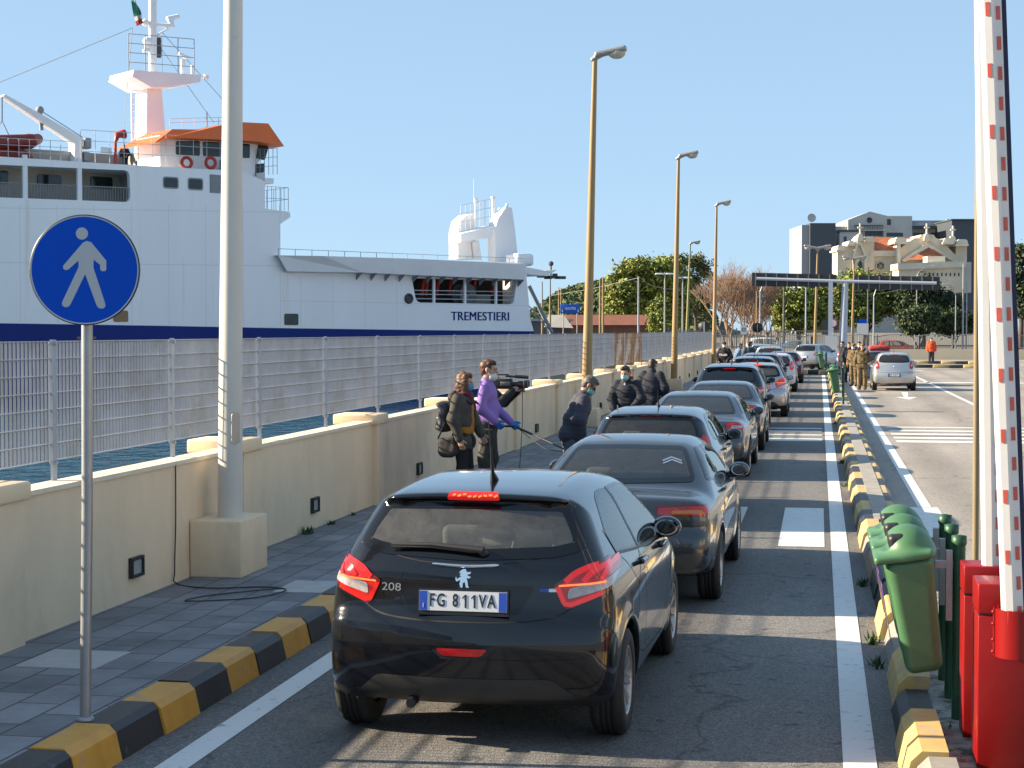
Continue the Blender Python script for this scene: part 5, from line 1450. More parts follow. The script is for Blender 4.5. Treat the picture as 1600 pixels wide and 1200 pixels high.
o, c = gen_car('sedan', 'dark grey saloon between the blue grey saloon and the tall dark crossover', P_DGRY, .032, .87, 1.33, .98, 'wedge', plate_t='BX 228FA', aer=False); place(o, -1.9, 33.3, c)
o, c = gen_car('suv', 'tall dark crossover with rounded red tail lamps and roof aerial, sixth in the queue', P_NAVY, .034, .89, 1.56, 1.0, 'round', plate_t='EH 530RT', brake='lit', glass=M_GLASSD); place(o, -2.07, 40.3, c)
o, c = hatch_a('silver hatchback with brightly lit tail lamp, pulled right of the dark crossover', P_SILV, .032, 'FH 246DC'); o.location = (-1.68, 47.7, 0)
o, c = gen_car('suv', 'black crossover with its high brake lamp glowing, ahead of the silver hatchback', P_DGRY, .045, .88, 1.55, .98, 'round', True, 'lit', glass=M_GLASSD); place(o, -2.0, 53.0, c)
o, c = gen_car('suv', 'wine red estate with a dark roof beyond the black crossover', P_WINE, .05, .87, 1.57, .95, 'tall'); place(o, -2.0, 59.6, c)
o, c = gen_car('hatch', 'white hatchback half hidden beyond the silver one with red tail lamp', P_WHITE, .05, .86, 1.48, 1.0, 'tall', True); place(o, -1.68, 66.2, c)
o, c = gen_car('hatch', 'dark maroon small car beyond the white hatchback', P_WINE, .05, .86, 1.42, 1.0, 'claw', True); place(o, -1.55, 77.2, c)
o, c = gen_car('hatch', 'pale silver car with lit brake lamp near the head of the queue', P_SILV2, .055, .87, 1.58, 1.0, 'tall', False, 'lit'); place(o, -2.35, 84.5, c, 2)
o, c = gen_car('suv', 'light grey van-like car at the head of the left queue', P_SILV, .06, .88, 1.62, 1.0, 'tall'); place(o, -2.95, 91.0, c, 4)
o, c = gen_car('suv', 'silver crossover turned across the road end beside the gantry leg', P_SILV, .045, .88, 1.55, .95, 'round', glass=M_GLASSD, group='cars around the checkpoint'); place(o, -.62, 102.5, c, -22)
o, c = gen_car('hatch', 'blue car standing just right of the gantry legs', P_BLUE, .05, .87, 1.5, 1.0, 'tall', group='cars around the checkpoint'); place(o, 1.85, 99.0, c, -14)
o, c = gen_car('hatch', 'silver small hatchback stopped on the right beside the soldiers', P_SILV2, .032, .84, 1.49, .96, 'tall', brake='lit', plate_t='CG 502ST', plate_z=.62, aer=True, group='cars around the checkpoint'); place(o, 2.87, 68.3, c)
PUNTO = o
o, c = gen_car('hatch', 'navy car with luggage on its roof just ahead of the silver hatchback on the right', P_BLUE, .045, .85, 1.5, 1.0, 'tall', group='cars around the checkpoint'); place(o, 2.55, 74.2, c)
mb = MB(); mb.box((2.55, 76.0, 1.6), (.9, 1.1, .22), bev=.08); b_ = mb.build('luggage', mat('luggage_red', (.45, .05, .04), .7, var=.2)); tag(b_, 'red bag strapped on the roof of the navy car', 'luggage')
# ================================================================ street furniture
M_POLE = mat('pole_grey', (.34, .35, .36), .42, metal=.55, var=.12, vscale=6)
M_WPOLE = mat('pole_white', (.60, .58, .53), .5, var=.05, vscale=2, col2=(.45, .43, .40), c2scale=2.5, c2lo=.62, c2hi=.75)
M_YPOLE = mat('pole_yellow', (.31, .205, .090), .55, var=.12, vscale=1.2, col2=(.25, .18, .09), c2scale=1.5, c2lo=.55, c2hi=.75, stretch=(1, 1, .2))
M_SIGNB = mat('sign_blue', (.001, .07, .50), .45, spec=.12, var=.06, vscale=4)
M_SIGNW = mat('sign_white', (.42, .45, .47), .4)
M_GREEN = mat('bin_green', (.065, .165, .075), .42, var=.12, vscale=6, col2=(.08, .16, .09), c2scale=5, c2lo=.55, c2hi=.75)
M_GPIPE = mat('post_green', (.015, .075, .035), .45, var=.2, vscale=7)
M_BRED = mat('barrier_red', (.22, .004, .004), .38, coat=.08, spec=.3, var=.08, vscale=3)
M_BRW = mat('barrier_white', (.62, .61, .60), .4, var=.05, vscale=4, col2=(.42, .41, .40), c2scale=6, c2lo=.66, c2hi=.78)
M_REFL = mat('reflector_red', (.50, .085, .06), .4, var=.2, vscale=8)
# pedestrian sign
sg = thing('pedestrian_sign', 'round blue sign with white walking figure on a grey pole at the kerb', 'sign', (-3.99, 8.92, .18), R(10))
mb = MB(); mb.tube([(0, .045, 0), (.02, .045, 1.2), (.03, .045, 2.76)], .031, 16); mb.lathe([(.031, .001), (.05, .001), (.05, .02), (.031, .03)], 14, Matrix.Translation((0, .045, 0))); mb.build('pole', M_POLE, sg)
MS = Matrix.Translation((.028, 0, 2.50)) @ Matrix(((1, 0, 0, 0), (0, 0, -1, 0), (0, 1, 0, 0), (0, 0, 0, 1)))
mb = MB(); mb.lathe([(.001, -.012), (.296, -.012), (.303, -.006), (.303, .008), (.297, .010)], 64, MS, 1); mb.lathe([(.297, .010), (.290, .009)], 64, MS, 0); mb.lathe([(.290, .009), (.001, .009)], 64, MS, 2)
mb.box((.028, .030, 2.40), (.10, .03, .05), mat=1); mb.box((.028, .030, 2.62), (.10, .03, .05), mat=1)
pl = mb.build('sign_plate', [M_SIGNW, M_TRIM, M_SIGNB], sg)
fig = [(350, 133), (268, 228), (268, 240), (279, 246), (290, 243), (330, 207), (332, 232), (262, 378), (263, 391), (274, 398), (288, 396), (297, 386), (358, 262), (404, 390), (413, 402), (430, 404), (440, 395), (439, 382), (392, 236), (393, 203), (420, 224), (420, 243), (426, 250), (440, 250), (445, 243), (445, 207), (384, 132), (366, 126)]
kk = .296 / 222
mb = MB(); mb.prism([((x - 355) * kk, -(y - 245) * kk) for x, y in fig], .0092, .0105, MS)
mb.prism([((346 - 355) * kk + 25 * kk * math.cos(a), -(96 - 245) * kk + 25 * kk * math.sin(a)) for a in np.linspace(0, 2 * math.pi, 28, endpoint=False)], .0092, .0105, MS)
mb.build('walking_figure', M_SIGNW, pl)
# big pale lamp post on a plastered plinth
lp = thing('lamp_post', 'thick cream-white lamp post rising from a plastered plinth against the wall', 'lamp post', (-5.19, 14.77, .18))
mb = MB(); mb.box((-.01, 0, .25), (.47, .74, .5), bev=.012); mb.build('plinth', M_WALL, lp)
mb = MB(); mb.tube([(0, 0, .49), (.012, 0, 2), (.05, 0, 5), (.10, 0, 9.5)], [.112, .104, .085, .06], 28); mb.lathe([(.112, .495), (.135, .495), (.135, .503), (.112, .51)], 24); mb.build('pole', M_WPOLE, lp)
mb = MB(); 
MH = frame((.078, -.078, 1.30), (.707, .707, 0), (0, 0, 1), (.707, -.707, 0))
mb.prism(list(map(tuple, round_poly([(-.04, -.14), (.04, -.14), (.04, .14), (-.04, .14)], .04))), -.01, .012, MH); mb.build('access_hatch', M_POLE, lp)
# yellow street lamps along the wall
def street_lamp(label, X, Y, h=8.45, lean=.2, two=False, m=None, r0=.125, group='yellow street lamps along the wall', plinth=True, z0=.18, head=.85, sides=12):
    t = thing('street_lamp', label, 'street lamp', (X, Y, z0), 0, group); m = m or M_YPOLE
    mb = MB(); mb.tube([(0, 0, 0), (lean * .5, 0, h * .5), (lean, 0, h)], [r0, r0 * .72, r0 * .44], sides)
    if plinth: mb.lathe([(r0 * 1.04, 0), (r0 * 1.2, .0), (r0 * 1.2, .35), (r0, .37)], sides)
    mb.build('pole', m, t)
    if plinth:
        mb = MB(); mb.box((0, 0, .2), (.62, .62, .42), bev=.02); mb.build('plinth', M_WALL, t)
    for sd in ((1, -1) if two else (1,)):
        s = SD(.06); k = head
        s.box((lean + sd * (.42 * k), 0, h + .17 * k), (.86 * k, .30 * k, .15 * k), .05, rotm(0, -sd * R(11))); s.cone((lean - sd * .04, 0, h - .02), (lean + sd * .12, 0, h + .1 * k), .075 * k)
        o = s.mesh('lamp_head', .035 if k > .5 else .05, mat('lamp_housing', (.34, .34, .33), .45, metal=.5, var=.1, vscale=3), t)
        mb = MB(); mb.ball((lean + sd * .58 * k, 0, h + .13 * k), .19 * k, 0, 14, (1.25, .8, .85)); mb.build('lamp_glass', mat('lamp_bowl', (.42, .40, .34), .2), o)
    return t
street_lamp('tall yellow street lamp nearest the camera beside the fence, behind the bending man', -5.2, 38.8, 8.28)
street_lamp('yellow street lamp second along the wall, standing on a plinth', -5.2, 62.9, 8.4, .15)
street_lamp('yellow street lamp third along the wall near the officer in black', -5.2, 87.0, 8.4, .12)
G2 = 'street lamps beyond the road end'
street_lamp('thin street lamp with flat grey head left of the leafless tree', -9.4, 124, 8.5, .3, False, mat('pole_olive', (.26, .24, .10), .6), .12, G2, False, 0)
street_lamp('yellow lamp with two drooping heads left of the gantry legs', -.35, 132, 8.4, .2, True, None, .13, G2, False, 0, 1.2)
street_lamp('yellow lamp with two heads rising behind the gantry', 2.75, 152, 8.4, .2, True, None, .13, G2, False, 0, 1.2)
# litter bins
def bin_tree(label, X, Y, Z, post=True, sc_=1.0, group='green litter bins'):
    t = thing('litter_bin', label, 'litter bin', (X, Y, Z), 0, group)
    ti = rotm(0, R(-9.5)); a = R(-9.5)
    s = SD(.03)
    def tr(p): 
        q = ti @ np.array(p, float); return (q[0], q[1], q[2])
    # tapering body with rounded corners, leaning back on its post
    def tb(P):
        q = P @ ti; f = np.clip((q[..., 2] + .30) / .62, 0, 1); hx = .105 + .030 * f; hy = .15 + .05 * f
        d = np.stack([np.abs(q[..., 0] - .012 * f) - hx + .05, np.abs(q[..., 1]) - hy + .05, np.abs(q[..., 2] - .0) - .33 + .05], -1)
        return np.linalg.norm(np.maximum(d, 0), axis=-1) + np.minimum(d.max(-1), 0) - .05
    s.raw((0, 0, 0), .42, tb, 0, '+')
    s.mesh('bin_body', .012, M_GREEN, t)
    s = SD(.03); s.box(tr((-.015, 0, .345)), (.335, .45, .05), .022, ti, .01); s.ell(tr((.015, 0, .345)), (.155, .205, .165), ti, .05); s.box(tr((.03, 0, .19)), (.6, .6, .26), .005, ti, .005, '-')
    s.box(tr((-.16, 0, .455)), (.16, .27, .10), .04, ti, .015, '-')
    s.box(tr((-.17, 0, .43)), (.20, .30, .085), .035, ti, .01, '-')
    s.mesh('bin_lid', .0095, M_GREEN, t)
    s = SD(.01); s.box(tr((-.035, 0, .42)), (.10, .31, .11), .03, ti); s.mesh('bin_opening', .012, M_BLK, t)
    mb = MB(); M4 = Matrix(ti.tolist()).to_4x4(); mb.box((-.16, 0, .02), (.004, .20, .34)); 
    for i, v in enumerate(mb.v): mb.v[i] = tuple((M4 @ Vector(v)) + Vector((.035, 0, 0)) * 0)
    st_ = mb.build('sticker', mat('sticker_violet', (.16, .08, .30), .4, col2=(.5, .40, .05), c2scale=5, c2lo=.5, c2hi=.52), t)
    mb = MB(); mb.box((.19, 0, .16), (.035, .06, .40)); mb.box((.16, 0, .28), (.10, .05, .04)); mb.build('bracket', M_GPIPE if sc_ > 1 else M_POLE, t)
    mb = MB(); mb.tube([(.245, 0, -.65), (.245, 0, .40)], .036, 12); mb.lathe([(.04, .39), (.043, .40), (.043, .445), (.001, .452)], 12, Matrix.Translation((.245, 0, 0))); mb.build('post', M_GPIPE, t)
    if sc_ != 1: t.scale = (sc_,) * 3
    return t
b0 = bin_tree('green litter bin in front of its row of three, beside the red barrier cabinets', .55, 10.15, .73)
copy_thing(b0, 'green litter bin in the middle of the row of three near the barrier', (.55, 10.72, .73))
copy_thing(b0, 'green litter bin at the back of the row of three near the barrier', (.55, 11.28, .73))
copy_thing(b0, 'single green litter bin on a post on the striped island, short of the silver hatchback', (.45, 50.9, .86))
copy_thing(b0, 'farthest green litter bin on the striped island, at the head of the queue', (.10, 85.0, .86))
# barrier cabinets and arms
G3 = 'red barrier cabinets'
for (x0, y0, dep, w, lab, front) in ((.803, 9.02, .32, .44, 'red barrier cabinet nearest the camera with the striped arm bolted to its front', True), (.787, 9.69, .27, .40, 'red barrier cabinet standing just behind the nearest one, partly hidden', False)):
    t = thing('barrier_cabinet', lab, 'barrier cabinet', (x0 + w / 2, y0 + dep / 2, .1), 0, G3)
    mb = MB(); mb.box((0, 0, .40), (w, dep, .80), bev=.006); mb.build('cabinet', M_BRED, t)
    mb = MB(); mb.box((0, 0, .885), (w + .004, dep + .004, .155), bev=.008); mb.build('hood', M_BRED, t)
    mb = MB(); mb.box((0, 0, .803), (w - .01, dep - .01, .012)); mb.build('seam', M_BLK, t)
    if front:
        mb = MB(); mb.tube([(-.045, -.28, .62), (-.045, -.28, .86)], .105, 20); mb.box((-.06, -.215, .74), (.13, .12, .24)); 
        for z in (.64, .70, .78, .84): mb.ball((-.155, -.27, z), .011)
        mb.box((-.148, -.26, .74), (.012, .06, .24)); mb.build('pivot', M_BRED, t)
def arm(label, X, Y, z0, L, lean, group, wide):
    t = thing('raised_barrier', label, 'barrier', (X, Y, z0), 0, group)
    t.rotation_euler = (0, R(-lean), 0)
    mb = MB(); n = 8
    pr = [(-.052, .01), (-.035, -.045), (.0, -.052), (.012, -.040), (.052, -.022), (.052, .04), (-.04, .045)]
    mb.prism(pr, 0, L); mb.build('beam', M_BRW, t)
    mb = MB(); k = 0
    for z in np.arange(.05, L - .1, .148):
        mb = MB(); mb.box((.033, -.0325, z), (.021, .004, .066), rz=R(24)); mb.build('reflector', M_REFL, t)
    for z in (np.arange(.03, L - .1, .30) if wide else ()): mb = MB(); mb.box((-.018, -.0505, z), (.020, .004, .066), rz=R(-11)); mb.build('reflector', M_REFL, t)
    mb = MB(); mb.box((.064, .01, L / 2), (.022, .05, L)); mb.build('edge_strip', mat('edge_navy', (.012, .014, .05), .6), t)  # dark navy strip along the right edge of the beam
arm('white barrier arm with red reflector squares raised upright from the nearest cabinet', 0.955, 8.86, .90, 4.2, 2.5, 'raised barrier arms', True)
arm('white barrier arm raised behind the first, its reflectors mostly hidden', 0.94, 9.76, .95, 4.2, 1.2, 'raised barrier arms', False)
t = thing('thin_pole', 'thin tan-yellow pole standing just left of the raised barrier arms', 'pole', (1.275, 14.6, .0))
mb = MB(); mb.tube([(0, 0, .05), (-.01, 0, 6)], .026, 14); mb.build('pole', mat('pole_tan', (.22, .17, .095), .6, var=.15, vscale=3), t); mb = MB(); mb.lathe([(.026, 0), (.06, 0), (.06, .11), (.026, .12)], 14); mb.build('foot', M_POLE, t)
# hydrant
t = thing('hydrant', 'red pillar hydrant against the harbour wall', 'hydrant', (-5.27, 48, .18))
mb = MB(); mb.lathe([(.12, 0), (.12, .06), (.085, .08), (.085, .62), (.11, .64), (.11, .70), (.08, .74), (.08, .92), (.12, .95), (.12, 1.02), (.07, 1.08), (.04, 1.16), (.001, 1.17)], 18)
for sd in (1, -1): mb.tube([(sd * .06, 0, .84), (sd * .17, 0, .84)], .05, 10)
mb.build('hydrant_body', mat('hydrant_red', (.34, .03, .02), .5, var=.15, vscale=5), t)
mb = MB(); mb.tube([(0, -.06, .84), (0, -.15, .84)], .06, 10); mb.build('outlet_cap', M_BRED, t)
# loose black cable lying by the plinth
pts = [(-5.425, 14.05, 1.22), (-5.42, 14.03, .7), (-5.42, 14.0, .3), (-5.38, 13.95, .19), (-5.0, 13.75, .192), (-4.6, 13.9, .19), (-4.35, 13.75, .192), (-4.5, 13.3, .19), (-4.95, 13.05, .192), (-4.9, 13.35, .19), (-4.55, 13.7, .194), (-4.4, 13.85, .19)]
mb = MB(); mb.tube(catmull(pts, 7, False), .006, 6); tag(mb.build('cable', M_BLK), 'thin black cable running down the wall and looping over the pavement', 'cable')
# tufts of weeds
rg = random.Random(5)
M_WEED = mat('weed', (.05, .095, .025), .8, var=.4, vscale=20)
mb = MB()
spots = [(-5.36, 17.7, .18, .09, 60), (-5.36, 18.6, .18, .06, 30), (-5.38, 16.3, .18, .06, 18), (-5.38, 19.6, .18, .05, 16)] + [(.41, y, .0, .09, 30) for y in (16.2, 26.4, 44.0, 31.0, 13.2, 12.3)] + [(1.06, 21.4, .0, .12, 30)] + [(.74 + rg.random() * .15, 7.6 + rg.random() * 5, .1, .05, 10) for _ in range(14)]
for (x, y, z, r_, n) in spots:
    for i in range(n):
        a = rg.random() * 6.28; d = rg.random() * r_; px, py = x + math.cos(a) * d * .6, y + math.sin(a) * d * 1.4; h_ = r_ * (.35 + .7 * rg.random()); b = rg.random() * 6.28; w = .008 + .01 * rg.random(); tx, ty = math.cos(b) * h_ * .7, math.sin(b) * h_ * .7
        mb.add([(px - w * math.sin(b), py + w * math.cos(b), z), (px + w * math.sin(b), py - w * math.cos(b), z), (px + tx, py + ty, z + h_)], [(0, 1, 2)])
o = mb.build('weeds', M_WEED); o['kind'] = 'stuff'
# ================================================================ people
M_SKIN = mat('skin', (.46, .27, .19), .55, var=.08, vscale=15)
M_SKIN2 = mat('skin_tan', (.40, .22, .15), .55, var=.08, vscale=15)
def cloth(name, c, v=.15, sc_=14): return mat('cloth_' + name, c, .88, var=v, vscale=sc_, bump=.25, bscale=120)
M_SHOE = mat('shoe', (.02, .019, .018), .5)
class Person:
    def __init__(s, label, loc, rz, h=1.75, lean=0.0, turn=0.0, head=(0, 0), skin=None, res=.012, arms=None, legs=None, cat='person', group=None, side_lean=0.0):
        s.t = thing('person', label, cat, loc, R(rz), group); s.k = h / 1.75; s.res = res; s.skin = skin or M_SKIN
        k = s.k
        s.U = np.array(Matrix.Rotation(R(turn), 3, 'Z') @ Matrix.Rotation(R(side_lean), 3, 'Y') @ Matrix.Rotation(-R(lean), 3, 'X')); s.piv = np.array([0, 0, .95])
        s.Hd = s.U @ np.array(Matrix.Rotation(R(head[0]), 3, 'Z') @ Matrix.Rotation(-R(head[1]), 3, 'X'))
        s.hc = s.up((0, .025, 1.635))
        L = dict(kl=(-.105, .015, .50), kr=(.105, .015, .50), al=(-.11, -.03, .085), ar=(.11, -.03, .085)); L.update(legs or {}); s.L = {a: np.array(b) for a, b in L.items()}
        A = dict(el=(-.25, -.04, 1.15), wl=(-.26, .06, .91), er=(.25, -.04, 1.15), wr=(.26, .06, .91), curl=.5); A.update(arms or {})
        s.A = {a: (s.up(b) if a in ('el', 'wl', 'er', 'wr') and len(b) == 3 else (np.array(b[:3]) if a != 'curl' else b)) for a, b in A.items()}
        s.sh = {'l': s.up((-.175, -.01, 1.425)), 'r': s.up((.175, -.01, 1.425))}
        s.hip = {'l': np.array((-.09, 0, .93)), 'r': np.array((.09, 0, .93))}
    def up(s, p): return s.U @ (np.array(p, float) - s.piv) + s.piv
    def hp(s, p): return s.hc + s.Hd @ np.array(p, float)
    def S(s, v): return np.array(v) * s.k
    def mk(s, sd, name, m, noise=None, res=None):
        # scale about the feet
        k = s.k; o = sd.mesh(name, (res or s.res) / k, m, s.t, noise); o.scale = (k, k, k); return o
    def hand(s, sd, side, inf=0.0, wr=None):
        w = s.A['w' + side]; e = s.A['e' + side]; d = w - e; d /= np.linalg.norm(d)
        sx = -1 if side == 'l' else 1
        ref = s.up((0, 1, 0)) - s.up((0, 0, 0)); n = np.cross(d, ref); 
        if np.linalg.norm(n) < .2: n = np.array([1., 0, 0])
        n /= np.linalg.norm(n); fw = np.cross(n, d); fw /= np.linalg.norm(fw)      # n: palm normal (sideways), fw: across the palm to the thumb
        if np.dot(n, s.U @ np.array([-sx, 0, 0])) < 0: n = -n
        if np.dot(fw, s.U @ np.array([0, 1., 0])) < 0: fw = -fw
        c = s.A['curl']; Rm = np.stack([fw, n, d], 1)
        sd.box(w + d * .055, (.078 + inf, .030 + inf, .095 + inf), .013, Rm, .02)
        for i, (o, ln) in enumerate(((.030, .070), (.010, .080), (-.010, .074), (-.029, .058))):
            a = w + d * .098 + fw * o; b = a + (d * math.cos(c * .6) + n * math.sin(c * .6)) * ln * .55; q = b + (d * math.cos(c * 1.7) + n * math.sin(c * 1.7)) * ln * .5
            sd.cone(a, b, .0095 + inf * .5, .009 + inf * .5, .006); sd.cone(b, q, .009 + inf * .5, .0075 + inf * .5, .006)
        a = w + d * .03 + fw * .034; b = a + d * .035 + fw * .030 + n * .012; q = b + d * .032 + fw * .006 + n * .010
        sd.cone(a, b, .013 + inf * .5, .011 + inf * .5, .012); sd.cone(b, q, .011 + inf * .5, .008 + inf * .5, .006)
    def body(s, gloves=None):
        b = SD(.03)
        for sd in 'lr':
            b.cone(s.hip[sd], s.L['k' + sd], .078, .052); b.cone(s.L['k' + sd], s.L['a' + sd], .054, .036); b.cone(s.L['a' + sd], s.L['a' + sd] + (0, .15, -.05), .036, .03)
            b.cone(s.sh[sd], s.A['e' + sd], .048, .038); b.cone(s.A['e' + sd], s.A['w' + sd], .038, .026)
            if not gloves or sd not in gloves: s.hand(b, sd)
        b.ell(np.array((0, 0, .98)), (.15, .105, .13)); b.cone(s.up((0, 0, 1.05)), s.up((0, 0, 1.25)), .12, .125); b.ell(s.up((0, .005, 1.31)), (.165, .11, .17), s.U)
        b.cone(s.up((0, -.01, 1.42)), s.hp((0, -.02, -.06)), .058, .052)
        b.ell(s.hp((0, -.008, .035)), (.076, .096, .098), s.Hd); b.ell(s.hp((0, .022, -.045)), (.058, .068, .075), s.Hd)
        b.cone(s.hp((0, .092, .012)), s.hp((0, .108, -.022)), .010, .016, .012); b.ell(s.hp((0, .062, -.088)), (.028, .026, .02), s.Hd)
        b.cone(s.hp((-.035, .075, .032)), s.hp((.035, .075, .032)), .012, .012, .015); b.cone(s.hp((-.02, .082, -.055)), s.hp((.02, .082, -.055)), .010, .010, .01)
        for x in (-1, 1):
            b.ell(s.hp((x * .078, -.008, .005)), (.012, .022, .034), s.Hd, .01); b.ell(s.hp((x * .032, .094, .012)), (.016, .012, .010), s.Hd, .012, '-')
        o = s.mk(b, 'body', s.skin)
        e = SD(.001)
        for x in (-1, 1): e.ell(s.hp((x * .032, .082, .012)), (.012, .010, .009), s.Hd)
        s.mk(e, 'eyes', mat('eye', (.05, .04, .035), .2), res=min(s.res, .007) if s.res < .016 else .012)
        return o
    def top(s, m, name='jacket', inf=.022, hem=.90, bulk=1.0, collar=.0, fold_=.004, puff=False, sleeve=1.0, open_=False):
        b = SD(.045)
        for sd in 'lr':
            e, w = s.A['e' + sd], s.A['w' + sd]; w2 = e + (w - e) * sleeve * .97
            b.cone(s.sh[sd], e, .055 + inf, .046 + inf); b.cone(e, w2, .046 + inf, .036 + inf * .8)
        hz = hem
        b.ell(s.up((0, .005, 1.31)), (.172 + inf, .118 + inf * bulk, .185), s.U); b.cone(s.up((-.05, 0, 1.14)), s.up((.05, 0, 1.14)), .12 + inf * bulk, .12 + inf * bulk)
        q = .116 + inf * 1.0
        b.cone((-.055, 0, hz + .09), (.055, 0, hz + .09), q, q, .06)
        b.cone(s.up((0, -.012, 1.44)), s.up((0, -.005, 1.50 + collar)), .075 + inf * .4, .066 + inf * .3)
        b.box((0, 0, hz - .25), (1, 1, .5), .005, None, .01, '-')
        if collar <= 0: b.cone(s.up((0, .0, 1.50)), s.hp((0, 0, .1)), .056, .06, .005, '-')
        if open_: b.box(s.up((0, .16, 1.15)), (.15, .26, .75), .02, s.U, .01, '-')
        nz = fold(fold_, int(abs(hash(s.t['label'])) % 1000) if False else len(s.t['label']))
        if puff:
            f0 = nz
            def nz(V, f0=f0): return f0(V) * .6 + .006 * np.abs(np.sin(V[:, 2] * 3.1416 / .062)) ** .6 - .003
        return s.mk(b, name, m, nz)
    def trousers(s, m, inf=.02, top=1.0, fold_=.005):
        b = SD(.035)
        for sd in 'lr':
            b.cone(s.hip[sd], s.L['k' + sd], .085 + inf, .058 + inf); b.cone(s.L['k' + sd], s.L['a' + sd] + (0, 0, .0), .058 + inf, .046 + inf)
        b.ell((0, 0, .97), (.155 + inf * .5, .112 + inf * .5, .13)); b.box((0, 0, top + .25), (1, 1, .5), .005, None, .01, '-')
        s.mk(b, 'trousers', m, fold(fold_, 11 + len(s.t['label'])))
        b = SD(.02)
        for sd in 'lr':
            a = s.L['a' + sd]; b.ell(a + (0, .06, -.045), (.048, .135, .048)); b.cone(a + (0, -.01, -.03), a, .045, .042)
            b.box(a + (0, 0, -.185), (.4, .6, .2), .005, None, .003, '-')
        s.mk(b, 'shoes', M_SHOE)
    def hair(s, m, long=0.0, bald=False):
        b = SD(.02)
        b.ell(s.hp((0, -.018, .048)), (.083, .101, .097), s.Hd); b.ell(s.hp((.015, .04, .098)), (.056, .055, .030), s.Hd)
        if long:
            b.ell(s.hp((0, -.05, -.03)), (.098, .085, .12 + long), s.Hd); 
            for x in (-1, 1): b.ell(s.hp((x * .078, .01, -.03)), (.030, .05, .10 + long * .7), s.Hd)
        else: b.ell(s.hp((0, -.055, -.01)), (.070, .052, .07), s.Hd)
        b.box(s.hp((0, .135, -.03)), (.13, .20, .20), .03, s.Hd, .01, '-')
        if not long:
            for x in (-1, 1): b.box(s.hp((x * .085, .03, -.04)), (.05, .14, .12), .02, s.Hd, .01, '-')
        s.mk(b, 'hair', m, fold(.0065, 5, 70.0))
    def cap(s, m):
        b = SD(.01); b.ell(s.hp((0, -.01, .075)), (.095, .115, .075), s.Hd); b.box(s.hp((0, 0, -.02)), (.4, .4, .12), .005, s.Hd, .005, '-'); b.ell(s.hp((0, .11, .05)), (.075, .07, .012), s.Hd)
        s.mk(b, 'cap', m)
    def mask(s, m, dz=0.0):
        b = SD(.01); b.ell(s.hp((0, .035, -.052 + dz)), (.068, .086, .058), s.Hd); b.box(s.hp((0, -.035, -.05 + dz)), (.4, .12, .4), .005, s.Hd, .004, '-')
        o = s.mk(b, 'face_mask', m, res=min(s.res, .010) if s.res < .016 else s.res)
        b = SD(.002)
        for x in (-1, 1): b.cone(s.hp((x * .066, .03, -.035 + dz)), s.hp((x * .082, -.02, .02)), .0055)
        s.mk(b, 'mask_strap', m, res=.006 if s.res < .016 else .012)
    def gloves(s, m, sides='lr'):
        for sd in sides:
            b = SD(.02); s.hand(b, sd, .006); e, w = s.A['e' + sd], s.A['w' + sd]; b.cone(w + (e - w) * .18, w, .036, .033); s.mk(b, 'glove', m, res=.009)
H_BROWN = mat('hair_brown', (.075, .032, .016), .5, var=.4, vscale=40)
H_DARK = mat('hair_dark', (.018, .013, .011), .5, var=.4, vscale=40)
H_CHEST = mat('hair_chestnut', (.10, .042, .020), .55, var=.4, vscale=40)
H_GREY = mat('hair_grey', (.10, .085, .075), .6, var=.4, vscale=40)
MK_TEAL = mat('mask_teal', (.16, .45, .45), .8); MK_WHITE = mat('mask_white', (.62, .62, .60), .8); MK_BLUE = mat('mask_blue', (.10, .24, .42), .8)
NAVY = cloth('navy', (.018, .022, .034)); BLACK = cloth('black', (.012, .012, .013))
# woman with rucksack
p = Person('woman in open grey-brown parka and mustard jumper with a black rucksack, beside the purple jumper', (-4.32, 20.9, .18), -98, 1.63, res=.011, head=(4, 4), arms=dict(el=(-.25, .04, 1.16), wl=(-.22, .17, .94), er=(.26, -.05, 1.15), wr=(.25, .03, .90), curl=.7))
PARKA = cloth('parka', (.062, .055, .048), .2)
p.body(); p.top(cloth('mustard', (.34, .135, .012)), 'jumper', .010, .92); p.top(PARKA, 'parka', .032, .76, 1.15, 0.0, .006, open_=True); p.trousers(BLACK, .014); p.hair(H_CHEST, .055); p.mask(MK_BLUE)
b = SD(.03); b.ell(p.up((0, .02, 1.48)), (.115, .105, .065), p.U); b.ell(p.up((0, .09, 1.40)), (.07, .05, .10), p.U); b.cone(p.up((0, 0, 1.5)), p.hp((0, 0, .1)), .054, .06, .01, '-'); p.mk(b, 'scarf', cloth('burgundy', (.11, .022, .040)), fold(.007, 3, 22))
b = SD(.03); b.ell(p.up((0, -.14, 1.44)), (.14, .07, .09), p.U); p.mk(b, 'hood', PARKA, fold(.006, 4, 18))
W_LOC = p
t = thing('rucksack', 'black rucksack on the back of the woman in the parka', 'rucksack', p.t.location, p.t.rotation_euler.z)
b = SD(.04); b.box((0, -.25, 1.17), (.30, .15, .38), .06, rotm(R(-6))); b.ell((0, -.28, 1.34), (.15, .10, .05)); b.box((0, -.34, 1.10), (.22, .06, .18), .03); o = b.mesh('pack_body', .012, mat('pack_leather', (.016, .02, .03), .38, var=.2, vscale=10), t, fold(.006, 9, 16)); o.scale = (.93,) * 3
b = SD(.01)
for x in (-.11, .11): b.cone((x, -.17, 1.34), (x * 1.1, -.02, 1.47), .014); b.cone((x * 1.1, -.02, 1.47), (x * 1.15, .155, 1.36), .014)
o = b.mesh('strap', .010, BLACK, t); o.scale = (.93,) * 3
t = thing('shoulder_bag', 'grey-brown cloth bag hanging at the hip of the woman in the parka', 'bag', p.t.location, p.t.rotation_euler.z)
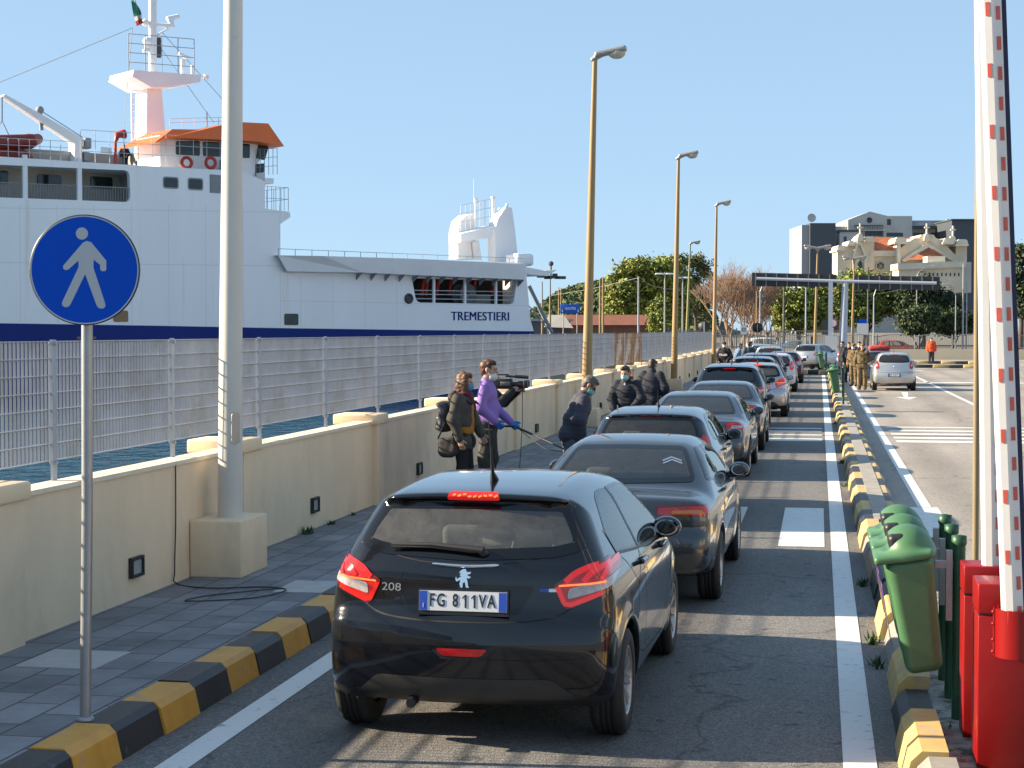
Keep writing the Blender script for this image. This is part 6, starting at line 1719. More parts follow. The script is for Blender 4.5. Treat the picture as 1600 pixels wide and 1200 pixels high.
b = SD(.04); b.box((.17, -.15, .80), (.13, .26, .24), .05, rotm(R(12))); b.ell((.17, -.16, .73), (.07, .13, .08)); o = b.mesh('bag_body', .013, cloth('bag', (.05, .042, .040), .2), t, fold(.008, 13, 15)); o.scale = (.93,) * 3
b = SD(.01); b.cone((.17, -.10, .93), (.10, -.02, 1.36), .012); b.cone((.17, -.30, .90), (.08, -.10, 1.40), .012); o = b.mesh('strap', .010, BLACK, t); o.scale = (.93,) * 3
# man in the purple jumper, holding the boom pole
p = Person('man in purple V-neck jumper and blue gloves holding a long black boom pole', (-4.22, 21.9, .18), -84, 1.77, res=.011, head=(-6, 2), skin=M_SKIN, arms=dict(er=(.25, -.06, 1.16), wr=(.20, .12, .99), el=(-.22, .08, 1.17), wl=(-.10, .30, .965), curl=1.35), legs=dict(kl=(-.12, .05, .50), kr=(.11, -.01, .5)))
p.body('lr'); p.top(cloth('purple', (.27, .16, .46), .08), 'jumper', .018, .93, 1.1, 0, .006); p.trousers(cloth('olive_grey', (.062, .06, .052), .25), .026, fold_=.008); p.hair(H_BROWN); p.mask(MK_WHITE, -.03); p.gloves(mat('glove_blue', (.015, .16, .46), .4))
b = SD(.01); b.ell((0, 0, .985), (.185, .145, .03)); p.mk(b, 'belt', BLACK)
b = SD(.02); b.box((.19, .02, .80), (.05, .16, .20), .02); b.box((.17, .0, .62), (.05, .13, .16), .02); p.mk(b, 'pocket', cloth('olive_grey2', (.055, .053, .046), .25))
def w_(pp, q): 
    M = pp.t.matrix_basis; return M @ Vector((q[0] * pp.k, q[1] * pp.k, q[2] * pp.k))
def wb(pp, q):
    c, s_ = math.cos(pp.t.rotation_euler.z), math.sin(pp.t.rotation_euler.z); x, y, z = (v * pp.k for v in q)
    return Vector((c * x - s_ * y, s_ * x + c * y, z)) + pp.t.location
def handc(pp, side): w = pp.A['w' + side]; e = pp.A['e' + side]; d = (w - e) / np.linalg.norm(w - e); return wb(pp, w + d * .08)
h1, h2 = handc(p, 'r'), handc(p, 'l')
d = (h2 - h1).normalized(); end = Vector((-2.98, 20.9, .86)); d = (end - h2).normalized()
mb = MB(); t = thing('boom_pole', 'long black boom pole slanting down from the gloved hands towards the queue', 'boom pole', (0, 0, 0))
mb.tube([h1 - d * .25, h1, h2, h2 + d * .5], [.014, .016, .016, .015], 8); mb.tube([h2 + d * .5, end], .012, 8); mb.build('pole', M_BLK, t)
mb = MB(); mb.tube([h2 + d * .05, h2 + d * .45 + Vector((0, 0, -.07)), h2 + d * .8 + Vector((0, 0, -.11)), end + Vector((0, 0, -.02))], .005, 5); mb.build('cable', M_BLK, t)
# camera operator behind
p = Person('camera operator in black behind the purple jumper, shouldering a television camera', (-4.40, 23.0, .18), -88, 1.66, res=.013, arms=dict(er=(.30, .16, 1.22), wr=(.17, .36, 1.43), el=(-.24, .18, 1.25), wl=(-.08, .40, 1.42), curl=1.2))
p.body(); p.top(cloth('charcoal', (.02, .02, .023)), 'jacket', .024, .86); p.trousers(BLACK); p.hair(H_DARK)
t = thing('television_camera', 'black shoulder television camera held beside the man in the purple jumper', 'video camera', p.t.location, p.t.rotation_euler.z); t.scale = (.82, .82, .82); t.location = p.t.location + Vector((0, 0, .17))
mb = MB(); mb.box((.14, .22, 1.56), (.12, .38, .17), bev=.02); mb.box((.14, .02, 1.55), (.10, .12, .19), bev=.02); mb.build('camera_body', M_BLK, t)
mb = MB(); mb.tube([(.14, .40, 1.55), (.14, .50, 1.55)], .045, 14); mb.tube([(.14, .50, 1.55), (.14, .60, 1.55)], [.06, .065], 14); mb.box((.14, .63, 1.55), (.15, .07, .12), bev=.01); mb.build('lens', M_BLK, t)
mb = MB(); mb.tube([(.14, .06, 1.66), (.14, .12, 1.71), (.14, .34, 1.71), (.14, .38, 1.66)], .014, 6); mb.tube([(.20, .30, 1.69), (.20, .66, 1.67)], .018, 8); mb.tube([(.20, .46, 1.685), (.20, .68, 1.668)], .028, 8); mb.build('microphone', M_BLK, t)
mb = MB(); mb.box((.23, .30, 1.56), (.05, .16, .07), bev=.01); mb.build('viewfinder', mat('grey_plastic', (.12, .12, .12), .4), t)
mb = MB(); a = wb(p, (.16, .50, 1.50)); mb.tube([a, a + Vector((.0, 0, -.5)), a + Vector((-.03, 0, -1.0)), a + Vector((-.06, -.05, -1.42))], .005, 5); tag(mb.build('cable', M_BLK), 'thin black cable hanging from the television camera to the pavement', 'cable')
# man bending towards the third car
p = Person('grey-haired man in quilted navy jacket and dark glasses bending towards the hatchback', (-3.32, 23.2, 0.0), -72, 1.76, 20, res=.012, head=(-8, 20), skin=M_SKIN2, arms=dict(er=(.25, .02, 1.16), wr=(.22, .14, .93), el=(-.25, .05, 1.16), wl=(-.2, .2, .95)))
p.body(); p.top(cloth('quilted', (.050, .052, .075), .12), 'quilted_jacket', .034, .84, 1.15, .0, .004, True); p.trousers(cloth('grey_denim', (.10, .11, .14))); p.hair(H_GREY); p.mask(MK_TEAL)
b = SD(.004); 
for x in (-1, 1): b.ell(p.hp((x * .034, .088, .014)), (.026, .012, .020), p.Hd); b.cone(p.hp((x * .06, .075, .018)), p.hp((x * .08, -.01, .012)), .005)
b.cone(p.hp((-.02, .095, .018)), p.hp((.02, .095, .018)), .005); p.mk(b, 'glasses', mat('glasses', (.01, .01, .01), .1), res=.006)
# masked man facing us
p = Person('dark-haired man with pale teal mask leaning towards the fourth car, facing the camera', (-3.28, 30.2, 0), 168, 1.74, 16, res=.014, head=(0, -6), arms=dict(el=(-.28, .08, 1.2), wl=(-.16, .26, 1.08), er=(.28, .06, 1.18), wr=(.2, .24, 1.0)))
p.body(); p.top(NAVY, 'jacket', .034, .84, 1.1, 0, .004, True); p.trousers(cloth('denim', (.03, .04, .07))); p.hair(H_DARK); p.mask(mat('mask_pale', (.30, .58, .60), .8))
b = SD(.01); b.ell(p.up((0, .085, 1.40)), (.034, .03, .09), p.U); p.mk(b, 'shirt', cloth('shirt_blue', (.30, .36, .50)))
# man from behind
p = Person('man in dark navy jacket seen from behind, walking by the wall', (-3.42, 35.6, 0), -14, 1.74, 10, res=.015, head=(-10, 12), arms=dict(el=(-.29, -.06, 1.16), er=(.30, -.02, 1.16), wr=(.27, .15, .95)))
p.body(); p.top(NAVY, 'jacket', .045, .80, 1.25, .02, .006, True); p.trousers(BLACK); p.hair(H_DARK)
# police officer and others by the head of the queue
p = Person('officer in black jacket with white lettering on the chest, wearing a dark cap', (-4.05, 75.5, 0.0), 165, 1.82, res=.02, head=(20, 0), arms=dict(el=(-.30, .0, 1.16), wl=(-.2, .16, 1.0), er=(.3, 0, 1.16), wr=(.2, .16, 1.0)))
p.body(); p.top(BLACK, 'jacket', .04, .84, 1.1); p.trousers(NAVY); p.cap(NAVY); p.mask(MK_WHITE)
text_mesh('POLIZIA', .115, frame((0, .178, 1.28), (-1, 0, 0), (0, 0, 1), (0, 1, 0)), 'lettering', mat('reflective_white', (.7, .7, .7), .5), p.t, .012, sx=.9, bold=.004)
for (lab, x, y, rz, c1, c2, arms, hair) in (
    ('person in pale blue jacket bending by the cars near the officer', -3.75, 80.0, -70, (.14, .22, .34), (.03, .03, .04), {}, H_GREY),
    ('person in dark clothes beside the officer, head turned away', -3.3, 83.5, 10, (.03, .05, .07), (.02, .02, .025), {}, H_DARK),
    ('person in teal jacket and helmet stretching an arm towards the queue', -3.55, 90.0, -60, (.05, .13, .17), (.03, .035, .045), dict(er=(.30, .22, 1.36), wr=(.28, .50, 1.38), el=(-.2, .25, 1.30), wl=(-.12, .50, 1.30)), H_DARK)):
    p = Person(lab, (x, y, 0), rz, 1.76, 14 if 'bending' in lab else 4, res=.024, arms=arms, group='people at the head of the queue')
    p.body(); p.top(cloth(lab[10:14].strip() + str(int(y)), c1), 'jacket', .035, .84); p.trousers(cloth('tr' + str(int(y)), c2)); p.hair(hair)
def camo():
    m, nt, N, L, b = nodes('camouflage'); tc = N.new('ShaderNodeTexCoord'); n = N.new('ShaderNodeTexNoise'); n.inputs['Scale'].default_value = 9; n.inputs['Detail'].default_value = 3; L.new(tc.outputs['Object'], n.inputs['Vector'])
    r = N.new('ShaderNodeValToRGB'); r.color_ramp.interpolation = 'CONSTANT'; e = r.color_ramp.elements; e[0].position = 0; e[0].color = (.05, .035, .018, 1); e[1].position = .44; e[1].color = (.17, .115, .055, 1)
    for q, c in ((.53, (.10, .075, .035, 1)), (.60, (.23, .17, .09, 1))): x = e.new(q); x.color = c
    L.new(n.outputs['Fac'], r.inputs[0]); L.new(r.outputs[0], b.inputs['Base Color']); b.inputs['Roughness'].default_value = .9; return m
CAMO = camo()
for (lab, x, y, rz, c1, c2, h) in (
    ('soldier in tan camouflage nearest the camera, standing left of the silver hatchback', 1.68, 69.6, -12, CAMO, CAMO, 1.80),
    ('soldier in camouflage and pale mask behind the nearest soldier', 1.45, 74.0, 150, CAMO, CAMO, 1.78),
    ('officer in dark uniform left of the two soldiers', 1.30, 79.5, 200, NAVY, NAVY, 1.80),
    ('man in black with white mask among the soldiers', 1.75, 77.5, 170, BLACK, NAVY, 1.83),
    ('person in dark jacket farthest left in the group of soldiers', 1.15, 84.0, 120, BLACK, BLACK, 1.80)):
    p = Person(lab, (x, y, 0), rz, h, 3, res=.021, head=(10, 0), arms=dict(er=(.27, .05, 1.16), wr=(.16, .22, 1.10)) if 'nearest the camera' in lab else None, group='soldiers and officers at the checkpoint')
    p.body(); p.top(c1, 'jacket', .04, .82, 1.15); p.trousers(c2, .032); p.cap(c1) if c1 is CAMO else p.hair(H_DARK)
    if 'mask' in lab: p.mask(MK_WHITE)
    p.mk(SD(.01).box((0, 0, 1.0), (.36, .28, .05), .02), 'belt', BLACK) if c1 is CAMO else None
p = Person('worker in orange-red jacket and dark trousers standing alone far right', (7.75, 124.5, 0), 180, 1.80, res=.028)
p.body(); p.top(cloth('orange', (.62, .075, .02)), 'jacket', .06, .80, 1.2); p.trousers(cloth('worker', (.03, .03, .04)), .03); p.hair(H_DARK)
b = SD(.01)
for sd in 'lr': b.cone(p.L['a' + sd] + (0, 0, .14), p.L['a' + sd] + (0, 0, .2), .085)
p.mk(b, 'reflective_band', mat('reflective', (.6, .6, .55), .5))
q = sps(z1((650, 850)), 1.4)[0]; Pd = SO + SX * q[0] + SY * 1.4 + Vector((0, 0, zt - .5))
p = Person('crew member in dark clothes at the rail of the upper deck of the ferry', (Pd.x, Pd.y, Pd.z), 190, 1.75, 8, res=.03, arms=dict(el=(-.30, .1, 1.18), wl=(-.2, .3, 1.05), er=(.30, .1, 1.18), wr=(.2, .3, 1.05)))
p.body(); p.top(BLACK, 'jacket', .05, .84, 1.2); p.trousers(NAVY); p.hair(H_DARK)
# ================================================================ beyond the road end
def vframe(u, D):
    """ground point D metres ahead under image column u, with x to the right across the view"""
    p = camdir(u, D); a = math.atan2(-(p.x), p.y)
    return Vector((p.x, p.y, 0)), a
def vpx(u0, D): return (lambda u, v: ((u - u0) * D / 2700.0, CAM_H - (v - 516) * D / 2700.0))
class View:
    def __init__(s, u0, D, name, label, cat, group=None):
        s.D = D; p = camdir(u0, D); s.u0 = u0
        s.t = thing(name, label, cat, (p.x, p.y, 0), R(YAW), group)
    def q(s, u, v, y=0.0): k = (s.D + y) / 2700.0; return ((u - 800) * k - (s.u0 - 800) * s.D / 2700.0, CAM_H - (v - 516) * k)
    def slab(s, mb, L, y0, y1, mt=0): return slab(mb, [s.q(u, v, y0) for u, v in L], y0, y1, mt)
    def rect(s, mb, u0, v0, u1, v1, y0, y1, mt=0): return s.slab(mb, [(u0, v1), (u1, v1), (u1, v0), (u0, v0)], y0, y1, mt)
M_CREAM = mat('stone_cream', (.66, .57, .43), .85, var=.14, vscale=.5, col2=(.38, .32, .24), c2scale=.35, c2lo=.56, c2hi=.75)
M_CREAM2 = mat('stone_pale', (.68, .61, .49), .85, var=.12, vscale=.7)
M_TILE = mat('roof_tiles', (.40, .12, .05), .8, var=.25, vscale=1.2, col2=(.26, .09, .05), c2scale=.9, c2lo=.5, c2hi=.65)
M_CONC = mat('concrete_pale', (.50, .48, .45), .85, var=.12, vscale=.25, col2=(.34, .32, .30), c2scale=.2, c2lo=.55, c2hi=.75)
M_SLATE = mat('dark_cladding', (.062, .075, .090), .6, var=.12, vscale=.15)
M_SLATEL = mat('pale_cladding', (.30, .31, .33), .6, var=.08, vscale=.15)
M_WIN = mat('far_window', (.03, .035, .04), .15, var=.4, vscale=.6)
M_BAND = mat('dark_band', (.07, .08, .09), .6)
# --- dark slab block with a pale flank
V = View(1280, 255, 'apartment_block', 'plain dark grey slab block with a pale flank left of the church', 'building')
mb = MB(); V.rect(mb, 1265, 349, 1305, 520, 0, 12); mb.build('wall', M_SLATE, V.t)
mb = MB(); V.rect(mb, 1252, 352, 1265, 520, .8, 12); mb.build('flank', M_SLATEL, V.t)
mb = MB(); a = V.q(1267, 341, 2); M = Matrix.Translation((a[0], 2, a[1])) @ Matrix.Rotation(R(70), 4, 'X'); mb.lathe([(.001, -.12), (.3, -.08), (.62, .06), (.66, .09), (.64, .10)], 18, Matrix.Translation((a[0], 2, a[1])) @ Matrix.Rotation(R(78), 4, 'X')); mb.tube([(a[0], 2.2, a[1]), (a[0], 2.2, a[1] - 1.2)], .06, 6); mb.build('satellite_dish', M_CONC, V.t)
# --- white blocks behind the church
V = View(1400, 262, 'apartment_block', 'pale flat-roofed block with round attic window standing behind the church', 'building')
mb = MB(); V.slab(mb, [(1324, 520), (1324, 344), (1334, 340), (1358, 331), (1386, 338), (1424, 338), (1424, 520)], 0, 10); mb.build('wall', M_CONC, V.t)
mb = MB(); V.rect(mb, 1311, 362, 1345, 520, -1.5, 0); mb.build('wing', mat('white_wall', (.58, .58, .57), .8, var=.06), V.t)
mb = MB(); V.rect(mb, 1304, 354, 1322, 520, .5, 6); mb.build('wing', M_CONC, V.t)
mb = MB(); V.rect(mb, 1309, 359.5, 1346, 362.5, -1.7, .2); mb.build('cornice', M_BAND, V.t)
mb = MB(); a = V.q(1357.5, 344.5, -.05); mb.lathe([(.001, 0), (.35, 0), (.42, .05)], 16, Matrix.Translation((a[0], -.05, a[1])) @ Matrix.Rotation(R(90), 4, 'X')); mb.build('round_window', M_WIN, V.t)
for (u0, v0, u1, v1) in ((1351, 361, 1377, 369), (1318, 370, 1322, 378), (1336, 371, 1340, 379), (1385, 343, 1391, 352), (1384, 364, 1410, 370), (1328, 386, 1334, 394)):
    mb = MB(); V.rect(mb, u0, v0, u1, v1, -1.6 if u1 < 1345 else -.06, -1.4 if u1 < 1345 else .1); mb.build('window', M_WIN, V.t)
mb = MB(); V.rect(mb, 1334, 352, 1380, 352.8, -.5, 0); 
for i in range(12): V.rect(mb, 1334 + i * 4, 352, 1334.5 + i * 4, 360, -.5, -.4)
mb.build('balcony_rail', M_BAND, V.t)
mb = MB(); V.rect(mb, 1346, 359.5, 1383, 361, -1.0, 0); V.rect(mb, 1380, 359, 1384, 372, -.9, 0); mb.build('balcony', M_CONC, V.t)
V = View(1455, 268, 'apartment_block', 'pale terraced block with dark horizontal bands behind the church roof', 'building')
mb = MB(); V.rect(mb, 1414, 352, 1485, 520, 0, 10); mb.build('wall', M_CONC, V.t)
mb = MB(); V.rect(mb, 1424, 345, 1500, 352, .5, 9); mb.build('attic', M_SLATEL, V.t)
mb = MB(); V.rect(mb, 1412, 353, 1478, 357, -1.0, 0); mb.build('balcony', M_BAND, V.t)
mb = MB(); V.rect(mb, 1478, 343, 1485, 420, -.6, 0); mb.build('pillar', M_SLATEL, V.t)
for (u0, v0, u1, v1, m_) in ((1426, 364, 1442, 372, M_WIN), (1454, 364, 1467, 374, mat('shutter_brown', (.12, .04, .03), .7)), (1468, 360, 1476, 366, M_WIN)):
    mb = MB(); V.rect(mb, u0, v0, u1, v1, -.08, .1); mb.build('window', m_, V.t)
V = View(1505, 258, 'apartment_block', 'tall dark blue-grey block at the right end of the skyline', 'building')
mb = MB(); V.rect(mb, 1486, 344, 1560, 520, 0, 12); mb.build('wall', M_SLATE, V.t)
mb = MB(); V.rect(mb, 1485, 342.5, 1561, 344.2, -.3, 12.2); mb.build('parapet', M_BAND, V.t)
# --- church
V = View(1410, 215, 'church', 'cream stone church with stepped gables, stone crosses and red tiled roofs', 'church')
c3 = lambda *L: [(1150 + x / 4.2105, 310 + y / 4.2105) for x, y in L]
mb = MB(); V.slab(mb, c3((665, 620), (665, 345), (690, 345), (690, 312), (735, 312), (735, 290), (778, 290), (795, 262), (815, 240), (838, 262), (850, 282), (905, 282), (905, 620)), 0, 3.5); mb.build('front_gable', M_CREAM, V.t)
for (u0, u1, v0, v1) in ((850, 905, 252, 282), (738, 775, 280, 310), (667, 712, 310, 345)):
    mb = MB(); V.slab(mb, c3((u0, v1), (u0, v0 + 8), (u0 + 8, v0), (u1 - 8, v0), (u1, v0 + 8), (u1, v1)), -.5, 3.8); V.slab(mb, c3((u0 - 8, v1 + 4), (u1 + 8, v1 + 4), (u1 + 8, v1 - 8), (u0 - 8, v1 - 8)), -.7, 4); mb.build('pinnacle', M_CREAM2, V.t)
mb = MB(); arch = catmull([(765, 500), (765, 400), (775, 340), (808, 275), (842, 340), (855, 400), (855, 500)], 5, False); arch2 = catmull([(842, 500), (842, 400), (832, 350), (808, 305), (786, 350), (778, 400), (778, 500)], 5, False)
V.slab(mb, c3(*[tuple(p) for p in arch], *[tuple(p) for p in arch2]), -.35, .1); mb.build('arch', M_CREAM2, V.t)
mb = MB(); V.slab(mb, c3((800, 480), (800, 430), (816, 405), (828, 430), (828, 480)), -.05, .2); mb.build('window', M_WIN, V.t)
mb = MB(); V.slab(mb, c3((905, 620), (905, 345), (1060, 345), (1060, 620)), .8, 8); mb.build('nave_wall', M_CREAM, V.t)
mb = MB(); V.slab(mb, c3((900, 382), (900, 345), (1062, 345), (1062, 382)), .4, 1); mb.build('cornice', M_CREAM2, V.t)
def roofpoly(L): 
    return [V.q(*p, y) + (y,) for p, y in L]
mb = MB(); P = roofpoly(list(zip(c3((905, 346), (1060, 346), (1060, 258), (908, 256)), (.5, .5, 4.5, 4.5)))); mb.add([(x, y, z) for x, z, y in P], [(0, 1, 2, 3)]); P2 = roofpoly(list(zip(c3((908, 256), (1060, 258), (1060, 346), (905, 346)), (4.5, 4.5, 8.5, 8.5)))); mb.add([(x, y, z) for x, z, y in P2], [(0, 1, 2, 3)])
mb.build('roof', M_TILE, V.t)
mb = MB(); a = V.q(*c3((948, 445))[0], .7); M = Matrix.Translation((a[0], .75, a[1])) @ Matrix.Rotation(R(90), 4, 'X')
mb.lathe([(.48, 0), (.5, .12), (.6, .12), (.62, 0)], 24, M, 0); mb.lathe([(.001, .03), (.5, .03)], 24, M, 1)
for i in range(6): mb.box((a[0] + .25 * math.cos(i * 1.047), .70, a[1] + .25 * math.sin(i * 1.047)), (.03, .03, .5), tilt=Matrix.Rotation(math.pi / 2 - i * 1.047, 3, 'Y'), mat=0)
mb.build('round_window', [M_CREAM2, M_WIN], V.t)
mb = MB(); V.slab(mb, c3((1058, 620), (1058, 290), (1080, 290), (1080, 620)), -.6, 4); mb.build('buttress', M_CREAM2, V.t)
for (u0, u1, v0, v1) in ((1045, 1118, 258, 292), (1450, 1520, 270, 308), (1362, 1425, 262, 296)):
    mb = MB(); V.slab(mb, c3((u0, v1), (u0, v0 + 12), (u0 + 12, v0), (u1 - 12, v0), (u1, v0 + 12), (u1, v1)), -1, 3); V.slab(mb, c3((u0 - 6, v1 + 6), (u1 + 6, v1 + 6), (u1 + 6, v1 - 8), (u0 - 6, v1 - 8)), -1.2, 3.2); mb.build('pinnacle', M_CREAM2, V.t)
mb = MB(); V.slab(mb, c3((1075, 620), (1075, 330), (1170, 262), (1200, 262), (1215, 240), (1295, 240), (1310, 262), (1345, 275), (1440, 375), (1448, 300), (1515, 300), (1515, 620)), 0, 6); mb.build('transept_gable', M_CREAM, V.t)
mb = MB(); V.slab(mb, c3((1085, 410), (1230, 310), (1260, 300), (1300, 318), (1450, 418), (1430, 420), (1262, 322), (1110, 420)), -.5, .1); mb.build('gable_moulding', M_CREAM2, V.t)
mb = MB(); P = roofpoly(list(zip(c3((1115, 406), (1275, 400), (1275, 322)), (-1.4, -2.2, -.3)))); mb.add([(x, y, z) for x, z, y in P], [(0, 1, 2)]); P = roofpoly(list(zip(c3((1275, 400), (1365, 382), (1275, 322)), (-2.2, -1.0, -.3)))); mb.add([(x, y, z) for x, z, y in P], [(0, 1, 2)]); mb.build('porch_roof', M_TILE, V.t)
mb = MB(); P = roofpoly(list(zip(c3((1118, 262), (1205, 258), (1180, 300), (1100, 318)), (6, 6, .4, .4)))); mb.add([(x, y, z) for x, z, y in P], [(0, 3, 2, 1)]); mb.build('roof', M_TILE, V.t)
mb = MB(); P = roofpoly(list(zip(c3((1330, 272), (1450, 275), (1452, 372), (1436, 368)), (6, 6, 1.0, 1.0)))); mb.add([(x, y, z) for x, z, y in P], [(0, 3, 2, 1)]); mb.build('roof', M_TILE, V.t)
mb = MB(); V.slab(mb, c3((1068, 620), (1068, 440), (1500, 425), (1500, 620)), -5, -1.5); mb.build('hall', M_CREAM, V.t)
mb = MB(); V.slab(mb, c3((1062, 470), (1062, 430), (1508, 412), (1508, 452)), -5.4, -1.3); mb.build('cornice', M_CREAM2, V.t)
mb = MB(); V.slab(mb, c3((1255, 440), (1255, 382), (1372, 380), (1372, 436)), -4, -1.4); mb.build('parapet', M_CREAM2, V.t)
mb = MB(); V.slab(mb, c3((1500, 620), (1500, 420), (1545, 420), (1545, 620)), -4, 0); mb.build('corner_block', M_CONC, V.t)
for i in range(9):
    mb = MB(); x0 = 1235 + i * 28; V.slab(mb, c3((x0, 512), (x0, 492), (x0 + 9, 490), (x0 + 9, 512)), -5.05, -4.9); mb.build('window', M_WIN, V.t)
for (cx, cy, k) in ((815, 205, 1.0), (1253, 205, 1.0), (1425, 220, 1.0)):
    mb = MB(); V.slab(mb, c3((cx - 4, cy + 60), (cx - 4, cy - 38), (cx + 4, cy - 38), (cx + 4, cy + 60)), -.2, .2); V.slab(mb, c3((cx - 16, cy - 8), (cx - 16, cy - 17), (cx - 4.2, cy - 17), (cx - 4.2, cy - 8)), -.18, .18); V.slab(mb, c3((cx + 4.2, cy - 8), (cx + 4.2, cy - 17), (cx + 16, cy - 17), (cx + 16, cy - 8)), -.18, .18)
    V.slab(mb, c3((cx - 22, cy + 75), (cx - 10, cy + 30), (cx + 10, cy + 30), (cx + 22, cy + 75)), -.5, .6); mb.build('cross', M_CREAM2, V.t)

# --- trees
M_LEAF = [mat('leaf_sunny', (.19, .21, .035), .7, var=.35, vscale=.8), mat('leaf_mid', (.10, .13, .025), .7, var=.35, vscale=.8), mat('leaf_deep', (.035, .055, .016), .75, var=.35, vscale=.8)]
M_PINE = [mat('needle_mid', (.055, .085, .028), .8, var=.35, vscale=.8), mat('needle_deep', (.018, .036, .016), .8, var=.3, vscale=.8), mat('needle_pale', (.06, .085, .03), .8, var=.3, vscale=.8)]
M_OLIVE = [mat('leaf_olive', (.22, .21, .07), .75, var=.3, vscale=.8), mat('leaf_olive_deep', (.08, .09, .03), .75, var=.3, vscale=.8), mat('leaf_olive_mid', (.11, .12, .04), .75, var=.3, vscale=.8)]
M_BRIGHT = [mat('leaf_bright', (.30, .33, .05), .7, var=.35, vscale=.8), mat('leaf_bright_mid', (.17, .21, .035), .7, var=.35, vscale=.8), mat('leaf_bright_deep', (.06, .085, .02), .7, var=.35, vscale=.8)]
M_BARK = mat('bark', (.09, .07, .055), .9, var=.3, vscale=2)
M_TWIG = mat('twig', (.30, .20, .14), .9, var=.2, vscale=1)
def tree(name, label, pos, lobes, n, leaf, mats, seed, trunk_h, trunk_r, group=None, gap=.12, parent_mode=True):
    rg = np.random.RandomState(seed); t = thing(name, label, 'tree', pos, 0, group)
    lob = np.array([l[:6] for l in lobes], float); w = (lob[:, 3] * lob[:, 5]); w /= w.sum()
    ncl = max(30, n // 26); cl = []
    while len(cl) < ncl:
        l = lob[rg.choice(len(lob), p=w)]; d = rg.randn(3); d /= np.linalg.norm(d); r_ = rg.rand() ** .28
        r_ = r_ * (1 - gap + gap * 2 * rg.rand() * .6)
        c = l[:3] + d * l[3:6] * r_
        if c[2] < .3: continue
        cl.append((c, d))
    V = []; F = []; MI = []
    for c, d in cl:
        k = rg.randint(14, 38); cr = leaf * rg.uniform(1.6, 3.6); mi = rg.choice(3, p=(.34, .40, .26))
        for _ in range(k):
            p = c + rg.randn(3) * cr * np.array([.55, .55, .38]); s_ = leaf * rg.uniform(.55, 1.15)
            nrm = d * .7 + rg.randn(3) * .75 + np.array([0, 0, .35]); nrm /= np.linalg.norm(nrm)
            a = np.cross(nrm, rg.randn(3)); a /= np.linalg.norm(a); b = np.cross(nrm, a)
            i = len(V); V += [p - a * s_, p + b * s_ * .55, p + a * s_, p - b * s_ * .55]; F.append((i, i + 1, i + 2, i + 3)); MI.append(mi if rg.rand() < .8 else rg.randint(3))
    np_mesh('crown', np.array(V), F, mats, t, None, MI, smooth=False)
    mb = MB(); c0 = lob[:, :3].mean(0); p0 = Vector((c0[0] * .15, c0[1] * .15, 0)); p1 = Vector((c0[0] * .5, c0[1] * .5, trunk_h))
    mb.tube([p0, p0.lerp(p1, .5) + Vector((trunk_r * .4, 0, 0)), p1], [trunk_r * 1.25, trunk_r, trunk_r * .8], 8)
    for l in lob: mb.tube([p1 - Vector((0, 0, .2)), p1.lerp(Vector(l[:3]), .55) + Vector(rg.randn(3) * .2), Vector(l[:3])], [trunk_r * .6, trunk_r * .35, trunk_r * .12], 6)
    mb.build('trunk', M_BARK, t); return t
def treev(name, label, u0, D, lob, n, leaf, mats, seed, th, tr, group='trees beyond the harbour', gap=.12):
    """lobes given as (u, v, half width px, half height px, depth offset m)"""
    p = camdir(u0, D); k = D / 2700.0; cy, sy = math.cos(R(YAW)), math.sin(R(YAW)); L = []
    for (u, v, a, b, dy) in lob:
        x = (u - u0) * k; z = CAM_H - (v - 516) * k
        L.append((x * cy - dy * sy, x * sy + dy * cy, z, a * k, a * k * .9, b * k))
    return tree(name, label, (p.x, p.y, 0), L, n, leaf, mats, seed, th, tr, group, gap)
treev('ficus_tree', 'huge dense dark green tree with broad domed crown behind the first lamp post', 1000, 205, [(975, 455, 28, 42, 0), (1000, 432, 30, 30, 0), (1032, 440, 30, 34, 1), (1060, 455, 25, 40, 1), (965, 480, 22, 30, 0), (1010, 475, 40, 38, 2), (1050, 485, 35, 28, 2), (990, 420, 22, 16, 0), (1035, 420, 25, 16, 0)], 26000, .27, [M_BRIGHT[0], M_LEAF[0], M_LEAF[1]], 1, 2.5, .5)
treev('ash_tree', 'loose yellow-green tree with gaps rising at the right of the huge dark tree', 1088, 225, [(1060, 410, 14, 14, 0), (1090, 408, 16, 13, 0), (1102, 425, 14, 18, 0), (1082, 440, 18, 22, 1), (1096, 470, 20, 30, 1)], 5200, .26, M_OLIVE, 2, 4, .25, gap=.5)
treev('cypress_bush', 'rounded conical bush in front of the huge dark tree', 1031, 165, [(1031, 500, 19, 18, 0), (1032, 485, 13, 17, 0), (1035, 475, 7, 8, 0)], 5000, .18, [M_LEAF[0], M_BRIGHT[1], M_LEAF[1]], 3, .8, .12)
treev('evergreen_tree', 'bright green spreading tree left of the gantry legs behind the fence', 1245, 175, [(1225, 470, 18, 26, 0), (1250, 480, 28, 30, 0), (1235, 500, 25, 20, 0), (1280, 470, 24, 34, 1), (1265, 505, 25, 16, 1)], 12000, .22, M_BRIGHT, 4, 2, .25)
treev('evergreen_tree', 'bright green spreading tree right of the gantry legs below the church', 1350, 180, [(1315, 470, 22, 32, 0), (1345, 440, 40, 18, 1), (1335, 480, 25, 28, 0), (1375, 450, 30, 20, 1), (1365, 480, 25, 25, 1), (1400, 465, 22, 30, 2)], 15000, .22, M_BRIGHT, 5, 2, .25)
treev('conifer_tree', 'dark feathery conifer in front of the church hall', 1440, 178, [(1415, 470, 18, 30, 0), (1440, 462, 18, 34, 0), (1465, 470, 18, 28, 1), (1492, 480, 18, 25, 1), (1440, 490, 35, 18, 0)], 11000, .20, M_PINE, 6, 2, .2)
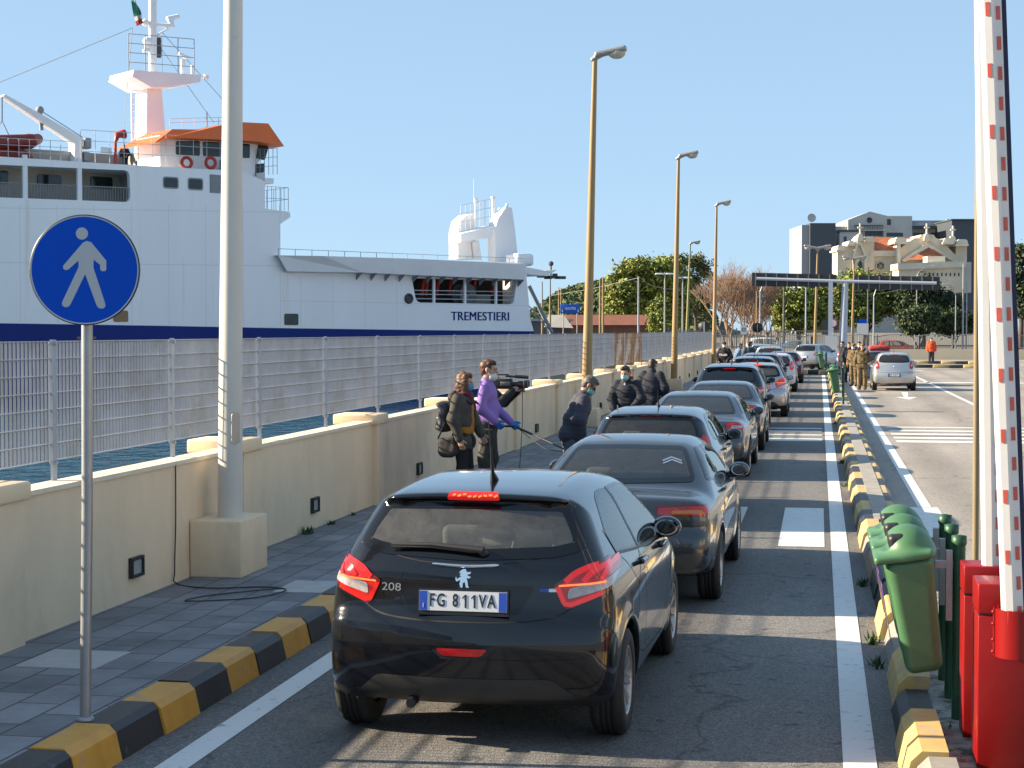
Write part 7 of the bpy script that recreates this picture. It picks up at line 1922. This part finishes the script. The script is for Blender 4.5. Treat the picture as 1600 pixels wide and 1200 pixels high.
treev('pine_tree', 'round low dark pine before the railing, larger of the two', 1436, 152, [(1436, 500, 29, 24, 0), (1420, 506, 15, 15, 0), (1450, 492, 18, 14, 0)], 7500, .17, M_PINE, 7, .8, .15)
treev('pine_tree', 'round low dark pine before the railing, smaller of the two', 1482, 153, [(1482, 506, 22, 18, 0), (1490, 498, 14, 14, 0), (1510, 505, 16, 20, 0)], 5200, .17, M_PINE, 8, .8, .12)
treev('palm_tree', 'grey-green tree at the right edge beyond the barrier arms', 1594, 170, [(1594, 400, 14, 20, 0), (1590, 440, 14, 26, 0), (1600, 470, 16, 26, 0)], 3500, .24, M_PINE, 9, 6, .25)
def bare(label, u0, D, topv, spread, seed, n0=8):
    rg = random.Random(seed); p = camdir(u0, D); t = thing('leafless_tree', label, 'tree', (p.x, p.y, 0), 0, 'trees beyond the harbour'); H = CAM_H + (516 - topv) * D / 2700.0
    tr = MB(); tw = MB()
    def grow(a, d, L, r, lev):
        b = a + d * L; mid = a.lerp(b, .5) + Vector((rg.uniform(-1, 1), rg.uniform(-1, 1), rg.uniform(-.4, .6))) * L * .07
        (tr if lev < 2 else tw).tube([a, mid, b], [r, r * .82, r * .62], 5 if lev < 2 else 3, cap=False)
        if lev >= 5: return
        for k in range(4 if lev in (1, 2, 3) else 3):
            ax = Vector((rg.uniform(-1, 1), rg.uniform(-1, 1), rg.uniform(-.3, .6))).normalized(); nd = (d + ax * (.62 if lev else .75) + Vector((0, 0, .22))).normalized()
            grow(a.lerp(b, rg.uniform(.55, 1)), nd, L * rg.uniform(.62, .82), max(r * .55, .014), lev + 1)
    for k in range(n0):
        a = 6.28 * k / n0 + rg.random(); grow(Vector((math.cos(a) * spread * .4, math.sin(a) * spread * .4, 0)), Vector((math.cos(a) * .35, math.sin(a) * .35, 1)).normalized(), H * .31, .12, 0)
    tr.build('trunk', M_TWIG, t); tw.build('crown', M_TWIG, t)
bare('broad leafless brown tree right of the third yellow lamp', 1150, 170, 398, 2.2, 21, 9)
bare('smaller leafless brown tree just left of the gantry', 1203, 180, 440, 1.6, 22, 7)
# wooded hill far away
hp_ = MB(); rg = np.random.RandomState(4)
prof = [(700, 520), (790, 505), (840, 480), (868, 458), (900, 446), (930, 440), (960, 432), (990, 428), (1030, 440), (1080, 470), (1130, 500), (1200, 518)]
vs = []
for (u, v) in catmull(prof, 5, False):
    for j, (D, f) in enumerate(((560, 0), (600, .55), (650, .9), (700, 1.0), (760, .9), (820, 0))):
        p = camdir(u, D); z = max(0, (516 - v)) * 700 / 2700.0 * f; vs.append((p.x, p.y, z + (rg.rand() - .5) * 4.5 * (f > 0) * (z > 3)))
nr = len(vs) // 6
hp_.add(vs, [(i * 6 + j, (i + 1) * 6 + j, (i + 1) * 6 + j + 1, i * 6 + j + 1) for i in range(nr - 1) for j in range(5)]); hp_.build('hill', mat('hill_green', (.045, .06, .03), .95, var=.3, vscale=.05), kind='structure')
V_ = []; F_ = []; MI = []
for _ in range(15000):
    u = rg.uniform(780, 1120); vv = np.interp(u, [q[0] for q in prof], [q[1] for q in prof]); f = rg.rand() ** .7; D = 560 + 140 * f
    p = camdir(u, D); z = max(0, 516 - vv) * 700 / 2700.0 * np.interp(D, [560, 600, 650, 700], [0, .55, .9, 1.0]); c = np.array([p.x, p.y, z + rg.rand() * 2.6])
    n_ = rg.randn(3) + [0, -.4, .5]; n_ /= np.linalg.norm(n_); a = np.cross(n_, rg.randn(3)); a /= np.linalg.norm(a); b = np.cross(n_, a); s_ = rg.uniform(.5, 1.3)
    i = len(V_); V_ += [c - a * s_, c + b * s_ * .7, c + a * s_, c - b * s_ * .7]; F_.append((i, i + 1, i + 2, i + 3)); MI.append(rg.randint(3))
o = np_mesh('woodland', np.array(V_), F_, [M_PINE[0], M_PINE[2], M_LEAF[1]], None, None, MI, smooth=False); o['kind'] = 'stuff'

# --- low wall with railing closing the port area
M_LOWW = mat('low_wall', (.56, .49, .37), .85, var=.1, vscale=.6)
M_GRAIL = mat('grey_railing', (.21, .21, .21), .6, metal=.3)
wl = thing('boundary_wall', 'low cream wall carrying a grey bar railing across the far end of the port', 'wall', (0, 143, 0))
mb = MB(); mb.box((8, 0, .40), (44, .35, .85)); mb.build('wall_base', M_LOWW, wl)
for k in range(15):
    x = -13 + k * 2.95; mb = MB(); n = 22
    for i in range(n):
        t = i / (n - 1); h = 1.05 + .18 * math.sin(math.pi * t); mb.box((x + t * 2.8, 0, .83 + h / 2), (.022, .022, h))
    pts = [(x + 2.8 * t, 0, .83 + 1.0 + .18 * math.sin(math.pi * t)) for t in np.linspace(0, 1, 9)]; mb.tube(pts, .03, 5); mb.box((x + 1.4, 0, .95), (2.8, .03, .04)); mb.tube([(x - .06, 0, .8), (x - .06, 0, 2.0)], .045, 6)
    mb.build('railing_panel', M_GRAIL, wl)
t = thing('side_wall', 'short white wall running from the end of the fence towards the far railing', 'wall', (-9.2, 118, 0))
mb = MB(); mb.box((0, 0, .75), (5.2, .3, 1.5)); mb.build('wall_base', mat('side_white', (.62, .58, .50), .8, var=.08), t); mb = MB(); mb.box((0, 0, 1.52), (5.3, .4, .07)); mb.build('coping', M_LOWW, t)
t = thing('mesh_fence', 'grey bar fence beyond the end of the harbour wall', 'fence', (-4.5, 122, 0))
mb = MB()
for i in range(75): mb.box((-6 + i * .16, 0, 1.3), (.03, .03, 2.1))
for z in (.3, 1.2, 2.3): mb.box((0, 0, z), (12, .04, .05))
mb.build('bars', M_GRAIL, t)
for i in range(6):
    mb = MB(); mb.box((-6 + i * 2.4, .05, 1.25), (.09, .09, 2.5)); mb.build('post', M_GRAIL, t)
# striped kerbs of the far islands
for (y, x0, x1) in ((126, 3.0, 12.5), (112, 3.4, 10.5)):
    mb = MB(); k = 0; x = x0
    while x < x1: mb.box((x + .45, y - (x - x0) * .35, .10), (.9, .45, .20), mat=k % 2, bev=.03); x += .9; k += 1
    mb.build('far_kerb', [M_KYF, M_KB], kind='structure')
mb = MB(); k = 0; x = -1.2
while x < .9: mb.box((x + .3, 93.2, .12), (.58, .5, .26), mat=k % 2, bev=.03); x += .6; k += 1
mb.build('far_kerb', [M_KYF, M_KB], kind='structure')

# --- sign gantry seen from behind
g = thing('sign_gantry', 'sign gantry on two grey legs seen from behind with two wide dark sign boards', 'gantry', (1.05, 106, 0), R(0))
GK = 106 * 1.0157 / 2742
def gx(u): return (u - 1280) * 106 / 2700.0 * 1.0 + 0 - 1.05
def gz(v): return CAM_H - (v - 516) * 106 / 2742.0
M_GBACK = mat('sign_back', (.025, .028, .034), .55, var=.3, vscale=2); M_GSTEEL = mat('gantry_steel', (.42, .46, .54), .5, metal=.2, var=.06, vscale=2)
for (u0, u1, v0a, v1a, v0b, v1b) in ((1177, 1306, 425.5, 447, 429, 448.5), (1333, 1460, 430.5, 452, 433.5, 454)):
    mb = MB(); slab(mb, [(gx(u0), gz(v1a)), (gx(u1), gz(v1b)), (gx(u1), gz(v0b)), (gx(u0), gz(v0a))], .1, .18); b_ = mb.build('sign_board', M_GBACK, g)
    for i in range(8):
        t_ = (i + .35) / 8; u = u0 + (u1 - u0) * t_; mb = MB(); slab(mb, [(gx(u) - .03, gz(v1a + (v1b - v1a) * t_)), (gx(u) + .03, gz(v1a + (v1b - v1a) * t_)), (gx(u) + .03, gz(v0a + (v0b - v0a) * t_)), (gx(u) - .03, gz(v0a + (v0b - v0a) * t_))], .04, .1); mb.build('rib', M_GRAIL, b_)
mb = MB(); mb.tube([(gx(1184), 0, gz(435)), (gx(1320), 0, gz(440)), (gx(1455), 0, gz(443.5))], .10, 10); mb.build('cross_beam', M_GSTEEL, g)
mb = MB(); mb.box((gx(1297), .0, gz(440) / 2), (.26, .26, gz(441))); mb.build('leg', M_GSTEEL, g)
mb = MB(); mb.tube([(gx(1315), .1, 0), (gx(1319), .1, gz(441))], [.26, .19], 14); mb.build('leg', M_GSTEEL, g)
mb = MB(); mb.box((gx(1298), -.25, 1.5), (.75, .12, 1.0)); mb.build('white_panel', mat('panel_white', (.55, .56, .57), .5), g)
# --- signs
def round_sign(label, u, v, Y, r=.33, m=None):
    p = aty(u, v, Y); t = thing('round_sign', label, 'sign', (p.x, Y, 0), 0, 'round signs seen from behind')
    mb = MB(); mb.lathe([(.001, -.02), (r, -.02), (r, .02), (.001, .02)], 24, Matrix.Translation((0, 0, p.z)) @ Matrix.Rotation(R(90), 4, 'X')); mb.build('sign_plate', m or M_GBACK, t)
    mb = MB(); mb.tube([(0, -.05, 0), (0, -.05, p.z + r * .8)], .03, 6); mb.build('pole', M_POLE, t)
round_sign('black back of a round sign left of the third yellow lamp', 1100.5, 510.5, 100)
round_sign('black back of a round sign right of the third yellow lamp, before the leafless tree', 1183.5, 512, 112)
p = aty(1162, 515, 114); t = thing('parking_sign', 'small white square sign with a dark ring on a thin pole', 'sign', (p.x, 114, 0)); mb = MB(); mb.box((0, 0, p.z), (.4, .03, .62)); mb.build('sign_plate', mat('panel_white', (.55, .56, .57), .5), t); mb = MB(); mb.lathe([(.08, .02), (.13, .02)], 18, Matrix.Translation((0, 0, p.z)) @ Matrix.Rotation(R(90), 4, 'X')); mb.build('ring', M_GBACK, t); mb = MB(); mb.tube([(0, .04, 0), (0, .04, p.z)], .03, 6); mb.build('pole', M_POLE, t)
p = aty(1292, 511, 128); t = thing('notice_panel', 'dark rectangular sign back beside the left gantry leg', 'sign', (p.x, 128, 0)); mb = MB(); mb.box((0, 0, p.z), (.75, .05, 1.1)); mb.build('sign_plate', M_GBACK, t); mb = MB(); mb.tube([(0, .05, 0), (0, .05, p.z)], .04, 6); mb.build('pole', M_POLE, t)
p = aty(1302, 505, 130); t = thing('no_parking_sign', 'round white sign with red rim by the left gantry leg', 'sign', (p.x, 130, 0)); MX = Matrix.Translation((0, 0, p.z)) @ Matrix.Rotation(R(90), 4, 'X'); mb = MB(); mb.lathe([(.001, .02), (.24, .02)], 20, MX, 0); mb.lathe([(.24, .02), (.33, .02), (.33, -.02)], 20, MX, 1); mb.build('sign_plate', [mat('panel_white', (.55, .56, .57), .5), M_RED], t); mb = MB(); mb.tube([(0, .05, 0), (0, .05, p.z)], .03, 6); mb.build('pole', M_POLE, t)
p = aty(1348, 514, 150); t = thing('white_board', 'white notice board with a blue heading below the evergreen tree', 'sign', (p.x, 150, 0)); mb = MB(); mb.box((0, 0, p.z), (.95, .06, .95)); mb.build('sign_plate', mat('panel_white', (.55, .56, .57), .5), t); mb = MB(); mb.box((0, 0, p.z + .66), (.7, .06, .34)); mb.build('heading', M_SIGNB, t); mb = MB(); mb.tube([(-.3, .05, 0), (-.3, .05, p.z)], .04, 6); mb.tube([(.3, .05, 0), (.3, .05, p.z)], .04, 6); mb.build('pole', M_POLE, t)
# --- kiosk, booth and clutter
p = aty(1276, 540, 139); t = thing('booth', 'small cream booth with flat roof behind the yellow two-headed lamp', 'booth', (p.x, 139.5, 0)); mb = MB(); mb.box((0, 0, 1.0), (1.15, 1.2, 2.0)); mb.build('wall', M_CREAM2, t); mb = MB(); mb.box((0, 0, 2.07), (1.7, 1.6, .16)); mb.build('roof', M_LOWW, t); mb = MB(); mb.box((-.25, -.62, 1.0), (.4, .05, 1.7)); mb.build('door', M_GBACK, t)
p = camdir(874, 158); t = thing('kiosk', 'little kiosk with pale pitched roof and blue panels beyond the ferry bow', 'kiosk', (p.x, p.y, 0), R(YAW))
mb = MB(); k = 158 / 2700
mb.add([(-1.35, -1, 2.65), (1.25, -1, 2.55), (1.25, 1.2, 2.55), (-1.35, 1.2, 2.65), (-1.0, 0, 3.75), (.4, 0, 3.75)], [(0, 1, 5, 4), (1, 2, 5), (2, 3, 4, 5), (3, 0, 4), (0, 3, 2, 1)]); mb.build('roof', mat('kiosk_roof', (.55, .50, .42), .8), t)
mb = MB(); mb.box((0, .2, 1.3), (2.2, 1.6, 2.5)); mb.build('wall', mat('kiosk_dark', (.10, .075, .06), .8, var=.2), t)
for x in (-.75, .15): 
    mb = MB(); mb.prism([(x - .32, 1.0), (x + .05, .75), (x + .42, 1.0), (x + .42, 2.15), (x + .1, 2.0), (x - .32, 2.2)], 0, .06, Matrix(((1, 0, 0, 0), (0, 0, 1, -1.15), (0, 1, 0, 0), (0, 0, 0, 1)))); mb.build('blue_panel', mat('kiosk_blue', (.03, .12, .40), .5), t)
p = camdir(891, 150); t = thing('exit_sign', 'blue road sign reading uscita with two white arrows, on tall poles', 'sign', (p.x, p.y, 0), R(YAW)); zc0 = CAM_H + (516 - 482.5) * 150 / 2700
mb = MB(); mb.box((0, 0, zc0), (1.72, .06, .80), bev=.02); s_ = mb.build('sign_plate', mat('sign_blue_far', (.012, .10, .46), .5), t); text_mesh('uscita', .42, frame((0, -.035, zc0 + .06), (1, 0, 0), (0, 0, 1), (0, -1, 0)), 'lettering', M_PLATE, s_, .003, bold=.006)
for x in (-.68, .68):
    mb = MB(); mb.prism([(x - .09, zc0 - .2), (x, zc0 - .33), (x + .09, zc0 - .2), (x + .035, zc0 - .2), (x + .035, zc0 - .05), (x - .035, zc0 - .05), (x - .035, zc0 - .2)], 0, .01, Matrix(((1, 0, 0, 0), (0, 0, -1, -.032), (0, 1, 0, 0), (0, 0, 0, 1)))); mb.build('arrow', M_PLATE, s_)
for x in (-.6, .6): mb = MB(); mb.tube([(x, .07, 0), (x, .07, zc0 + .3)], .05, 6); mb.build('pole', M_POLE, t)
p = camdir(957, 150); t = thing('red_cabinet', 'bright red cabinet on the far quay', 'cabinet', (p.x, p.y, 0), R(YAW)); mb = MB(); mb.box((0, 0, 1.35), (.78, .5, 1.1), bev=.03); mb.build('cabinet', mat('cabinet_red', (.45, .02, .02), .5), t); mb = MB(); mb.box((0, .03, .4), (.5, .36, .82)); mb.build('foot', M_GBACK, t)
p = camdir(945, 185); t = thing('station_building', 'long low brick-red roofed building under the trees across the harbour', 'building', (p.x, p.y, 0), R(YAW))
mb = MB(); mb.box((0, 0, 1.5), (9, 5, 3.0)); mb.build('wall', mat('brick_brown', (.17, .085, .06), .85, var=.25, vscale=1), t); mb = MB(); mb.add([(-4.8, -2.9, 2.9), (4.8, -2.9, 2.9), (4.8, 2.9, 2.9), (-4.8, 2.9, 2.9), (-4.4, 0, 4.0), (4.4, 0, 4.0)], [(0, 1, 5, 4), (1, 2, 5), (2, 3, 4, 5), (3, 0, 4), (0, 3, 2, 1)]); mb.build('roof', mat('roof_rust', (.22, .085, .055), .85, var=.2, vscale=1), t)
p = camdir(850, 170); t = thing('warehouse', 'dark blue-grey shed with long windows behind the ferry bow', 'building', (p.x, p.y, 0), R(YAW)); mb = MB(); mb.box((-1, 0, 1.6), (7, 5, 3.3)); mb.build('wall', M_SLATE, t); mb = MB(); mb.box((-1, 0, 3.35), (7.6, 5.6, .2)); mb.build('roof', M_SLATEL, t)
mb = MB()
for i in range(900):
    x = rnd.uniform(-3, 3); mb.add([(x, rnd.uniform(-.4, .4), rnd.uniform(1.2, 1.85)) for _ in range(1)] + [(x + rnd.uniform(-.12, .12), rnd.uniform(-.5, .5), rnd.uniform(1.1, 1.9)) for _ in range(2)], [(0, 1, 2)])
p = camdir(905, 150); o = mb.build('hedge', M_LEAF[1]); o.location = (p.x, p.y, 0); o.rotation_euler = (0, 0, R(YAW)); tag(o, 'low clipped hedge below the blue exit sign', 'hedge')
# poles
def simple_pole(label, u, topv, D, r, m, arm=None, group='thin poles beyond the road end', heads=0):
    p = camdir(u, D); z = CAM_H + (516 - topv) * D / 2700.0; t = thing('street_pole', label, 'pole', (p.x, p.y, 0), R(YAW), group)
    mb = MB(); mb.tube([(0, 0, 0), (0, 0, z * .5), (0, 0, z)], [r, r * .85, r * .6], 7)
    if arm: mb.tube([(0, 0, z - .02), (arm * .15, 0, z + .5), (arm * .5, 0, z + .85), (arm, 0, z + 1.0)], r * .5, 6)
    mb.build('pole', m, t)
    if arm: mb = MB(); mb.box((arm * 1.1, 0, z + 1.0), (.6, .22, .12), bev=.03); mb.build('lamp_head', M_SILV, t)
    for k in range(heads): mb = MB(); sd = (1, -1)[k]; mb.box((sd * .45, 0, z - .12), (.75, .25, .14), bev=.05); mb.build('lamp_head', M_SHIPC, t)
    return t
for (lab, u, tv, D, r, m, arm, hd) in (
    ('yellow pole nearest the ferry bow, far quay', 847, 440, 160, .10, M_YPOLE, None, 0), ('yellow pole left of the blue exit sign', 859.5, 432, 140, .10, M_YPOLE, None, 0),
    ('slim yellow pole of a close pair above the exit sign, left one', 873, 449, 170, .09, M_YPOLE, None, 0), ('slim yellow pole of a close pair above the exit sign, right one', 876.5, 450, 172, .09, M_YPOLE, None, 0),
    ('yellow pole of a pair just right of the first lamp post, left one', 937.5, 435, 150, .11, M_YPOLE, None, 0), ('yellow pole of a pair just right of the first lamp post, right one', 942, 434, 152, .11, M_YPOLE, None, 0),
    ('plain grey pole carrying a slack wire before the huge tree', 997.5, 432, 140, .10, M_POLE, None, 0), ('grey mast with two white lamps before the huge tree', 1038.5, 426, 150, .09, M_POLE, None, 2), ('pale mast with two lamps right of the second yellow lamp', 1066.5, 432, 150, .09, M_POLE, None, 2),
    ('dark olive pole left of the bright evergreen trees', 1224.5, 449, 150, .12, mat('pole_dark', (.10, .10, .09), .7), None, 0), ('grey curved-arm lamp left of the gantry', 1187.5, 455, 150, .08, M_POLE, 1.3, 0), ('grey pole between gantry left board and trees', 1259, 449, 145, .09, M_POLE, None, 0),
    ('rusty thin pole among the leafless branches', 1163, 447, 160, .07, mat('pole_rust', (.16, .07, .04), .8), None, 0), ('ochre pole beside the leafless tree', 1182, 455, 155, .09, M_YPOLE, None, 0),
    ('grey curved-arm lamp with green base right of the gantry legs', 1365, 462, 140, .08, M_POLE, 1.2, 0), ('grey pole right of the yellow two-headed lamp', 1333.5, 452, 150, .06, M_POLE, None, 0), ('dark pole topped above the evergreen tree', 1356, 418, 165, .11, mat('pole_dark', (.10, .10, .09), .7), None, 0),
    ('curved grey lamp reaching over the church hall', 1432, 432, 170, .07, M_POLE, 1.6, 0), ('curved grey lamp left of the tan pole', 1493, 462, 150, .06, M_POLE, -.8, 0), ('tall grey pole by the church corner', 1504.5, 412, 150, .09, M_POLE, None, 0), ('second grey pole by the church corner, closer to the tan pole', 1510, 440, 150, .07, M_POLE, None, 0)):
    simple_pole(lab, u, tv, D, r, m, arm, heads=hd)
# overhead wires
def wire(label, L):
    pts = []
    for (u, v, D) in L: p = camdir(u, D); pts.append((p.x, p.y, CAM_H + (516 - v) * D / 2700.0))
    mb = MB(); mb.tube(catmull(pts, 6, False), .014, 4); tag(mb.build('overhead_wire', mat('wire_grey', (.40, .40, .40), .6)), label, 'wire')
wire('slack pale wire hanging from the grey pole across the huge dark tree', [(998, 433, 140), (1015, 445, 142), (1040, 451, 145), (1070, 454, 148), (1110, 456, 150), (1150, 454, 152)])
wire('thin wire running left from the grey pole over the exit sign', [(998, 434, 140), (960, 443, 150), (920, 452, 160), (860, 462, 170)])
wire('pale wire sagging between gantry legs and church trees', [(1300, 452, 150), (1330, 459, 152), (1370, 459, 154), (1405, 453, 156)])
# parked cars and things behind the railing, small
rg2 = random.Random(9)
o, c = gen_car('hatch', 'orange-red car half hidden behind the far railing', paint('paint_orange', (.45, .07, .03), .2, .3, .3), .07, .85, 1.5, group='cars behind the far railing'); o.location = (5.4, 152, 0); o.rotation_euler = (0, 0, R(-80))
o, c = gen_car('hatch', 'red car behind the far railing at right', paint('paint_red', (.30, .03, .03), .2, .3, .3), .07, .85, 1.45, group='cars behind the far railing'); o.location = (14.0, 150, 0); o.rotation_euler = (0, 0, R(-85))
o, c = gen_car('suv', 'white van-like car behind the far railing near the leafless tree', P_WHITE, .07, .88, 1.75, group='cars behind the far railing'); o.location = (-5.5, 150, 0); o.rotation_euler = (0, 0, R(-84))
o, c = gen_car('hatch', 'silver car behind the far railing left of the booth', P_SILV, .07, .85, 1.5, group='cars behind the far railing'); o.location = (-2.6, 151, 0); o.rotation_euler = (0, 0, R(-88))
# street on the right, outside the picture: it is what the car sides mirror
for (y0, y1, h, m_, lab) in ((-14, 22, 11, M_CREAM, 'long cream street house right of the forecourt, nearer one'), (48, 84, 9, M_CONC, 'pale street house right of the forecourt, farther one')):
    t = thing('street_house', lab, 'building', (48, (y0 + y1) / 2, 0)); L = y1 - y0
    mb = MB(); mb.box((4, 0, h / 2), (8, L, h)); mb.build('wall', m_, t); mb = MB(); mb.box((3.9, 0, h + .2), (8.8, L + .8, .4)); mb.build('cornice', M_CREAM2, t)
    for fl in range(int(h // 3.2)):
        for i in range(int(L // 4)):
            mb = MB(); mb.box((-.03, -L / 2 + 2 + i * 4, 2 + fl * 3.2), (.12, 1.2, 1.7)); mb.build('window', M_WIN, t)
for i, (x, y) in enumerate(((30, 8), (34, 24), (31, 40))):
    tree('street_tree', ('street tree right of the forecourt, nearest of three', 'street tree right of the forecourt, middle of three', 'street tree right of the forecourt, farthest of three')[i], (x, y, 0), [(0, 0, 4.6, 2.2, 2.2, 1.8), (.8, .8, 5.6, 1.6, 1.6, 1.4), (-.8, -.6, 5.4, 1.6, 1.6, 1.3)], 2500, .22, M_LEAF, 40 + i, 3, .2, 'street trees right of the forecourt')
